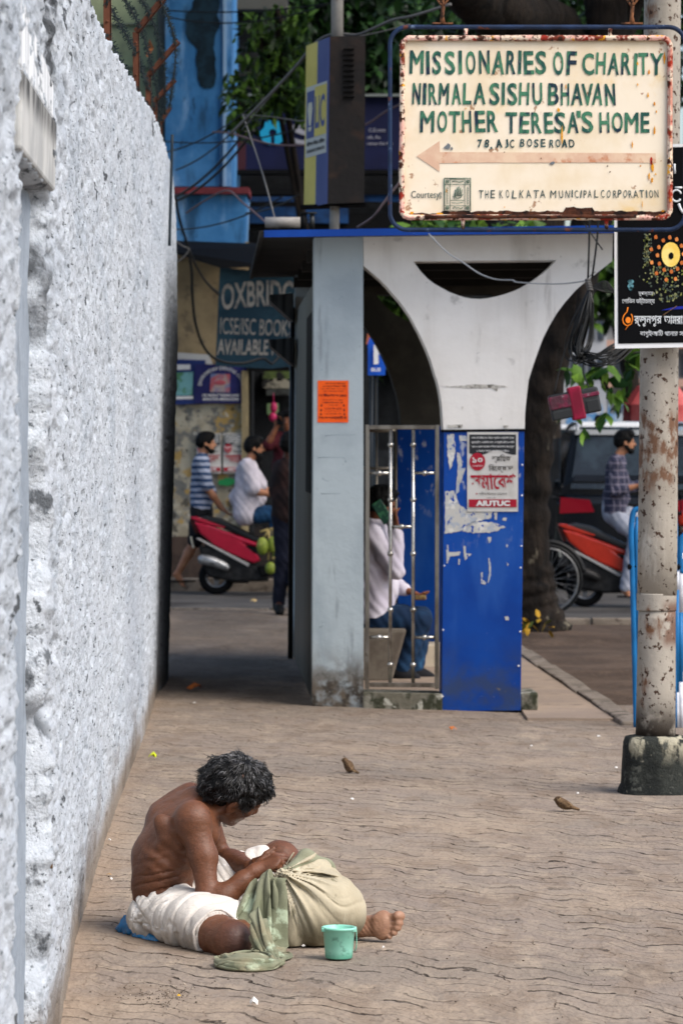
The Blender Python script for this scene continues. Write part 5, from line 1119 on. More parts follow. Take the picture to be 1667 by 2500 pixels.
cable("overhead_cable", "dark cable leaving the drooping one towards the teal board's top corner", c_at(38.5, 41, [(458, 600), (480, 650), (505, 690), (535, 718)]), .014, m_wire)
cable("overhead_cable", "short grey cable end sticking out from behind the white wall's top corner", c_at(36, 36, [(425, 585), (445, 600), (462, 610), (440, 635), (428, 637)]), .008, m_wire_g)
cable("overhead_cable", "pinkish cable falling from the blue parapet towards the shelter roof", c_at(37, 34, [(455, 520), (500, 490), (555, 465), (590, 492), (640, 535), (660, 555)]), .009, m_wire_p)
cable("roof_cable", "grey cable rising from the shelter roof to the sign's left pipe", c_at(24, 20, [(872, 555), (910, 530), (940, 490), (1010, 400)]), .008, m_wire_p)
cable("thin_wire", "thin bright wire drooping across the white frame's cut-out to the cable knot", c_at(21.3, 19.6, [(1046, 571), (1090, 615), (1130, 641), (1170, 668), (1210, 682), (1250, 684), (1262, 689), (1330, 693), (1380, 692), (1434, 685)]), .0042, M("bright wire", '8a8c8c', .4))
cable("drop_wire", "straight wire dropping from above to the cable knot", c_at(19.5, 19.5, [(1438, 500), (1437, 600), (1434, 685)]), .006, m_wire, smooth=2)
cable("drop_wire", "second wire slanting down to the cable knot from the right", c_at(19.5, 19.5, [(1462, 500), (1456, 590), (1444, 680)]), .006, m_wire, smooth=2)
cable("drop_wire", "short wire crossing the two drop wires above the cable knot", c_at(19.4, 19.4, [(1425, 545), (1445, 575), (1470, 610)]), .004, m_wire, smooth=2)
coil = empty("cable_coil", W(1440, 690, 19.5), "bundle of black cables tied in a knot and hanging in loose coils beside the shelter", "cable")
r = random.Random(12); mb = MB()
for k in range(15):                                  # loops down and to the right
    a = r.uniform(0, 1); dx = r.uniform(-10, 10)
    pts = [W(1440, 700, 19.5), W(1425-30*a+dx, 760+40*a, 19.5+r.uniform(-.1, .1)), W(1400-14*a+dx, 840+30*a+r.uniform(-20, 10), 19.5), W(1440+dx, 872+20*a+r.uniform(-14, 10), 19.4), W(1490+10*a, 862+14*a+r.uniform(-20, 16), 19.4), W(1545+10*a, 830+20*a+r.uniform(-30, 14), 19.5)]
    if r.random() < .6: pts += [W(1575, 770, 19.6), W(1540, 722, 19.6), W(1475, 712, 19.5), W(1442, 702, 19.5)]
    mb.tube(catmull(pts, 7), .0045, 5)
for k in range(12):
    dx = r.uniform(-22, 20); mb.tube(catmull([W(1440, 705, 19.5), W(1425+dx*.8, 770, 19.45), W(1405+dx, 840, 19.45+r.uniform(-.1, .1)), W(1412+dx*.6, 876+r.uniform(-14, 14), 19.4), W(1440+dx*.3, 830, 19.5), W(1446, 710, 19.5)], 7), .0045, 5)
for k in range(6): mb.tube(catmull([W(1442, 704, 19.5), W(1480, 708-k*4, 19.5), W(1520, 715+k*6, 19.5), W(1560, 740+k*10, 19.5)], 6), .004, 5)
for x in ((1436, 720, 1380, 850, 1352, 960), (1440, 850, 1422, 900, 1436, 945)): mb.tube(catmull([W(x[0], x[1], 19.5), W(x[2], x[3], 19.45), W(x[4], x[5], 19.4)], 8), .004, 5)
mb.build("loops", m_wire, coil)
mb = MB()
for k in range(5): mb.tube([W(1434+6*math.cos(t)+k*1.5, 684+k*6+2*math.sin(t), 19.5+.02*math.sin(t)) for t in np.linspace(0, 6.2, 12)], .005, 5)
mb.tube([W(1432, 680, 19.5), W(1446, 668, 19.5), W(1453, 664, 19.5)], .003, 5); mb.tube([W(1438, 700, 19.5), W(1446, 740, 19.5)], .006, 5); mb.build("knot", m_wire_g, coil)
jb = empty("junction_box", W(1400, 985, 19.4), "dark splice box wrapped in crimson tape hanging from the cable coil", "box")
JX = (W(1450, 1000, 19.4)-W(1350, 1020, 19.4)).normalized(); JZ = Vector((-JX.z, 0, JX.x)); JC = W(1402, 985, 19.4)
m_box = M("dusty grey plastic", '191b1d', .6, ('2c2e30', 8, .4, .6)); m_tape = M("crimson tape", '7d0f30', .5, ('650c26', 8, .4, .6)); m_wrap = M("torn mauve tape", '43242f', .6, ('651f38', 14, .45, .6), [dict(c='8d8a90', scale=22, lo=.6, hi=.66)], (40, .006))
AX = [JX, Vector((0, 1, 0)), JZ]
mb = MB(); mb.box(JC, (.265, .11, .135), 0, AX); mb.build("case", m_box, jb, bevel=.012)
mb = MB(); mb.box(JC+JX*-.075+JZ*-.045, (.115, .118, .05), 0, AX); mb.box(JC+JX*.09+JZ*-.03, (.075, .118, .07), 0, AX); mb.build("lid_lip", M("lighter grey plastic", '25282a', .6), jb, bevel=.008)
mb = MB(); mb.box(JC+JX*.008, (.072, .125, .178), 0, AX); mb.build("tape_band", m_tape, jb, bevel=.01)
mb = MB(); mb.box(JC+JX*-.072+JZ*.022, (.125, .121, .07), 0, AX); mb.box(JC+JX*.085+JZ*.030, (.10, .121, .022), 0, AX); mb.build("tape_wrap", m_wrap, jb, bevel=.006)
# --- barbed wire fence on the wall top
bf = empty("barbed_fence", W(340, 225, 19), "rust-brown angle iron posts strung with barbed wire along the top of the white wall", "fence")
m_iron = M("rust brown angle iron", '5e3725', .8, ('4d2c1e', 6, .4, .6), [dict(c='4a2a1e', scale=12, lo=.55, hi=.65)])
posts = [((263, 150, 262, -40, 330, -120), 14.6, .030), ((334, 300, 332, 78, 400, -6), 17.5, .030), ((363, 300, 362, 184, 436, 100), 20.5, .030), ((378, 310, 379, 245, 428, 194), 22.5, .028), ((392, 330, 392, 300, 416, 262), 24.5, .026)]
tips = []
for (x0, y0, x1, y1, x2, y2), Y, wd in posts:
    a, b, c_ = W(x0, y0+40, Y), W(x1, y1, Y), W(x2, y2, Y); mb = MB()
    for p, q_ in ((a, b), (b, c_)):
        d = (q_-p).normalized(); s_ = d.cross(Vector((0, 1, 0))).normalized()*wd/2
        mb.hexa([p-s_, p+s_, p+s_+Vector((0, .004, 0)), p-s_+Vector((0, .004, 0))], [q_-s_, q_+s_, q_+s_+Vector((0, .004, 0)), q_-s_+Vector((0, .004, 0))])
        mb.hexa([p-s_, p-s_*.75, p-s_*.75+Vector((0, wd, 0)), p-s_+Vector((0, wd, 0))], [q_-s_, q_-s_*.75, q_-s_*.75+Vector((0, wd, 0)), q_-s_+Vector((0, wd, 0))])
    for t in (.25, .6, .9): p = a.lerp(b, t); mb.ball(p+Vector((0, -.004, 0)), .006, 6)
    mb.build("post", m_iron, bf); tips.append((a, b, c_))
m_barb = M("dark barbed wire", '1f2b2c', .6, metal=.3); r = random.Random(8)
def barbed(pts):
    mb_ = MB(); q_ = catmull(pts, 12)
    for ph in (0, math.pi): mb_.tube([p+Vector((.003*math.cos(i*1.7+ph), 0, .003*math.sin(i*1.7+ph))) for i, p in enumerate(q_)], .003, 4)
    L = 0
    for i in range(1, len(q_)):
        n_ = max(1, int((q_[i]-q_[i-1]).length/.09))
        for k in range(n_):
            p = q_[i-1].lerp(q_[i], k/n_)
            for _ in range(3):
                d = Vector((r.gauss(0, 1), r.gauss(0, .4), r.gauss(0, 1))).normalized()*.022; mb_.tube([p-d, p+d], .0018, 3, 0, False, False)
    return mb_.build("barbed_wire", m_barb, bf)
for seg_, t in ((0, .45), (0, .8), (1, .15), (1, .5), (1, .9)):
    barbed([(a.lerp(b, t) if seg_ == 0 else b.lerp(c_, t))+Vector((0, -.006, 0)) for a, b, c_ in tips])
mb = MB(); p = W(366, 95, 21.5); mb.add([p, W(376, 118, 21.5), W(364, 140, 21.45), W(357, 138, 21.5), W(360, 118, 21.52)], [(0, 1, 4), (1, 2, 3, 4)]); tag(mb.build("dry_leaf", M("dry brown leaf", '7a4a28', .8), loc=p), "dry brown leaf caught in the barbed wire over the wall", "leaf")
# ================================================================== the seated man mending his bundle
m_skin = M("dark brown skin", '7a4a30', .42, ('6a3d27', 9, .4, .65), [dict(c='8f5a3c', scale=5, lo=.55, hi=.75, amt=.5), dict(c='4c2c1e', scale=16, lo=.58, hi=.72, amt=.35)], (55, .0016), spec=.5)
def skin_main():
    g = NG("weathered skin"); b = g.b
    c = g.mix(g.ramp(g.noise(8, 5), .38, .66), lin('573521'), lin('663f29'))
    c = g.mix(g.math('MULTIPLY', g.ramp(g.noise(22, 5), .5, .7), .4), c, lin('40251a'))
    c = g.mix(g.math('MULTIPLY', g.ramp(g.noise(260, 2), .42, .66), .45), c, lin('7c4d36'))
    at = g.n('ShaderNodeAttribute'); at.attribute_name = 'tone'; se = g.n('ShaderNodeSeparateColor'); g.l(at.outputs['Color'], se.inputs[0])
    c = g.mix(se.outputs[0], c, lin('a58068'))          # paler soles and palms
    c = g.mix(se.outputs[1], c, lin('3c2825'))          # darker knees and elbows
    c = g.mix(g.math('MULTIPLY', se.outputs[2], g.ramp(g.noise(160, 3), .45, .6)), c, lin('8f8880'))   # grey stubble
    g.l(c, b.inputs['Base Color']); b.inputs['Roughness'].default_value = .52; b.inputs['Specular IOR Level'].default_value = .40
    b.inputs['Subsurface Weight'].default_value = .06; b.inputs['Subsurface Radius'].default_value = (.012, .005, .003)
    bp = g.n('ShaderNodeBump'); bp.inputs['Distance'].default_value = .0011; g.l(g.math('ADD', g.noise(120, 6), g.math('MULTIPLY', g.noise(45, 4, (1, 1, 2.2)), 1.5)), bp.inputs['Height']); g.l(bp.outputs[0], b.inputs['Normal'])
    return g.m
m_skin_main = skin_main()
man = empty("person", (-.50, 11.95, 0), "bare-chested thin man sitting on the pavement, head bowed over a cloth bundle", "person")
HF, HL, HU = Vector((.767, .413, -.491)).normalized(), Vector((-.077, .819, .569)).normalized(), Vector((.637, -.399, .660)).normalized()
HC = Z(618, 285, 11.93)
ear0 = HC-HL*.075-HF*.01
HC += Z(612, 392, ear0.y)-ear0
def H(f, l, u): return HC+HF*f+HL*l+HU*u
AXH = (HF, HL, HU)
b = SDF(); LY = Vector((0, 1, 0))
shN, shF = Z(402, 468, 11.775), Z(418, 388, 12.115)
# trunk: bowed spine, thin chest, slack belly
b.cone(Z(238, 905, 11.93), Z(222, 790, 11.935), .088, .082, .03, (LY, 1.40)).cone(Z(222, 790, 11.935), Z(248, 650, 11.94), .082, .090, .03, (LY, 1.45)).cone(Z(248, 650, 11.94), Z(325, 515, 11.945), .090, .080, .04, (LY, 1.6))
b.cone(Z(325, 515, 11.945), Z(405, 440, 11.945), .078, .055, .04, (LY, 1.7)).cone(shN, shF, .050, .050, .04)
b.cone(Z(330, 640, 11.95), Z(440, 500, 11.95), .055, .05, .05, (LY, 1.8)).cone(Z(300, 800, 11.95), Z(340, 650, 11.95), .058, .062, .05, (LY, 1.6))
b.ell(Z(285, 535, 11.80), (.040, .026, .072), (Vector((.8, 0, .6)), LY, Vector((-.6, 0, .8))), .018).cone(Z(235, 600, 11.80), Z(345, 490, 11.77), .010, .012, .02)
b.cone(Z(255, 440, 12.02), Z(390, 350, 12.04), .050, .048, .04).cone(Z(245, 480, 11.97), Z(420, 385, 11.97), .045, .048, .04)
b.cone(Z(300, 380, 12.06), Z(385, 335, 12.06), .026, .030, .02)
b.cone(Z(215, 520, 11.925), Z(370, 405, 11.94), .012, .012, .022, None, 's')
b.cone(Z(330, 590, 11.72), Z(375, 520, 11.715), .010, .010, .02, None, 's').cone(Z(350, 620, 11.74), Z(330, 740, 11.78), .014, .012, .025, None, 's')
b.cone(Z(440, 455, 11.80), Z(500, 480, 11.83), .014, .012, .02, None, 's')
for t in np.linspace(0, 1, 9):                       # spine knobs
    p = Z(*[float(np.interp(t, [0, .3, .6, 1], c_)) for c_ in ([118, 128, 205, 330], [820, 650, 480, 385])], 11.955); b.ell(p, (.011, .011, .011), None, .02)
# neck and head
nb = Z(430, 405, 11.95)
b.cone(nb, H(-.035, 0, -.055), .056, .050, .035).cone(Z(470, 440, 11.86), H(-.01, -.05, -.05), .016, .014, .02).cone(Z(455, 420, 12.0), H(-.02, .03, -.06), .03, .03, .03)
b.ell(H(-.012, 0, .035), (.098, .076, .090), AXH, .02).ell(H(.030, 0, -.02), (.062, .060, .080), AXH, .03).ell(H(.055, 0, -.085), (.032, .030, .026), AXH, .025)
b.cone(H(-.01, -.058, -.045), H(.06, -.022, -.092), .017, .014, .02).cone(H(-.01, .058, -.045), H(.06, .022, -.092), .017, .014, .02)
b.cone(H(.080, 0, .012), H(.106, 0, -.024), .010, .0125, .012).ell(H(.096, -.013, -.028), (.011, .008, .008), AXH, .008).ell(H(.096, .013, -.028), (.011, .008, .008), AXH, .008)
b.cone(H(.076, -.040, .024), H(.086, -.012, .022), .010, .009, .012).cone(H(.076, .040, .024), H(.086, .012, .022), .010, .009, .012)
b.ell(H(.082, -.031, .004), (.012, .016, .010), AXH, .010, 's').ell(H(.082, .031, .004), (.012, .016, .010), AXH, .010, 's')
b.ell(H(.074, -.031, .003), (.013, .013, .011), AXH, .003).ell(H(.074, .031, .003), (.013, .013, .011), AXH, .003)
b.cone(H(.058, -.050, -.012), H(.066, -.036, -.018), .016, .014, .015).cone(H(.058, .05, -.012), H(.066, .036, -.018), .016, .014, .015)
b.cone(H(.083, -.020, -.057), H(.091, 0, -.054), .006, .008, .008).cone(H(.083, .020, -.057), H(.091, 0, -.054), .006, .008, .008).cone(H(.080, -.017, -.068), H(.087, 0, -.069), .006, .008, .008).cone(H(.080, .017, -.068), H(.087, 0, -.069), .006, .008, .008)
b.cone(H(.094, -.018, -.0625), H(.096, .018, -.0625), .0022, .0022, .003, None, 's')
for s in (-1, 1):                                    # ears: a shell with a hollow and a lobe
    e0 = H(-.008, s*.078, -.004); ax = ((HF*.9+HL*(s*.35)).normalized(), HL*s, HU)
    b.ell(e0+HL*(s*.006), (.017, .009, .031), ax, .006).ell(e0+HL*(s*.014)+HF*.004, (.008, .008, .017), ax, .005, 's').ell(e0-HU*.028+HL*(s*.004), (.009, .007, .010), ax, .006)
# arms
elN, wrN = Z(492, 915, 11.70), Z(728, 735, 11.735); elF, wrF = Z(560, 672, 12.14), Z(700, 715, 11.99)
mN = shN.lerp(elN, .42)+Vector((.012, 0, 0))
b.ell(shN+Vector((0, -.004, .0)), (.056, .050, .056), None, .03).chain([shN, mN, shN.lerp(elN, .85), elN], [.050, .043, .034, .036], .02).ell(elN+Vector((-.008, 0, -.012)), (.030, .030, .026), None, .02)
fN = elN.lerp(wrN, .28)+Vector((0, 0, -.004)); b.chain([elN, fN, elN.lerp(wrN, .7), wrN], [.036, .040, .028, .0245], .02)
b.ell(shF, (.05, .05, .05), None, .03).chain([shF, shF.lerp(elF, .45), elF], [.047, .041, .034], .02).chain([elF, elF.lerp(wrF, .3), wrF], [.035, .038, .025], .02)
b.cone(shN, Z(470, 540, 11.88), .035, .045, .04).cone(shF, Z(475, 480, 12.02), .035, .045, .04)
b.cone(Z(395, 470, 11.79), Z(455, 405, 11.93), .024, .020, .025)      # collar
for s_, t_, o_ in ((.2, .9, .022), (.35, .95, .026)): b.cone(elN.lerp(wrN, s_)+Vector((-.01, -o_, .016)), elN.lerp(wrN, t_)+Vector((0, -o_*.8, .010)), .0045, .004, .006)
def hand(w_, palm_dir, side, normal, thumb, spread=.020, curl=(.5, .9, .8), scale=1.0):
    """wrist point, direction of the palm, side axis (towards the little finger), palm normal; unequal bent fingers and a thumb"""
    P, Sd, Nn = palm_dir.normalized(), side.normalized(), normal.normalized()
    k = scale; pc = w_+P*.045*k
    b.ell(pc, (.048*k, .040*k, .0165*k), (P, Sd, Nn), .014)
    b.cone(w_, pc, .023*k, .018*k, .014)
    for i, (L, o_) in enumerate(((.070, -.030), (.079, -.010), (.074, .011), (.058, .030))):
        L *= k; p = w_+P*(.082-.006*abs(i-1.2))*k+Sd*o_*k; d = (P+Sd*(o_*2.2)).normalized(); r_ = .0092*k*(1 if i < 3 else .88)
        b.ell(p, (.0105*k, .0105*k, .0105*k), None, .006)
        for j, (fr, cu) in enumerate(zip((.45, .32, .25), curl)):
            cu = cu*(1+.14*(i-1.5)); d = (d*math.cos(cu)+Nn*math.sin(cu)).normalized(); q_ = p+d*L*fr
            b.cone(p, q_, r_*(1-.10*j), r_*(1-.10*(j+1)), .003); p = q_
            Nn2 = Nn
    tb = w_+P*.022*k-Sd*.030*k; t1 = tb+thumb.normalized()*.036*k; t2 = t1+(thumb.normalized()*.7+P*.7).normalized()*.028*k
    b.cone(w_+P*.02*k, tb, .016*k, .0135*k, .012).cone(tb, t1, .0125*k, .0108*k, .005).cone(t1, t2, .0105*k, .0088*k, .004)
# near hand: knuckles up and towards the camera, fingers bent down around the gathered cloth
hand(wrN, Vector((.90, .18, .42)), Vector((.25, -.80, -.50)), Vector((.50, .45, -.75)), Vector((.62, .30, .72)), curl=(.75, .85, .6))
hand(wrF, Vector((.93, -.30, .20)), Vector((.1, .75, -.62)), Vector((.40, -.45, -.78)), Vector((.75, -.55, .35)), curl=(.7, .8, .6), scale=.97)
# legs: near knee on the ground towards the camera; far knee raised, its shin running behind the bundle
hipN, hipF = Z(265, 985, 11.86), Z(265, 935, 12.06); knN, knF = Z(592, 1092, 11.43), Z(850, 668, 12.16)
b.chain([hipN, hipN.lerp(knN, .5)+Vector((0, 0, .01)), knN], [.090, .080, .062], .03).ell(knN+Vector((.018, -.008, .006)), (.056, .054, .054), None, .02)
anN = Z(800, 1092, 11.80); anN.z = .05
b.chain([knN+Vector((0, .01, -.006)), knN.lerp(anN, .4)+Vector((0, 0, .004)), anN], [.054, .048, .034], .02).chain([anN, anN+Vector((.07, .06, -.01)), anN+Vector((.13, .07, -.02))], [.034, .03, .018], .02)
b.chain([hipF, hipF.lerp(knF, .5), knF], [.088, .072, .056], .03).ell(knF+Vector((.010, -.006, .004)), (.052, .048, .050), None, .02)
heel, toeb = Z(1215, 1062, 11.80), Z(1430, 1058, 11.72)
anF = Z(1232, 1030, 11.86); b.chain([knF, knF.lerp(anF, .35)+Vector((.01, .01, .0)), knF.lerp(anF, .75), anF], [.052, .052, .034, .030], .02)
# far foot lying on its outer edge: sole to the camera, toes to the right, big toe uppermost
SN = Vector((.06, -.97, .22)).normalized(); FD = (Z(1450, 1062, 11.74)-Z(1150, 1070, 11.80)).normalized(); FU = FD.cross(SN)*-1
FU = FU if FU.z > 0 else -FU
f0_ = Z(1160, 1066, 11.82); f0_.z = max(f0_.z, .036)
def FT(a, u, n_): return f0_+FD*a+FU*u+SN*n_
b.ell(FT(0, 0, .004), (.034, .032, .032), (FD, FU, SN), .02).cone(FT(.0, .0, 0), FT(.075, .004, -.012), .031, .027, .02).cone(FT(.07, -.008, -.006), FT(.150, -.012, .002), .024, .020, .02).cone(FT(.07, .012, -.014), FT(.155, .022, .0), .024, .024, .02).ell(FT(.150, .006, .0), (.028, .045, .020), (FD, FU, SN), .02)
b.cone(anF, FT(.03, .005, -.02), .032, .030, .025)
for a0, u0, a1, u1, r_ in ((.172, .030, .205, .036, .0155), (.176, .012, .206, .010, .0098), (.172, -.004, .201, -.007, .0094), (.164, -.018, .190, -.024, .0088), (.152, -.030, .174, -.037, .0080)):
    b.cone(FT(a0-.015, u0, .002), FT(a1-.006, u1, .006), r_*.8, r_*.78, .004).ell(FT(a1-.003, u1, .006), (r_*1.12, r_, r_), (FD, FU, SN), .004)
def wrinkles(x, y, z):
    P = np.stack([x, y, z], -1); d = np.zeros(len(P))
    o = np.array(Z(255, 800, 11.82)); q_ = P-o; r_ = np.linalg.norm(q_*np.array([1, .8, 1]), axis=1)
    u = q_[:, 2]*.93+q_[:, 0]*-.25+.012*vnoise(x*14, y*14, z*14, 3); d += .0075*np.exp(-(vnoise(u*38, q_[:, 0]*7, q_[:, 1]*7, 13)/.16)**2)*np.clip(1.15-r_/.115, 0, 1)     # slack skin folds at the waist
    o = np.array(Z(300, 640, 11.80)); q_ = P-o; r_ = np.linalg.norm(q_, axis=1)
    d += .0021*np.sin((q_[:, 2]*.85+q_[:, 0]*.5)*2*math.pi/.036+1.5*vnoise(x*9, y*9, z*9, 14))*np.clip(1-r_/.14, 0, 1)           # ribs
    o = np.array(FT(.09, 0, .02)); q_ = P-o; r_ = np.linalg.norm(q_, axis=1); d += .0013*np.sin((q_@np.array(FD)*.8+q_@np.array(FU)*.6)*2*math.pi/.012)*np.clip(1-r_/.06, 0, 1)
    d += .0012*vnoise(x*38, y*38, z*38, 2)+.0028*vnoise(x*16, y*16, z*16, 6)+.0008*np.exp(-(vnoise(x*20, y*20, z*20, 16)/.10)**2)
    return d
V_, F_ = b.mesh(.0040, wrinkles)
body = link("body", V_, F_, m_skin_main, man, None, True)
def tone(o_, Vw):
    n_ = len(Vw); T_ = np.zeros((n_, 4), np.float32); T_[:, 3] = 1
    def near(c_, r_): return np.clip(1-np.linalg.norm(Vw-np.array(c_), axis=1)/r_, 0, 1)
    q_ = Vw-np.array(f0_); sole = np.clip((q_@np.array(SN)+.016)/.02, 0, 1)*(np.linalg.norm(Vw-np.array(FT(.09, 0, 0)), axis=1) < .15)
    T_[:, 0] = np.clip(sole*.8*(.72+.28*vnoise(Vw[:, 0]*40, Vw[:, 1]*40, Vw[:, 2]*40, 4)), 0, 1)
    T_[:, 1] = np.clip(near(knN+Vector((.03, -.03, 0)), .085)*1.4, 0, .75)+np.clip(near(elN, .06), 0, .4)
    T_[:, 2] = np.clip(near(H(.06, -.015, -.075), .055)*2.2, 0, .9)
    a_ = o_.data.color_attributes.new('tone', 'FLOAT_COLOR', 'POINT'); a_.data.foreach_set('color', T_.ravel())
tone(body, V_)
mb = MB()
for s in (-1, 1): mb.ball(H(.076, s*.031, .003), .0115, 12)
mb.build("eyes", M("eye", '2a1c16', .2), man)
mb = MB()
for a1, u1, r_ in ((.205, .036, .0155), (.206, .010, .0098), (.201, -.007, .0094)): mb.ball(FT(a1+.004, u1+r_*.75, -.002), (r_*.55, r_*.5, r_*.3), 8)
mb.build("toenails", M("dark nail", '4a3a34', .4), man)
# hair: a dark undercoat and thousands of curved locks running out from the whorl, grey mixed with black
WH = H(-.045, .0, .115)
hb = SDF(); hb.ell(H(-.016, 0, .038), (.102, .082, .090), AXH, .02).ell(H(-.05, 0, .0), (.075, .078, .07), AXH, .03).ell(H(.040, 0, .072), (.050, .064, .042), AXH, .03).ell(H(.020, -.070, .028), (.024, .016, .030), AXH, .015).ell(H(.020, .070, .028), (.024, .016, .030), AXH, .015)
hb.ell(H(.115, 0, -.06), (.07, .09, .105), AXH, .012, 's').ell(H(-.005, -.090, -.030), (.040, .030, .055), AXH, .012, 's').ell(H(-.005, .090, -.030), (.040, .030, .055), AXH, .012, 's').ell(H(-.05, 0, -.125), (.12, .12, .075), AXH, .012, 's')
Vh, Fh = hb.mesh(.005, lambda x, y, z: .006*vnoise(x*70, y*70, z*70, 5)+.004*vnoise(x*32, y*32, z*32, 7))
m_hair0 = M("black hair", '060607', .6, spec=.15)
hair = link("hair", Vh, Fh, m_hair0, man, None, True)
m_strand = M("salt and pepper strands", '0d0d0e', .35, None, (), None, 0, .6, 0, ('6d6d70', .84, 1.0))
mb = MB(); mg = MB(); r = random.Random(21); cen = H(-.015, 0, .03); na = 0
me = hair.data; polys = [(np.mean(Vh[list(p.vertices)], axis=0), p.normal.copy()) for p in me.polygons]
while na < 6500:
    c_, n_ = r.choice(polys); c_ = Vector(c_)
    fr = c_-HC
    if fr.dot(HU) < -.055: continue
    if n_.length < .5: continue
    ff, fl2, fu2 = fr.dot(HF), abs(fr.dot(HL)), fr.dot(HU)
    if (ff > .055 and fu2 < .062) or (fl2 > .05 and -.05 < ff < .03 and fu2 < .012): continue
    dw = c_-WH; t_ = dw-n_*dw.dot(n_); L = r.uniform(.015, .033)*(.75 if fr.dot(HF) > .03 else 1)
    if t_.length < .004: continue
    t_ = t_.normalized(); w3 = Vector([float(vnoise(c_.x*45, c_.y*45, c_.z*45, q)) for q in (71, 72, 73)]); t_ = (t_+w3*(.30+.75*min(1, dw.length/.16))+Vector((r.gauss(0, .12), r.gauss(0, .12), r.gauss(0, .12)))).normalized()
    low = max(0, min(1, (dw.length-.09)/.10)); cu = r.uniform(-1, 1)*low; side = n_.cross(t_)
    p0 = c_-n_*.004; k_ = r.uniform(0, .0045); pts = [p0, p0+t_*L*.3+n_*(.0045+k_), p0+t_*L*.62+n_*(.0035+k_)+side*cu*.006, p0+t_*L*.86+n_*(.001+.003*low)+side*cu*.012, p0+t_*L+n_*(-.005+.006*low*r.random())+side*cu*.008]
    (mg if dw.length < .085 and r.random() < .8 else mb).tube(pts, [.0009, .0009, .0008, .0007, .0003], 3, 0, False, False); na += 1
mb.build("strands", m_strand, hair); mg.build("grey_strands", M("grey strands", '1a1a1b', .35, None, (), None, 0, .5, 0, ('808083', .5, 1.0)), hair)
mb = MB()                                            # short grey beard stubble on chin and jaw
for _ in range(420):
    a = r.uniform(-1, 1); u = r.uniform(-.108, -.062); fo = .083-.35*abs(a)**2*.06-(.0 if u > -.09 else .012)
    p = H(fo-.02*abs(a), a*.040, u); d = (HF*.5-HU*.6+HL*a*.5+rvec()*.3).normalized()
    mb.tube([p, p+d*r.uniform(.006, .012)], [.0008, .0004], 3, 0, False, False)
mb.build("beard", M("grey stubble", '77757a', .5, None, (), None, 0, .5, 0, ('1c1b1d', .4, .7)), man)
mb = MB()
for s in (-1, 1):
    for _ in range(60):
        t_ = r.random(); p = H(.088-.018*t_, s*(.010+.036*t_), .026+.006*math.sin(t_*3)); d = (HL*s+HU*.2+rvec()*.2).normalized(); mb.tube([p, p+d*.010+HF*.002], [.0009, .0003], 3, 0, False, False)
mb.build("eyebrows", m_hair0, man)
# white loincloth wrapped round hips and thighs
m_cloth = M("off-white cotton", 'd2cdc6', .9, ('c2bcb5', 4, .4, .65), [dict(c='8f8880', scale=5, lo=.3, hi=.6, z=(.015, .10), amt=.8), dict(c='e2e0dd', scale=9, lo=.56, hi=.7)], (26, .006, (1, 2.2, .8)))
dh = SDF()
dh.ell(Z(235, 985, 11.92), (.102, .145, .085), None, .03).ell(Z(225, 1015, 11.92), (.088, .140, .085), None, .03).cone(Z(250, 940, 11.93), Z(300, 900, 11.93), .098, .085, .04, (LY, 1.3))
kc = hipN.lerp(knN, .80); dh.chain([hipN, hipN.lerp(knN, .5)+Vector((0, 0, .012)), kc], [.112, .104, .084], .03)
dh.chain([hipF, hipF.lerp(knF, .5)+Vector((0, -.005, .0)), hipF.lerp(knF, .84)], [.108, .092, .074], .03)
dh.cone(hipN.lerp(knN, .55)+Vector((0, .04, .03)), hipF.lerp(knF, .5)+Vector((0, -.05, -.02)), .05, .05, .05).cone(Z(330, 900, 11.86), Z(600, 960, 11.60), .055, .05, .04)
dh.ell(Z(350, 865, 11.84), (.035, .03, .024), None, .02).ell(Z(305, 880, 11.82), (.03, .025, .022), None, .02).ell(Z(175, 985, 11.90), (.045, .08, .06), None, .03)
td = (knN-hipN).normalized()
def cr(n_, w_): return np.exp(-(n_/w_)**2)
def folds(x, y, z):
    P = np.stack([x, y, z], -1); q_ = P-np.array(hipN); a = q_@np.array(td)
    n1 = .012*vnoise(x*9, y*9, z*9, 4)
    ang = np.arctan2(q_[:, 2], q_[:, 1]+.05)
    wv = vnoise(x*7, y*7, z*7, 21); g1 = np.clip((a+.06)/.08, 0, 1); g2 = np.clip(1-a/.12, 0, 1)
    d = .0120*cr(vnoise(a*15+1.0*wv+ang*.6, ang*1.0, 0*a, 22), .13)*g1+.0060*cr(vnoise(a*34+1.3*wv+ang, ang*1.8, 0*a, 23), .15)*g1+.006*vnoise(a*7+ang, ang*1.2, 0*a, 27)*g1
    bx = np.array(Z(240, 900, 11.8)); q2 = P-bx; s2 = q2[:, 0]*.75+q2[:, 2]*.66; d += .0075*cr(vnoise(s2*24+.6*wv, (q2[:, 0]-q2[:, 2])*2, y*2, 24), .13)*g2+.0045*cr(vnoise(s2*52+.7*wv, (q2[:, 0]-q2[:, 2])*3.5, y*3, 26), .17)*g2
    d += .003*vnoise(x*9, y*9, z*9, 9)+.0018*vnoise(x*34, y*34, z*34, 10)
    cut = (P-np.array(kc))@np.array(td)-.012-.006*vnoise(x*20, y*20, z*20, 3)       # hem above the near knee
    return np.where((a > .12) & (y < 11.72), np.maximum(d, d*0+np.clip(cut*1.0, -.08, .08)+d*0-.0+np.where(cut > 0, .05, -.2)), d)
Vd, Fd = dh.mesh(.0036, folds)
Vd[:, 2] = np.maximum(Vd[:, 2], .004)
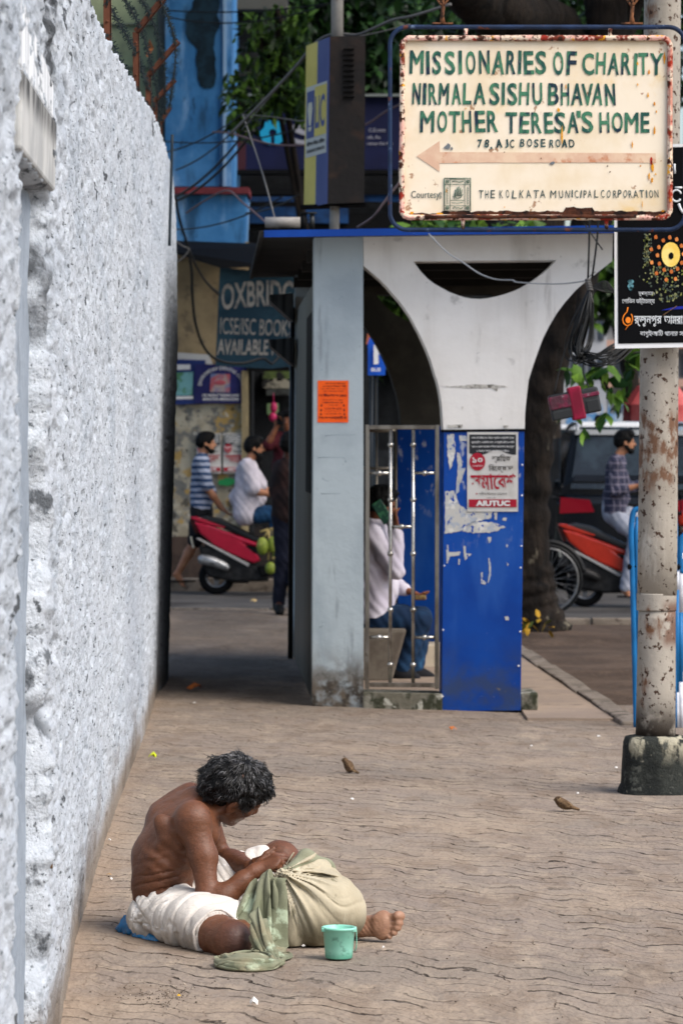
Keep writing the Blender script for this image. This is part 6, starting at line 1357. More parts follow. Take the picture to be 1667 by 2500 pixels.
# open the hem: drop the faces that close it just above the knee
link("loincloth", Vd, Fd, m_cloth, man, None, True)
mb = MB(); ring = []
sx_ = td.cross(Vector((0, 0, 1))).normalized(); sy_ = sx_.cross(td)
for k in range(26): a = 2*math.pi*k/26; ring.append(kc+td*.010+sx_*(.083+.004*math.sin(5*a))*math.cos(a)+sy_*(.083+.004*math.cos(4*a))*math.sin(a))
for p in ring: p.z = max(p.z, .008)
mb.tube(ring, .0055, 6, 0, True); mb.build("hem", m_cloth, man)
# --- blue plastic bag he sits on
bag = SDF(); r = random.Random(5)
bag.cone(Z(50, 1030, 11.92), Z(215, 1106, 11.75), .022, .020, .02).cone(Z(65, 1005, 11.93), Z(130, 1050, 11.87), .024, .022, .02).ell(Z(40, 1030, 11.93), (.02, .02, .018), None, .01).cone(Z(130, 1066, 11.84), Z(225, 1108, 11.73), .026, .02, .02).ell(Z(62, 995, 11.93), (.016, .012, .014), None, .01)
V_, F_ = bag.mesh(.005, lambda x, y, z: .010*(np.abs(vnoise(x*40, y*40, z*40, 3))-.3)+.004*vnoise(x*90, y*90, z*90, 4)); V_[:, 2] = np.maximum(V_[:, 2], .003)
tag(link("plastic_bag", V_, F_, M("shiny blue plastic", '0f5f94', .22, ('1479b4', 14, .4, .6), (), None, spec=.7), None, Z(130, 1090, 11.9), True), "crumpled shiny blue plastic bag sticking out under the seated man", "bag")
# --- the bundle: a sack gathered to a knot
m_sack = M("khaki sackcloth", 'aea58f', .9, ('9f9680', 3, .4, .65), [dict(c='57513f', scale=9, lo=.22, hi=.58, z=(.03, .13), stretch=(1, 1, .4), amt=.9), dict(c='c2bca8', scale=5, lo=.55, hi=.7, stretch=(1, 1, .3)), dict(c='6f6a55', scale=24, lo=.63, hi=.69, stretch=(1, 1, .3), amt=.8)], (30, .005, (1, 1, .5)))
m_olive = M("olive green cloth", '80826d', .9, ('6b6f5a', 5, .4, .62), [dict(c='a3b098', scale=9, lo=.57, hi=.66), dict(c='4d5a48', scale=10, lo=.56, hi=.7, amt=.7), dict(c='8a7f66', scale=4, lo=.52, hi=.66, amt=.6)], (60, .002))
KN = Z(872, 745, 11.62)
sk = SDF(); CB = Z(1010, 930, 11.72)
sk.ell(CB, (.185, .15, .13), None, .04).cone(Z(880, 1040, 11.68), Z(1140, 985, 11.70), .075, .07, .05).cone(Z(905, 800, 11.68), Z(985, 720, 11.76), .045, .050, .05).cone(Z(985, 720, 11.76), Z(1100, 800, 11.80), .052, .05, .05).cone(Z(850, 860, 11.68), Z(870, 1060, 11.66), .045, .07, .04).ell(Z(1160, 960, 11.72), (.05, .08, .075), None, .04)
sk.cone(KN, Z(905, 800, 11.65), .014, .035, .02).ell(KN, (.020, .018, .016), None, .01).ell(KN+Vector((-.012, -.006, .006)), (.012, .010, .010), None, .006)
def gather(x, y, z):
    dx, dy, dz_ = x-KN.x, y-KN.y, z-KN.z; rr = np.sqrt(dx*dx+dy*dy+dz_*dz_)
    an = np.arctan2(dz_, dx)+.10*vnoise(x*10, y*10, z*10, 5); fall = np.clip(rr/.03, .25, 1)*np.clip(1-rr/.36, 0, 1)
    an2 = an+.25*vnoise(x*5, y*5, z*5, 15)
    d = .0210*cr(vnoise(an2*4.6, rr*1.6, y*1.5, 61), .11)*fall*np.clip(1.35-rr/.34, .25, 1)+.0100*cr(vnoise(an2*8.2+4, rr*2.2, y*2, 66), .13)*fall*np.clip(1.2-rr/.30, 0, 1)
    d += .0080*cr(vnoise(an2*10.5, rr*3, y*2, 62), .15)*np.clip(rr/.02, .3, 1)*np.clip(1.1-rr/.24, 0, 1)+.007*vnoise(an2*5, rr*4, y*3, 64)*np.clip(rr/.05, 0, 1)
    return d+.005*vnoise(x*9, y*9, z*5, 6)+.0022*vnoise(x*26, y*26, z*14, 8)+.0030*(.5-np.abs(vnoise(x*20+z*6, y*20, z*5, 12)))
V_, F_ = sk.mesh(.0034, gather); V_[:, 2] = np.maximum(V_[:, 2], .004)
bun = link("cloth_bundle", V_, F_, m_sack, None, (CB.x, CB.y, 0), True); tag(bun, "large pale khaki cloth bundle gathered into a knot in front of the seated man", "bundle")
fl_ = SDF(); fl_.chain([Z(890, 725, 11.68), Z(985, 668, 11.74), Z(1080, 720, 11.80), Z(1140, 800, 11.80), Z(1165, 850, 11.80)], [.012, .028, .034, .026, .012], .02).chain([Z(1195, 880, 11.78), Z(1222, 930, 11.74), Z(1228, 975, 11.73)], [.018, .020, .012], .015)
V_, F_ = fl_.mesh(.0036, lambda x, y, z: .008*cr(vnoise((x*.35-z)*22+.8*vnoise(x*12, y*12, z*12, 2), (x+z)*6, y*6, 71), .16)+.006*vnoise(x*20, y*20, z*20, 3)-.002); link("flap", V_, F_, m_olive, bun, None, True)
# --- twisted green cloth hanging from the knot and heaped on the ground
def drape(nu, nv, sp_, path, width, gather_, steps, seed, pins, solids, push=None):
    """a square-woven cloth laid along a path in pleats and let fall: distance constraints, ground, solids, self-repulsion"""
    rr_ = np.random.default_rng(seed); P = np.zeros((nv, nu, 3)); q_ = np.array([p[:] for p in path]); L = np.r_[0, np.cumsum(np.linalg.norm(np.diff(q_, axis=0), axis=1))]
    for j in range(nv):
        t = j/(nv-1)*L[-1]; c_ = np.array([np.interp(t, L, q_[:, k]) for k in range(3)]); tn = np.array([np.interp(t+.01, L, q_[:, k]) for k in range(3)])-np.array([np.interp(t-.01, L, q_[:, k]) for k in range(3)]); tn /= np.linalg.norm(tn)+1e-9
        wd = np.array(width)/np.linalg.norm(width); nn_ = np.cross(tn, wd); nn_ /= np.linalg.norm(nn_)+1e-9; g_ = np.interp(t/L[-1], [0, 1], gather_)
        u = (np.arange(nu)/(nu-1)-.5); W0 = sp_*(nu-1)*g_
        P[j] = c_+u[:, None]*W0*wd+(.052*vnoise(u*8.5+seed, 0*u+j*.05, 0*u+seed, 90+seed)*(1-g_))[:, None]*nn_+(.012*vnoise(u*6, 0*u+j*.09, 0*u, 95))[:, None]*wd
    P += rr_.normal(0, .0012, P.shape); X = P.reshape(-1, 3); I = np.arange(nu*nv).reshape(nv, nu); G_ = []
    def add(a, b_, l_, k): G_.append((a.ravel(), b_.ravel(), l_, k))
    for o in (0, 1):
        add(I[:, o:nu-1:2], I[:, o+1:nu:2], sp_, 1.); add(I[o:nv-1:2], I[o+1:nv:2], sp_, 1.)
        a = I[:-1, o:nu-1:2]; b_ = I[1:, o+1:nu:2]; add(a, b_[:, :a.shape[1]], sp_*1.414, .5); add(I[1:, o:nu-1:2], I[:-1, o+1:nu:2], sp_*1.414, .5)
    for m_ in ((0, 1), (2, 3)):
        c_ = np.array([i for i in range(nu-2) if i % 4 in m_]); add(I[:, c_], I[:, c_+2], sp_*2, .10); c_ = np.array([i for i in range(nv-2) if i % 4 in m_]); add(I[c_], I[c_+2], sp_*2, .10)
    pin = I[:pins].ravel(); X0 = X[pin].copy(); V = np.zeros_like(X); dt = .010; ii, jj = np.unravel_index(np.arange(nu*nv), (nv, nu))
    for st in range(steps):
        V[:, 2] -= 9.8*dt; V *= .955; O = X.copy(); X += V*dt
        if st % 2 == 0 and st > 10:
            d2 = ((X[:, None, :]-X[None, :, :])**2).sum(-1) if False else None
            kx = np.floor(X/.012).astype(int); key = kx[:, 0]*73856093 ^ kx[:, 1]*19349663 ^ kx[:, 2]*83492791; o_ = np.argsort(key, kind='stable'); ks = key[o_]
            for sh in range(1, 7):
                a, b_ = o_[:-sh], o_[sh:]; ok = (ks[:-sh] == ks[sh:]) & (np.abs(ii[a]-ii[b_])+np.abs(jj[a]-jj[b_]) > 2); a, b_ = a[ok], b_[ok]
                d = X[b_]-X[a]; l_ = np.linalg.norm(d, axis=1)+1e-9; k = np.clip(.011-l_, 0, 1)[:, None]*.5*d/l_[:, None]; np.add.at(X, a, -k*.6); np.add.at(X, b_, k*.6)
        for it in range(9):
            for a, b_, l_, k in G_:
                d = X[b_]-X[a]; n_ = np.linalg.norm(d, axis=1)+1e-9; c_ = (.5*k*(n_-l_)/n_)[:, None]*d; X[a] += c_; X[b_] -= c_
            X[pin] = X0
            low = X[:, 2] < .005; X[low, 2] = .005; O[low, :2] = O[low, :2]*.2+X[low, :2]*.8
            for (c0, r_) in solids:
                d = (X-np.array(c0))/np.array(r_); n_ = np.linalg.norm(d, axis=1); ins = n_ < 1
                X[ins] = np.array(c0)+d[ins]/n_[ins][:, None]*np.array(r_); O[ins] = O[ins]*.4+X[ins]*.6
        V = (X-O)/dt
    F_ = np.stack([I[:-1, :-1], I[:-1, 1:], I[1:, 1:], I[1:, :-1]], -1).reshape(-1, 4)
    return X, F_
def cloth(name, XF, mat_, parent, loc=None):
    o_ = link(name, XF[0], XF[1], mat_, parent, loc, True); so = o_.modifiers.new('thick', 'SOLIDIFY'); so.thickness = .0022; so.offset = 0
    sb_ = o_.modifiers.new('sub', 'SUBSURF'); sb_.levels = sb_.render_levels = 1; return o_
hc = G(280+690/2.119, 1780+1240/2.119); topc = Z(752, 800, 11.58); midc = Z(705, 930, 11.50); botc = Z(745, 1095, 11.40)
solids = [(CB, (.178, .145, .150)), (knN, (.060, .060, .060)), (knN.lerp(hipN, .4), (.092, .092, .092)), (knN.lerp(anN, .35), (.055, .055, .055))]
pth = [topc, topc+Vector((-.012, -.02, -.05)), midc, botc+Vector((0, 0, .03))]
gc = cloth("green_cloth", drape(44, 62, .0105, [topc+Vector((.03, .02, .01)), topc, topc+Vector((-.03, -.03, .035)), midc+Vector((.0, -.03, .06)), midc+Vector((.03, -.03, .02)), midc+Vector((-.01, -.04, .0)), botc+Vector((0, 0, .07)), botc+Vector((-.01, -.05, .03)), botc+Vector((-.03, -.12, .03))], (1, -.35, .1), (.22, .36), 110, 3, 2, solids), m_olive, None, (botc.x, botc.y, 0))
tag(gc, "twisted olive green cloth hanging from the bundle and heaped on the pavement", "cloth")
hp_path = [botc+Vector((0, -.03, .05))]
for k in range(34):
    a = -.4-k*.42; rk = .092*(1-k/52); hp_path.append(Vector((hc.x+rk*math.cos(a), hc.y+.04+rk*1.9*math.sin(a), .024+.0060*k)))
cloth("heaped_end", drape(42, 128, .0105, hp_path, (0, .25, 1), (.28, .30), 105, 6, 1, solids+[((hc.x, hc.y+.03, 0), (.080, .12, .050))]), m_olive, gc)
# --- mint green plastic mug-bucket
bk0 = G(827, 2340); px = bk0.y/FPX
buc = empty("bucket", bk0, "small mint green plastic bucket standing beside the man's foot", "bucket")
m_mint = M("mint green plastic", '7fc4ae', .35, ('92cfbd', 6, .4, .65), [dict(c='4d7f6c', scale=30, lo=.56, hi=.66, amt=.6), dict(c='3d8a70', scale=9, lo=.25, hi=.6, z=(.004, .03), amt=.8), dict(c='59ad95', scale=30, lo=.62, hi=.7, amt=.6)], (40, .0008), spec=.5)
mb = MB(); mb.lathe(bk0+Vector((0, 0, .002)), [(.001, .003), (.038, .003), (.0415, .0), (.0425, .003), (.0495, .088), (.0545, .090), (.0555, .094), (.0545, .097), (.0505, .098), (.0475, .094), (.041, .008), (.001, .006)], 40); mb.build("tub", m_mint, buc)
mb = MB()
for a in (math.radians(205), math.radians(-25)):
    c_ = bk0+Vector((.052*math.cos(a), .052*math.sin(a), .092)); mb.box(c_, (.016, .014, .012))
mb.build("handle_lug", m_mint, buc, bevel=.003)
mb = MB(); mb.tube(catmull([bk0+Vector((.054, -.012, .090)), bk0+Vector((.055, .0, .05)), bk0+Vector((.053, .01, .03)), bk0+Vector((.050, .02, .022))], 5), .0019, 6); mb.build("handle", m_mint, buc)
# --- sparrows
m_sp = M("sparrow brown feathers", '6b563f', .9, ('4f3d2c', 60, .42, .58), [dict(c='2c2119', scale=45, lo=.57, hi=.63), dict(c='9a8464', scale=30, lo=.6, hi=.68)], (90, .002)); m_spb = M("sparrow pale belly", '8f8068', .9)
def sparrow(loc, ang, label, k=1.0, up=.0):
    e = empty("sparrow", loc, label, "bird", "sparrows on the pavement"); f = Vector((math.cos(ang), math.sin(ang), 0)); l_ = Vector((-f.y, f.x, 0)); u = Vector((0, 0, 1))
    def Bp(a, s, z): return Vector(loc)+f*a*k+l_*s*k+u*z*k
    tl = (f*math.cos(.5+up)+u*math.sin(.5+up)).normalized(); ax = (tl, l_, tl.cross(l_)*-1)
    s_ = SDF(); s_.ell(Bp(0, 0, .045), (.044*k, .026*k, .028*k), ax, .01).ell(Bp(.030, 0, .072+up*.02), (.020*k, .018*k, .018*k), None, .014).cone(Bp(.048, 0, .071+up*.02), Bp(.060, 0, .068+up*.02), .006*k, .0015*k, .006).cone(Bp(-.03, 0, .032-up*.01), Bp(-.082, 0, .016-up*.012), .013*k, .007*k, .012, (l_, 1.5)).ell(Bp(-.010, .020, .047), (.040*k, .008*k, .018*k), ax, .005).ell(Bp(-.010, -.020, .047), (.040*k, .008*k, .018*k), ax, .005)
    s_.build("body", m_sp, .003*k, e, None, lambda x, y, z: .0008*vnoise(x*150, y*150, z*150, 2))
    mb_ = MB()
    for sd_ in (-1, 1):
        a, c_ = Bp(.0, sd_*.011, .025), Bp(.004, sd_*.012, .002); mb_.tube([a, c_], .0015*k, 5)
        for t in (-.5, 0, .5): mb_.tube([c_, c_+(f*math.cos(t)+l_*math.sin(t))*.012*k], .001*k, 4)
    mb_.build("legs", M("bird leg", '5a463a', .7), e)
    mb_ = MB()
    for sd_ in (-1, 1): mb_.ball(Bp(.036, sd_*.0165, .075+up*.02), .0025*k, 8)
    mb_.build("eyes", m_black, e)
    return e
sparrow(G(850, 1888), math.radians(140), "brown sparrow standing upright on the pavement right of the man's head", .76, .55)
sparrow(G(1375, 1983), math.radians(175), "brown sparrow crouching on the pavement near the pole's black foot", .80, -.1)
# --- litter
r = random.Random(31)
def scrap(name, label, cat, px, py, wpx, mat_, h=.012, ratio=.5, group=None, n=9):
    c_ = G(px, py); k = wpx/FPX*c_.y/2; mb_ = MB(); pts = []
    for i in range(n):
        a = 2*math.pi*i/n; q_ = c_+Vector((math.cos(a)*k*r.uniform(.6, 1.15), math.sin(a)*k*ratio*4*r.uniform(.6, 1.1), .003+h*abs(math.sin(a*1.5+px))*r.uniform(.4, 1))); pts.append(q_)
    mb_.add(pts+[c_+Vector((0, 0, h*1.1+.004))], [(i, (i+1) % n, n) for i in range(n)], 0, True); return tag(mb_.build(name, mat_, loc=c_), label, cat, group)
scrap("wrapper", "crumpled lime yellow wrapper lying near the white wall", "wrapper", 375, 1852, 24, M("lime wrapper", 'c6d21f', .4), .03, .3)
m_dleaf = M("orange-brown dead leaf", 'a8602a', .7, ('7d4420', 20, .4, .6)); m_pap = M("white paper scrap", 'd5d3cf', .8)
scrap("dead_leaf", "orange-brown dead leaf lying in the lane beside the white wall", "leaf", 474, 1688, 42, m_dleaf, .05, .35)
scrap("dead_leaf", "small orange dead leaf lying in front of the blue base panel", "leaf", 1106, 1784, 22, M("orange dead leaf", 'b96a35', .7), .02, .3)
scrap("dead_leaf", "pale dead leaf lying on the asphalt at the far end of the lane", "leaf", 620, 1470, 16, M("pale dead leaf", 'b0986a', .7), .03, .4)
scrap("dead_leaf", "tiny tan leaf lying left of the seated man's back", "leaf", 268, 2138, 16, M("tan leaf", '9a7d58', .8), .006, .25)
scrap("paper_scrap", "folded white paper scrap lying in the foreground below the green cloth", "paper", 620, 2456, 24, m_pap, .022, .3)
for x, y, w_, lab in ((860, 1954, 12, "white speck of paper lying below the upright sparrow"), (1409, 1940, 9, "white paper speck lying just above the crouching sparrow"), (1297, 1824, 9, "small white pebble-like scrap lying below the kerb block"), (1461, 1800, 11, "white scrap lying on the pavers left of the pole's foot"), (1503, 1877, 10, "tan scrap lying close beside the pole's black foot"), (741, 2314, 10, "tiny white scrap under the bundle's lower edge"), (936, 2318, 9, "small pale crumb lying below the man's heel"), (475, 1718, 10, "white scrap lying near the dead leaf in the lane"), (1378, 1683, 8, "white scrap lying on the dusty slab beside the kerb"), (268, 2054, 8, "white crumb lying close to the foot of the white wall"), (272, 2150, 9, "white crumb lying left of the seated man's back")):
    scrap("litter_scrap", lab, "scrap", x, y, w_, m_pap, .008, .3, "specks of litter")
scrap("petal", "single yellow petal lying in the bottom left foreground", "petal", 437, 2435, 9, M("yellow petal", 'd9a81f', .6), .006, .3)
mb = MB()
for k in range(420):
    x, y = (r.gauss(400, 50), r.gauss(2430, 16)) if k % 2 else (r.uniform(200, 1600), r.uniform(1800, 2490)); c_ = G(x, y); s_ = r.uniform(.0015, .0035 if k % 2 else .005)
    mb.ball(c_+Vector((0, 0, s_*.4)), (s_, s_, s_*.6), 5)
tag(mb.build("grit", M("dark grit", '4f443a', .95, None, (), None, 0, .3, 0, ('b5a898', .6, .9))), "loose grit and crumbs scattered on the pavers", "grit", kind="stuff")
mb = MB(); r = random.Random(14)
for k in range(26):
    c_ = Vector((1.55+r.gauss(0, .12), 30.9+r.gauss(0, .2), .06+abs(r.gauss(0, .06)))); leaf_mesh(mb, c_, rvec().normalized(), Vector((0, 0, 1)), .09, .05)
tag(mb.build("marigold_heap", M("wilted marigold", 'a07a14', .8, None, (), None, 0, .4, 0, ('4f5a1a', .5, .8)), loc=(1.55, 30.9, 0)), "heap of wilted yellow flowers at the foot of the tree trunk", "flowers")
# ================================================================== people in the background
def person(label, J, skin, shirt, trousers, hair, sleeve='short', legs='long', shoes=None, look=(1, 0, 0), beard=False, h=.0105, loc=None, glasses=False, group=None, bare=False, up=(0, 0, 1), cover=1.0, bulk=1.08):
    """J: joints in world space: head, neck, chest, pelvis and shL/elL/wrL, hipL/knL/anL/toL with the same for R"""
    J = {k: Vector(v) for k, v in J.items()}; base = loc or Vector((J['pelvis'].x, J['pelvis'].y, 0)); e = empty("person", base, label, "person", group)
    f = Vector(look).normalized(); u = Vector(up); u = (u-f*u.dot(f)).normalized(); l_ = u.cross(f); ax = (f, l_, u); hd = J['head']
    def hh(a, s_, z): return hd+f*a+l_*s_+u*z
    b_ = SDF(); b_.ell(hh(-.008, 0, .02), (.096, .074, .098), ax, .02).ell(hh(.030, 0, -.045), (.058, .055, .068), ax, .03).ell(hh(.058, 0, -.095), (.026, .028, .02), ax, .02)
    b_.cone(hh(.085, 0, .01), hh(.108, 0, -.028), .009, .012, .012).ell(hh(.083, -.032, .006), (.012, .015, .010), ax, .008, 's').ell(hh(.083, .032, .006), (.012, .015, .010), ax, .008, 's').cone(hh(.086, -.02, -.064), hh(.086, .02, -.064), .008, .008, .008)
    for s_ in (-1, 1): b_.ell(hh(-.006, s_*.078, -.01), (.018, .010, .030), ax, .006)
    b_.cone(J['neck'], hh(-.02, 0, -.06), .054, .05, .03)
    b_.cone(J['chest'], J['pelvis'], .09, .09, .04, (J['shL']-J['shR'], 1.4)).cone(J['shL'], J['shR'], .05, .05, .04)
    for s_ in 'LR':
        sh_, el, wr = J['sh'+s_], J['el'+s_], J['wr'+s_]; b_.chain([sh_, sh_.lerp(el, .5), el, el.lerp(wr, .35), wr], [.050, .046, .038, .040, .027], .02)
        d = J.get('ha'+s_, wr+(wr-el).normalized()*.09)-wr; d = d.normalized(); sd_ = d.cross(f if abs(d.dot(f)) < .8 else u).normalized(); nn_ = sd_.cross(d)
        pc = wr+d*.045; b_.ell(pc, (.048, .038, .02), (d, sd_, nn_), .015)
        for i, (L, o_) in enumerate(((.068, -.028), (.078, -.009), (.072, .010), (.056, .028))):
            p = wr+d*.082+sd_*o_; q1 = p+(d+nn_*.3).normalized()*L*.5; b_.cone(wr+d*.04+sd_*o_*.8, p, .011, .0098, .006).cone(p, q1, .0098, .0095, .004).cone(q1, q1+(d*.6+nn_*.8).normalized()*L*.5, .0095, .0085, .004)
        b_.cone(wr+d*.02-sd_*.025, wr+d*.055-sd_*.052, .013, .0105, .008).cone(wr+d*.055-sd_*.052, wr+d*.085-sd_*.055, .0105, .009, .004)
        hp_, kn, an, to = J['hip'+s_], J['kn'+s_], J['an'+s_], J['to'+s_]; b_.chain([hp_, hp_.lerp(kn, .5), kn, kn.lerp(an, .35), an], [.085, .075, .055, .056, .036], .03)
        hl = an+(an-to).normalized()*.03+Vector((0, 0, -.035)); b_.cone(hl, to.lerp(an, .25), .034, .032, .02).cone(an, to.lerp(an, .5), .036, .03, .02)
        td_ = (to-an); td_.z *= .3; td_ = td_.normalized(); ts = td_.cross(Vector((0, 0, 1))).normalized()
        for i in range(5): o_ = (i-2)*.015; b_.cone(to+ts*o_-td_*.03, to+ts*o_+td_*(.02-.006*abs(i-1)), .012, .0095, .006)
    b_.build("body", skin, h, e)
    def nz(a, k): return lambda x, y, z: a*vnoise(x*k, y*k, z*k*.7, 3)+a*.7*np.sin((z*.7+x)*2*math.pi/.075+3*vnoise(x*7, y*7, z*7, 4))*.6
    sx = (J['shL']-J['shR']).normalized(); c_ = SDF()
    tl, tr = J['hipL']+Vector((0, 0, .02)), J['hipR']+Vector((0, 0, .02))
    c_.cone(J['chest'].lerp(J['shL'], .45)+Vector((0, 0, -.03)), tl, .098*bulk, .108*bulk, .08).cone(J['chest'].lerp(J['shR'], .45)+Vector((0, 0, -.03)), tr, .098*bulk, .108*bulk, .08).cone(J['shL'], J['shR'], .066, .066, .05).cone(J['neck']+Vector((0, 0, -.06)), J['chest'], .08, .09, .05).cone(J['neck']+Vector((0, 0, -.045)), J['neck']+Vector((0, 0, -.015)), .066, .062, .02)
    bl = J['pelvis'].lerp(J['chest'], .35)+f*.03; c_.ell(bl, (.12*bulk**2, .14*bulk, .14), (f, sx, Vector((0, 0, 1))), .06)
    for s_ in 'LR':
        sh_, el, wr = J['sh'+s_], J['el'+s_], J['wr'+s_]
        if sleeve == 'short': c_.chain([sh_, sh_.lerp(el, .5), sh_.lerp(el, .86)], [.066*bulk, .066*bulk, .068*bulk], .03)
        else: c_.chain([sh_, sh_.lerp(el, .5), el, el.lerp(wr, .5), el.lerp(wr, cover if sleeve == 'long' else .3)], [.066, .06, .056, .050, .046], .03)
    c_.build("shirt", shirt, h, e, None, nz(.006, 16))
    t_ = SDF(); t_.cone(J['hipL'], J['hipR'], .112, .112, .05)
    t_.cone(J['pelvis'], J['pelvis']+Vector((0, 0, .08)), .11, .11, .05, (sx, 1.25))
    for s_ in 'LR':
        hp_, kn, an = J['hip'+s_], J['kn'+s_], J['an'+s_]
        if legs == 'long': t_.chain([hp_, hp_.lerp(kn, .5), kn, kn.lerp(an, .5), kn.lerp(an, .97)], [.102, .092, .074, .068, .062], .03)
        else: t_.chain([hp_, hp_.lerp(kn, .5), hp_.lerp(kn, .97)], [.104, .098, .09], .03)
    t_.build("trousers", trousers, h, e, None, nz(.006, 14))
    hr = SDF(); hr.ell(hh(-.014, 0, .040), (.108, .088, .100), ax, .02).ell(hh(-.05, 0, .0), (.07, .078, .07), ax, .03).ell(hh(.04, 0, .095), (.06, .07, .04), ax, .03)
    hr.ell(hh(.115, 0, -.045), (.075, .095, .105), ax, .012, 's').ell(hh(.0, .10, -.045), (.04, .035, .05), ax, .012, 's').ell(hh(.0, -.10, -.045), (.04, .035, .05), ax, .012, 's').ell(hh(-.03, 0, -.14), (.13, .13, .075), ax, .012, 's')
    hr.build("hair", hair, h*.8, e, None, lambda x, y, z: .006*vnoise(x*60, y*60, z*60, 5)+.005*vnoise(x*28, y*28, z*28, 7))
    if beard:
        k = beard; bd = SDF(); bd.ell(hh(.055, 0, -.085), (.042, .05, .045*k), ax, .02).cone(hh(.0, .068, -.04), hh(.05, .04, -.09), .02, .022, .02).cone(hh(.0, -.068, -.04), hh(.05, -.04, -.09), .02, .022, .02).cone(hh(.093, -.022, -.05), hh(.093, .022, -.05), .010, .010, .01).ell(hh(.06, 0, -.115*k), (.032, .036, .045*k), ax, .02).ell(hh(.102, 0, -.066), (.014, .022, .007), ax, .004, 's')
        bd.build("beard", hair, h*.75, e, None, lambda x, y, z: .005*vnoise(x*70, y*70, z*70, 5))
    mb_ = MB()
    for s_ in (-1, 1): mb_.ball(hh(.083, s_*.032, .005), (.008), 8)
    mb_.build("eyes", M("eye", '2a1c16', .2), e)
    if glasses:
        mb_ = MB()
        for s_ in (-1, 1): mb_.tube([hh(.104, s_*.034, .004)+l_*(.026*math.cos(t))+u*(.018*math.sin(t)) for t in np.linspace(0, 6.28, 13)[:-1]], .003, 5, 0, True); mb_.tube([hh(.104, s_*.058, .01), hh(-.01, s_*.084, .008)], .003, 5)
        mb_.build("glasses", m_black, e)
    if shoes is not None:
        for s_ in 'LR':
            an, to = J['an'+s_], J['to'+s_]; s2 = SDF(); d = (to-an); d.z = 0; d = d.normalized(); so = an.z-.06
            if shoes[0] == 'shoe': s2.cone(an+Vector((0, 0, -.03))-d*.03, to.lerp(an, .2), .046, .042, .03).cone(to.lerp(an, .4), to+d*.03, .042, .036, .03).cone(an, an+Vector((0, 0, -.03)), .05, .05, .03); s2.build("shoe", shoes[1], h*.8, e)
            else:
                mb_ = MB(); sd_ = d.cross(Vector((0, 0, 1))); o_ = (an-d*.07+Vector((0, 0, -.075))); n_ = 14
                mb_.slab([o_+d*(.13+.15*math.cos(2*math.pi*k/n_))+sd_*.048*math.sin(2*math.pi*k/n_) for k in range(n_)], (0, 0, -.018)); fixnormals(mb_.build("sandal", shoes[1], e))
    return e
m_sk2 = M("tan skin", '96664a', .5, ('a8775a', 10, .4, .6)); m_sk3 = M("brown skin", '6d432e', .5, ('7d4f37', 10, .4, .6)); m_sk4 = M("deep brown skin", '482c20', .5)
m_hairb = M("black wavy hair", '050505', .6, ('0d0c0c', 60, .45, .6), (), (90, .004), spec=.12)
def stripes(name, c1, c2_, per, tilt=.0):
    g = NG(name); v = g.math('ADD', g.axis(2), g.math('MULTIPLY', g.math('SUBTRACT', g.noise(3, 3), .5), .05)); s_ = g.math('SINE', g.math('MULTIPLY', v, 2*math.pi/per)); c = g.mix(g.ramp(s_, -.25, .1), lin(c1), lin(c2_)); g.l(c, g.b.inputs['Base Color']); g.b.inputs['Roughness'].default_value = .9; return g.m
m_stripe = stripes("navy and white stripes", '20395c', '8f97a8', .072)
def plaid():
    g = NG("navy plaid cotton"); c = lin('292b42')
    a = g.ramp(g.math('SINE', g.math('MULTIPLY', g.axis(2), 2*math.pi/.075)), .70, .95); b2 = g.ramp(g.math('SINE', g.math('MULTIPLY', g.math('ADD', g.axis(0), g.math('MULTIPLY', g.axis(1), .6)), 2*math.pi/.07)), .70, .95)
    c = g.mix(g.math('MULTIPLY', a, .55), c, lin('8a8290')); c = g.mix(g.math('MULTIPLY', b2, .55), c, lin('8a8290')); c = g.mix(g.math('MULTIPLY', g.ramp(g.noise(7, 4), .45, .65), .4), c, lin('1b1c2c')); g.l(c, g.b.inputs['Base Color']); g.b.inputs['Roughness'].default_value = .9; return g.m
m_plaid = plaid()
m_wshirt = M("white cotton shirt", 'bfb9c0', .9, ('a8a2aa', 5, .4, .65), (), (50, .002)); m_lil = M("pale lilac shirt", 'cdc8d2', .9, ('bab4c2', 6, .4, .62), (), (40, .003))
m_jean = M("blue jeans", '1d4468', .9, ('16344f', 6, .4, .6), (), (60, .002)); m_djean = M("dark blue jeans", '10253f', .9, ('17324f', 6, .42, .6), [dict(c='2f5f86', scale=5, lo=.6, hi=.75, amt=.6)], (60, .002)); m_gjean = M("grey faded jeans", '7d8290', .9, ('969aa6', 6, .4, .6), (), (60, .002))
m_char = M("charcoal cotton", '191a1e', .9); m_brownsh = M("dark brown shirt", '2b1a17', .85, ('1b1110', 6, .4, .6)); m_navyt = M("navy trousers", '0d1120', .9); m_maroonsh = M("maroon shirt", '3f1119', .9)
X = Vector((1, 0, 0))
def zp(zx, zy, Y): return W(400+zx/3.92, 980+zy/3.92, Y)
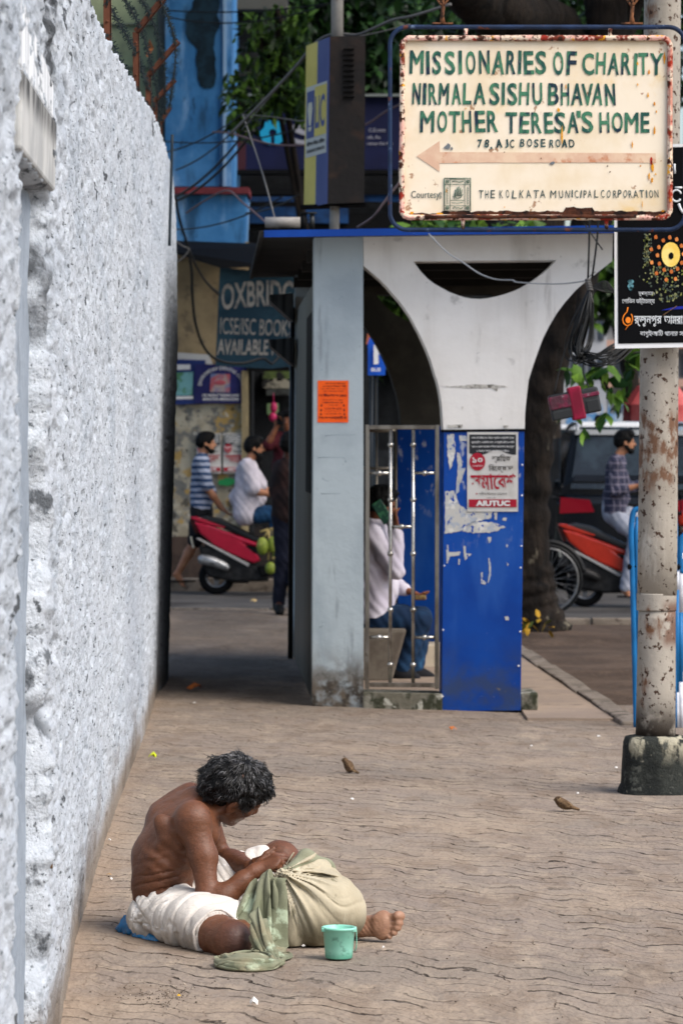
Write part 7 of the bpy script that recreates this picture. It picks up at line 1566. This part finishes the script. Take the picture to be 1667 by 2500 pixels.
# man in the striped T-shirt walking on the far side of the scooter
Y = 41.7
person("bearded man in a navy and white striped T-shirt and dark shorts walking right", dict(head=zp(408, 400, Y), neck=zp(372, 510, Y), chest=zp(358, 620, Y), pelvis=zp(360, 1010, Y),
    shL=zp(352, 575, Y+.19), elL=zp(420, 800, Y+.22), wrL=zp(500, 960, Y+.2), shR=zp(352, 575, Y-.19), elR=zp(425, 840, Y-.22), wrR=zp(565, 1030, Y-.2), haR=zp(620, 1075, Y-.2),
    hipL=zp(370, 1040, Y+.09), knL=zp(470, 1370, Y+.1), anL=zp(640, 1660, Y+.1), toL=zp(700, 1700, Y+.1), hipR=zp(350, 1040, Y-.09), knR=zp(300, 1340, Y-.1), anR=zp(130, 1650, Y-.1), toR=zp(190, 1765, Y-.1)),
    m_sk2, m_stripe, m_char, m_hairb, 'short', 'short', ('sandal', m_black), X, .75, up=(-.1, 0, 1))
# rider on the left scooter
Y = 41.3
person("bearded rider with glasses and white shirt on the left crimson scooter", dict(head=zp(868, 445, Y), neck=zp(820, 570, Y), chest=zp(800, 680, Y), pelvis=zp(770, 1055, Y),
    shL=zp(800, 610, Y+.20), elL=zp(935, 830, Y+.25), wrL=zp(1085, 900, Y+.27), shR=zp(800, 615, Y-.20), elR=zp(865, 860, Y-.24), wrR=zp(1050, 895, Y-.26), haR=zp(1120, 900, Y-.27),
    hipL=zp(785, 1080, Y+.1), knL=zp(1080, 1060, Y+.16), anL=zp(1130, 1450, Y+.14), toL=zp(1210, 1500, Y+.14), hipR=zp(785, 1085, Y-.1), knR=zp(1060, 1090, Y-.16), anR=zp(1095, 1450, Y-.15), toR=zp(1180, 1505, Y-.15)),
    m_sk2, m_wshirt, m_jean, m_hairb, 'short', 'long', ('shoe', m_black), X, 1.5, glasses=True, bulk=1.34)
# dark-clothed man standing at the end of the lane
Y = 34.7
person("man in dark brown shirt and navy trousers standing at the shelter's corner", dict(head=zp(1215, 420, Y), neck=zp(1190, 560, Y), chest=zp(1175, 680, Y), pelvis=zp(1180, 1080, Y),
    shL=zp(1120, 630, Y+.08), elL=zp(1065, 850, Y+.02), wrL=zp(1120, 1060, Y-.06), shR=zp(1280, 630, Y+.02), elR=zp(1330, 850, Y), wrR=zp(1300, 1080, Y-.1),
    hipL=zp(1145, 1110, Y), knL=zp(1140, 1500, Y-.03), anL=zp(1095, 1930, Y), toL=zp(1110, 2020, Y-.2), hipR=zp(1235, 1110, Y), knR=zp(1250, 1500, Y-.02), anR=zp(1265, 1960, Y-.15), toR=zp(1290, 2030, Y-.35)),
    m_sk4, m_brownsh, m_navyt, m_hairb, 'long', 'long', ('shoe', m_black), (.55, .8, 0))
# maroon-shirted man with a phone raised
Y = 42.6
person("man in a maroon shirt holding a phone up in the dark shop doorway", dict(head=zp(1195, 190, Y), neck=zp(1190, 300, Y), chest=zp(1185, 400, Y), pelvis=zp(1170, 760, Y),
    shL=zp(1270, 360, Y), elL=zp(1330, 540, Y-.1), wrL=zp(1260, 420, Y-.2), shR=zp(1090, 350, Y), elR=zp(985, 430, Y-.15), wrR=zp(1075, 250, Y-.18), haR=zp(1110, 180, Y-.2),
    hipL=zp(1215, 800, Y), knL=zp(1215, 1150, Y-.03), anL=zp(1215, 1430, Y), toL=zp(1215, 1480, Y-.2), hipR=zp(1130, 800, Y), knR=zp(1130, 1150, Y-.03), anR=zp(1130, 1430, Y), toR=zp(1130, 1480, Y-.2)),
    m_sk3, m_maroonsh, m_char, m_hairb, 'short', 'long', ('shoe', m_black), (-.3, -.95, 0))
mb = MB(); mb.box(zp(1115, 165, Y-.22), (.08, .012, .15)); tag(mb.build("phone", m_black, loc=zp(1115, 165, Y-.22), bevel=.006), "black phone held up by the maroon-shirted man", "phone")
# man seated in the shelter
def z8(x, y, Y): return W(740+x/2.8, 1000+y/2.8, Y)
Y = 25.1
person("man in lilac shirt seated inside the bus shelter, talking on a phone", dict(head=z8(535, 650, Y), neck=z8(490, 765, Y), chest=z8(478, 900, Y), pelvis=z8(478, 1400, Y),
    shL=z8(478, 860, Y+.19), elL=z8(560, 1170, Y+.22), wrL=z8(712, 1240, Y+.08), haL=z8(800, 1270, Y+.05), shR=z8(480, 860, Y-.18), elR=z8(632, 1105, Y-.22), wrR=z8(640, 815, Y-.16), haR=z8(622, 730, Y-.13),
    hipL=z8(505, 1420, Y+.09), knL=z8(800, 1420, Y+.14), anL=z8(765, 1780, Y+.12), toL=z8(835, 1830, Y+.12), hipR=z8(500, 1430, Y-.09), knR=z8(805, 1440, Y-.12), anR=z8(668, 1770, Y-.1), toR=z8(735, 1835, Y-.1)),
    m_sk3, m_lil, m_djean, m_hairb, 'long', 'long', ('shoe', m_char), (.97, .1, -.22), h=.008, cover=.86)
mb = MB(); pc = z8(540, 700, Y-.13); a_ = Vector((.55, 0, -.83)).normalized(); mb.box(pc, (.078, .012, .165), 0, [Vector((.83, 0, .55)), Vector((0, 1, 0)), -a_]); tag(mb.build("phone", M("green phone case", '1f4236', .4, ('386b4b', 20, .5, .58)), loc=pc, bevel=.006), "green-cased phone held to the ear of the man in the shelter", "phone")
mb = MB(); mb.box(z8(795, 1285, Y+.02), (.09, .05, .035)); tag(mb.build("folded_packet", M("brown packet", '5a4430', .7, ('7d6a3f', 30, .45, .6)), loc=z8(795, 1285, Y+.02), bevel=.008), "small brown packet in the seated phone caller's hand", "packet")
# rider on the right scooter
def zr(x, y, Y): return W(1250+x/3.76, 980+y/3.76, Y)
Y = 38.8
person("bearded young rider in a navy plaid shirt and grey jeans on the right red scooter", dict(head=zr(1035, 375, Y), neck=zr(975, 500, Y), chest=zr(950, 620, Y), pelvis=zr(915, 1010, Y),
    shL=zr(945, 560, Y+.20), elL=zr(1060, 790, Y+.24), wrL=zr(1260, 760, Y+.25), shR=zr(945, 565, Y-.20), elR=zr(930, 830, Y-.24), wrR=zr(1130, 780, Y-.25), haR=zr(1230, 750, Y-.26),
    hipL=zr(940, 1040, Y+.1), knL=zr(1200, 1060, Y+.18), anL=zr(1240, 1420, Y+.15), toL=zr(1310, 1460, Y+.15), hipR=zr(940, 1045, Y-.1), knR=zr(1130, 1230, Y-.24), anR=zr(1035, 1720, Y-.26), toR=zr(1090, 1800, Y-.28)),
    m_sk2, m_plaid, m_gjean, m_hairb, 'mid', 'long', ('sandal', m_char), X, .8, h=.0105, up=(-.08, 0, 1))
# pedestrian with a backpack among the far cars
Y = 58; k_ = FPX/Y
def far(px, py, dy=0): return W(px, py, Y+dy)
pb = person("distant pedestrian in a white shirt with backpack straps among the parked cars", dict(head=far(1462, 1034), neck=far(1460, 1052), chest=far(1456, 1066), pelvis=far(1456, 1128), shL=far(1432, 1062), elL=far(1425, 1095), wrL=far(1425, 1125), shR=far(1482, 1062), elR=far(1490, 1095), wrR=far(1490, 1125), hipL=far(1446, 1132), knL=far(1446, 1200), anL=far(1446, 1262), toL=far(1446, 1275, -.15), hipR=far(1468, 1132), knR=far(1468, 1200), anR=far(1468, 1262), toR=far(1468, 1275, -.15)), m_sk3, m_wshirt, m_char, m_hairb, 'short', 'long', ('shoe', m_black), (0, 1, 0), h=.014)
mb = MB()
for x0, x1 in ((1446, 1458), (1474, 1462)): mb.tube([far(x0, 1052, -.14), far(x0-2, 1066, -.17), far(x1, 1085, -.17)], .03, 6)
mb.build("straps", m_black, pb)
# ================================================================== scooters
def scooter(label, Yc, O, px_m, paint, seat_m, exh_m, group):
    """local x forwards, z up, built from its side outline; O(x, z, y) gives the world point"""
    e = empty("scooter", O(0, 0, 0), label, "scooter", group)
    def plate(name, pts, hw, mat_, bev=.02, y0=0):
        mb_ = MB(); mb_.slab([O(x, z, y0-hw) for x, z in pts], (0, 2*hw, 0)); return fixnormals(mb_.build(name, mat_, e, bevel=bev, seg=3))
    def wheel(cx, r_):
        mb_ = MB(); ax = (Vector((1, 0, 0)), Vector((0, 0, 1)), Vector((0, -1, 0)))
        mb_.lathe(O(cx, r_, 0), [(r_-.085, -.045), (r_-.03, -.05), (r_-.006, -.035), (r_, 0), (r_-.006, .035), (r_-.03, .05), (r_-.085, .045)], 32, 0, ax); w_ = mb_.build("wheel", m_black, e)
        mb_ = MB(); mb_.lathe(O(cx, r_, 0), [(r_-.08, -.042), (r_-.10, -.044), (r_-.105, -.02), (r_-.105, .02), (r_-.10, .044), (r_-.08, .042)], 32, 0, ax); mb_.lathe(O(cx, r_, 0), [(.001, -.05), (.04, -.05), (.045, 0), (.04, .05), (.001, .05)], 16, 0, ax)
        for k in range(3):
            a = 2*math.pi*k/3+.5; d = Vector((math.cos(a), 0, math.sin(a))); s_ = Vector((-d.z, 0, d.x)); c_ = O(cx, r_, 0)
            mb_.hexa([c_+d*.03-s_*.03+Vector((0, -.03, 0)), c_+d*.03+s_*.03+Vector((0, -.03, 0)), c_+d*.03+s_*.03+Vector((0, .03, 0)), c_+d*.03-s_*.03+Vector((0, .03, 0))], [c_+d*(r_-.1)-s_*.018+Vector((0, -.03, 0)), c_+d*(r_-.1)+s_*.018+Vector((0, -.03, 0)), c_+d*(r_-.1)+s_*.018+Vector((0, .03, 0)), c_+d*(r_-.1)-s_*.018+Vector((0, .03, 0))])
        mb_.build("rim", M("grey alloy rim", '6a6c70', .35, metal=.7), w_)
    wheel(0, .205); wheel(1.24, .205)
    plate("seat", [(-.26, .86), (-.12, .895), (.05, .865), (.22, .78), (.40, .69), (.56, .60), (.58, .55), (.40, .60), (.10, .74), (-.10, .82)], .125, seat_m, .035)
    plate("side_panel", [(-.255, .83), (-.10, .795), (.20, .69), (.50, .58), (.505, .535), (.33, .575), (.44, .49), (.50, .395), (.42, .36), (.16, .47), (-.02, .56), (-.19, .70)], .165, paint, .04)
    plate("tail_strip", [(-.30, .885), (-.22, .885), (.10, .77), (.08, .752), (-.12, .80), (-.28, .855)], .15, paint, .02)
    plate("panel_inset", [(.325, .565), (.47, .535), (.485, .505), (.44, .475)], .172, m_black, .006)
    plate("tail_lamp", [(-.31, .86), (-.25, .83), (-.20, .70), (-.235, .69)], .10, M("smoked tail lamp", '4a1418', .2), .01)
    plate("lower_trim", [(-.23, .64), (-.20, .645), (.38, .355), (.36, .325)], .172, M("pale grey trim", '9c9a98', .4), .006)
    plate("engine_case", [(-.20, .56), (.10, .50), (.44, .345), (.55, .26), (.60, .16), (.20, .15), (-.08, .20), (-.16, .34)], .13, M("engine black", '121213', .5, ('242425', 14, .45, .6)), .03)
    plate("footboard", [(.46, .33), (.92, .33), (.98, .40), (1.02, .40), (.96, .25), (.50, .22)], .19, m_black, .03)
    plate("front_apron", [(.92, .34), (1.00, .62), (1.04, .90), (1.12, .92), (1.16, .70), (1.10, .42), (1.02, .30)], .18, paint, .05)
    plate("headstock", [(.98, .86), (.96, 1.0), (1.06, 1.04), (1.14, .98), (1.14, .90)], .10, paint, .04)
    plate("front_mudguard", [(1.02, .30), (1.05, .40), (1.20, .455), (1.38, .40), (1.44, .30), (1.36, .37), (1.22, .42), (1.10, .38)], .07, paint, .01)
    plate("number_plate", [(-.30, .66), (-.285, .66), (-.255, .53), (-.27, .53)], .09, M("number plate", 'b9b7a8', .5), .002)
    mb_ = MB(); mb_.tube(catmull([O(-.20, .405, -.17), O(-.10, .395, -.175), O(.06, .345, -.175), O(.14, .30, -.17)], 5), [.030, .045, .055, .058, .058, .060, .060, .060, .058, .056, .052, .050, .046, .042, .036, .03], 14); mb_.build("exhaust", exh_m, e)
    mb_ = MB(); mb_.tube(catmull([O(.97, 1.0, -.33), O(.98, 1.01, -.2), O(1.02, 1.0, 0), O(.98, 1.01, .2), O(.97, 1.0, .33)], 5), .015, 8); mb_.build("handlebar", m_black, e)
    for s_ in (-1, 1):
        mb_ = MB(); mb_.tube([O(1.0, 1.0, s_*.2), O(.98, 1.16, s_*.27)], .007, 6); mb_.ball(O(.98, 1.19, s_*.29), (.02, .06, .04), 10); mb_.build("mirror", m_black, e)
    mb_ = MB(); mb_.ball(O(1.13, .97, 0), (.03, .08, .05), 12); mb_.build("headlight", M("lamp glass", 'b5b8b8', .15), e)
    mb_ = MB(); mb_.tube([O(1.10, .72, 0), O(1.24, .205, .06)], .022, 8); mb_.tube([O(1.10, .72, 0), O(1.24, .205, -.06)], .022, 8); mb_.build("fork", M("grey alloy rim", '6a6c70', .35), e)
    return e
g0 = zp(505, 1775, 41.3); m_crimson = M("crimson gloss paint", '9c1230', .25, ('8c0f2a', 3, .4, .6), coat=.5); m_oranger = M("orange-red gloss paint", 'a82616', .25, ('94200f', 3, .4, .6), coat=.5); m_seat = M("black seat vinyl", '17191b', .35)
g0.z = -.09
scooter("crimson scooter with silver exhaust crossing the lane's far end", 41.3, lambda x, z, y: Vector((g0.x+x, 41.3+y, g0.z+z)), 215, m_crimson, m_seat, M("scratched silver exhaust", '9a9c9e', .3, ('6d6f70', 18, .5, .6), metal=.6), "red scooters with riders")
g1 = zr(665, 1800, 38.8); g1.z = -.09
scooter("orange-red scooter standing on the road right of the tree trunk", 38.8, lambda x, z, y: Vector((g1.x+x, 38.8+y, g1.z+z)), 228, m_oranger, M("shiny grey seat vinyl", '2a2c2e', .2), M("black exhaust", '1a1a1b', .5), "red scooters with riders")
# coconuts slung in front of the left scooter
co = empty("coconut_bunch", zp(1010, 1480, 40.7), "bunch of green coconuts hanging from stems beside the left scooter", "coconuts")
m_coco = M("green coconut", '6c7a2c', .5, ('86903c', 9, .4, .6), [dict(c='5a6a28', scale=5, lo=.5, hi=.65), dict(c='a59a5a', scale=20, lo=.64, hi=.7)])
for x, y, rx, rz, dy in ((945, 1385, .068, .100, 0), (1045, 1370, .066, .098, .03), (1020, 1595, .062, .070, 0), (1085, 1480, .06, .07, .1), (1110, 1400, .065, .09, .1)):
    mb = MB(); mb.ball(zp(x, y, 40.7+dy), (rx, rx, rz), 14); mb.build("coconut", m_coco, co)
mb = MB()
for a, c_ in (((920, 1250), (1000, 1225)), ((1000, 1225), (1090, 1205)), ((960, 1300), (1010, 1230)), ((1050, 1300), (1040, 1225)), ((1010, 1240), (1000, 1520)), ((1030, 1500), (1085, 1500))): mb.tube([zp(*a, 40.75), zp(*c_, 40.75)], .014, 6)
mb.build("stems", M("coconut stem", '9c8a58', .8), co)
# ================================================================== bicycle, cars, umbrella
bi = empty("bicycle", G(1350, 1475), "black bicycle with a spoked wheel leaning behind the tree trunk", "bicycle")
by = 36.6; m_bk = M("bicycle black", '131415', .4); m_sp_ = M("spoke steel", '8d8d8d', .3, metal=.8)
def bwheel(cx, cz, r_):
    mb_ = MB(); mb_.tube([Vector((cx+r_*math.cos(t), by, cz+r_*math.sin(t))) for t in np.linspace(0, 2*math.pi, 49)[:-1]], .016, 8, 0, True); w_ = mb_.build("wheel", m_bk, bi)
    mb_ = MB(); mb_.tube([Vector((cx+(r_-.03)*math.cos(t), by, cz+(r_-.03)*math.sin(t))) for t in np.linspace(0, 2*math.pi, 49)[:-1]], .010, 6, 0, True); mb_.tube([(cx, by-.05, cz), (cx, by+.05, cz)], .02, 8)
    for k in range(32):
        a = 2*math.pi*k/32; s_ = (-1)**k; mb_.tube([(cx+.02*math.cos(a+1.3*s_), by+.025*s_, cz+.02*math.sin(a+1.3*s_)), (cx+(r_-.03)*math.cos(a), by, cz+(r_-.03)*math.sin(a))], .0016, 3, 0, False, False)
    mb_.build("spokes", m_sp_, w_)
wr_ = W(1340, 1388, by); rr_ = .345; cx1 = W(1418, 1390, by).x-rr_; cz1 = W(1360, 1475, by).z+rr_+.03; cz1 = -.09+rr_+.021
bwheel(cx1, cz1, rr_); bwheel(cx1-1.04, cz1, rr_)
mb = MB(); rb = Vector((cx1, by, cz1)); fbk = Vector((cx1-1.04, by, cz1)); bb = Vector((cx1-.44, by, cz1-.05)); st = Vector((cx1-.28, by, cz1+.48)); hdt = Vector((cx1-.86, by, cz1+.52))
for a, c_ in ((rb, bb), (rb, st), (bb, st), (bb, hdt), (st, hdt), (hdt, fbk)): mb.tube([a, c_], .015, 8)
mb.tube([st, st+Vector((.02, 0, .14))], .012, 8); mb.build("frame", m_bk, bi)
mb = MB(); mb.ball(st+Vector((.03, 0, .16)), (.14, .08, .04), 12); mb.build("saddle", m_black, bi)
mb = MB(); mb.tube([hdt, hdt+Vector((.03, 0, .15)), hdt+Vector((.06, -.25, .17))], .012, 8); mb.tube([hdt+Vector((.03, 0, .15)), hdt+Vector((.06, .25, .17))], .012, 8); mb.build("handlebar", m_sp_, bi)
mb = MB(); mb.tube(catmull([Vector((cx1+.38*math.cos(t), by, cz1+.38*math.sin(t))) for t in np.linspace(.2, 2.6, 9)], 3), .012, 6, 0, False, True, 2.5); mb.build("mudguard", m_bk, bi)
def car(label, cx, Yc, width, height, length, paint, roof_m, kind, z0=-.09, rails=False, lamp='7d1020'):
    """seen from behind: body cross-section lofted along its length"""
    e = empty("parked_car", (cx, Yc, z0), label, "car", "cars on the road"); w2_, H_ = width/2, height
    def ring(y, wl, zl, wm, zm, wt, zt): return [(-wl, y, zl), (-w2_*wm, y, zm), (-w2_*wm*.99, y, zm+.12), (-w2_*wt, y, zt-.05), (-w2_*wt*.85, y, zt), (w2_*wt*.85, y, zt), (w2_*wt, y, zt-.05), (w2_*wm*.99, y, zm+.12), (w2_*wm, y, zm), (wl, y, zl)]
    def loft(rings, name, mat_, bev=.03):
        mb_ = MB(); n_ = len(rings[0]); v = [Vector((cx+x, Yc+y, z0+z)) for r_ in rings for x, y, z in r_]; f = [(i*n_+k, i*n_+(k+1) % n_, (i+1)*n_+(k+1) % n_, (i+1)*n_+k) for i in range(len(rings)-1) for k in range(n_)]
        f += [tuple(range(n_-1, -1, -1)), tuple((len(rings)-1)*n_+k for k in range(n_))]; mb_.add(v, f); return fixnormals(mb_.build(name, mat_, e, bevel=bev, seg=3))
    zb = H_*.60; wl = w2_*.92
    loft([ring(-.06, wl, .30, .95, .55, .93, zb-.06), ring(0, wl, .24, 1.0, .6, .97, zb), ring(length*.5, wl, .2, 1.0, .6, .97, zb+.01), ring(length*.95, wl, .24, .98, .55, .93, zb-.10), ring(length, wl*.9, .3, .9, .5, .85, zb-.22)], "body", paint, .05)
    loft([ring(.02, w2_*.94, zb-.02, .93, zb+.02, .90, zb+.16), ring(.22, w2_*.92, zb-.02, .90, zb+.1, .78, H_), ring(length*.5, w2_*.92, zb-.02, .90, zb+.1, .78, H_+.02), ring(length*.72, w2_*.92, zb-.02, .88, zb+.02, .80, zb+.2)], "cabin", roof_m, .04)
    g_ = M("dark car glass", '10181e', .08, ('2c383f', 2, .4, .6), spec=.5)
    def q_(name, pts, mat_, off_=-.012):
        mb_ = MB(); mb_.slab([Vector((cx+x, Yc+y+off_, z0+z)) for x, y, z in pts], (0, .01, 0)); return fixnormals(mb_.build(name, mat_, e))
    zs = zb+.05; q_("rear_window", [(-w2_*.80, .035, zs+.02), (w2_*.80, .035, zs+.02), (w2_*.70, .185, H_-.07), (-w2_*.70, .185, H_-.07)], g_, -.03)
    for s_ in (-1, 1):
        q_("tail_lamp", [(s_*w2_*.94, -.03, zb-.22), (s_*w2_*.50, -.05, zb-.20), (s_*w2_*.56, -.05, zb-.06), (s_*w2_*.93, -.03, zb-.03)], M("lamp red "+lamp, lamp, .2), -.03)
        for y in (length*.18, length*.80):
            mb_ = MB(); ax = (Vector((0, 1, 0)), Vector((0, 0, 1)), Vector((1, 0, 0))); mb_.lathe(Vector((cx+s_*(w2_-.09), Yc+y, z0+.33)), [(.001, -.09), (.18, -.09), (.30, -.10), (.33, -.06), (.33, .06), (.30, .10), (.18, .09), (.001, .09)], 28, 0, ax); mb_.build("wheel", m_black, e)
        mb_ = MB(); mb_.slab([Vector((cx+s_*w2_*.905, Yc+y, z0+z)) for y, z in ((.35, zb+.08), (length*.62, zb+.08), (length*.5, H_-.09), (.45, H_-.09))], (s_*.012, 0, 0)); fixnormals(mb_.build("side_window", g_, e))
        mb_ = MB(); mb_.ball(Vector((cx+s_*(w2_+.08), Yc+length*.62, z0+zb+.10)), (.09, .05, .07), 10); mb_.build("wing_mirror", paint, e)
    q_("number_plate", [(-.24, -.06, zb-.30), (.24, -.06, zb-.30), (.24, -.06, zb-.18), (-.24, -.06, zb-.18)], M("number plate", 'b9b7a8', .5), -.02)
    q_("bumper", [(-w2_*.95, -.06, .30), (w2_*.95, -.06, .30), (w2_*.95, -.06, .52), (-w2_*.95, -.06, .52)], M("bumper black", '17181a', .6), -.03)
    if rails:
        for s_ in (-1, 1): mb_ = MB(); mb_.tube(catmull([Vector((cx+s_*w2_*.70, Yc+y, z0+H_+z)) for y, z in ((.25, .0), (.4, .07), (length*.3, .08), (length*.5, .03))], 4), .022, 8); mb_.build("roof_rail", M("silver rail", 'a9abad', .3, metal=.6), e)
        mb_ = MB(); mb_.slab([Vector((cx+x, Yc+.12, z0+H_-.02+z)) for x, z in ((-w2_*.74, -.03), (w2_*.74, -.03), (w2_*.72, .03), (-w2_*.72, .03))], (0, .12, 0)); fixnormals(mb_.build("spoiler", M("silver paint", 'b5b7b9', .3, metal=.3), e))
    return e
m_blackcar = M("black car paint", '080d14', .2, coat=.15); m_whitecar = M("white car paint", 'c9cccf', .25, coat=.5); m_silver = M("silver paint", 'b5b7b9', .3, metal=.3)
cx_ = W(1545, 1200, 43).x; car("black sport utility car with silver roof rails and red tail lamps behind the right scooter", cx_, 43, 1.85, 1.90, 4.3, m_blackcar, m_blackcar, 'suv', rails=True)
car("white car in traffic seen between the tree trunk and the splice box", W(1368, 1100, 56).x, 56, 1.7, 2.05, 3.9, m_whitecar, m_whitecar, 'car')
car("white car with dark rear glass further up the road, left of the street pole", W(1512, 1100, 54).x, 54, 1.7, 2.08, 3.9, m_whitecar, m_whitecar, 'car')
car("white hatchback up the road, mostly hidden by the street pole", W(1640, 1120, 50).x, 50, 1.7, 1.5, 3.8, m_whitecar, m_whitecar, 'car')
um = empty("red_umbrella", W(1605, 1300, 48), "large faded red vendor umbrella behind the street pole", "umbrella")
uc = W(1605, 925, 48); n_ = 10; rU = 85/FPX*48; mb = MB()
rim = [uc+Vector((rU*math.cos(2*math.pi*k/n_), rU*math.sin(2*math.pi*k/n_), -.34)) for k in range(n_)]; mid = [uc+Vector((rU*.6*math.cos(2*math.pi*k/n_), rU*.6*math.sin(2*math.pi*k/n_), -.10)) for k in range(n_)]; skt = [p+Vector((0, 0, -.22)) for p in rim]
v = [uc]+mid+rim+skt; f = [(0, 1+k, 1+(k+1) % n_) for k in range(n_)]
for a in (1, 1+n_): f += [(a+k, a+n_+k, a+n_+(k+1) % n_, a+(k+1) % n_) for k in range(n_)]
mb.add(v, f); mb.build("canopy", M("faded red canvas", '9c3a3c', .8, ('b5605e', 1.5, .4, .6)), um)
mb = MB(); mb.tube([W(1605, 925, 48), Vector((uc.x, 48, -.09))], .025, 8); mb.build("pole", m_steel, um)
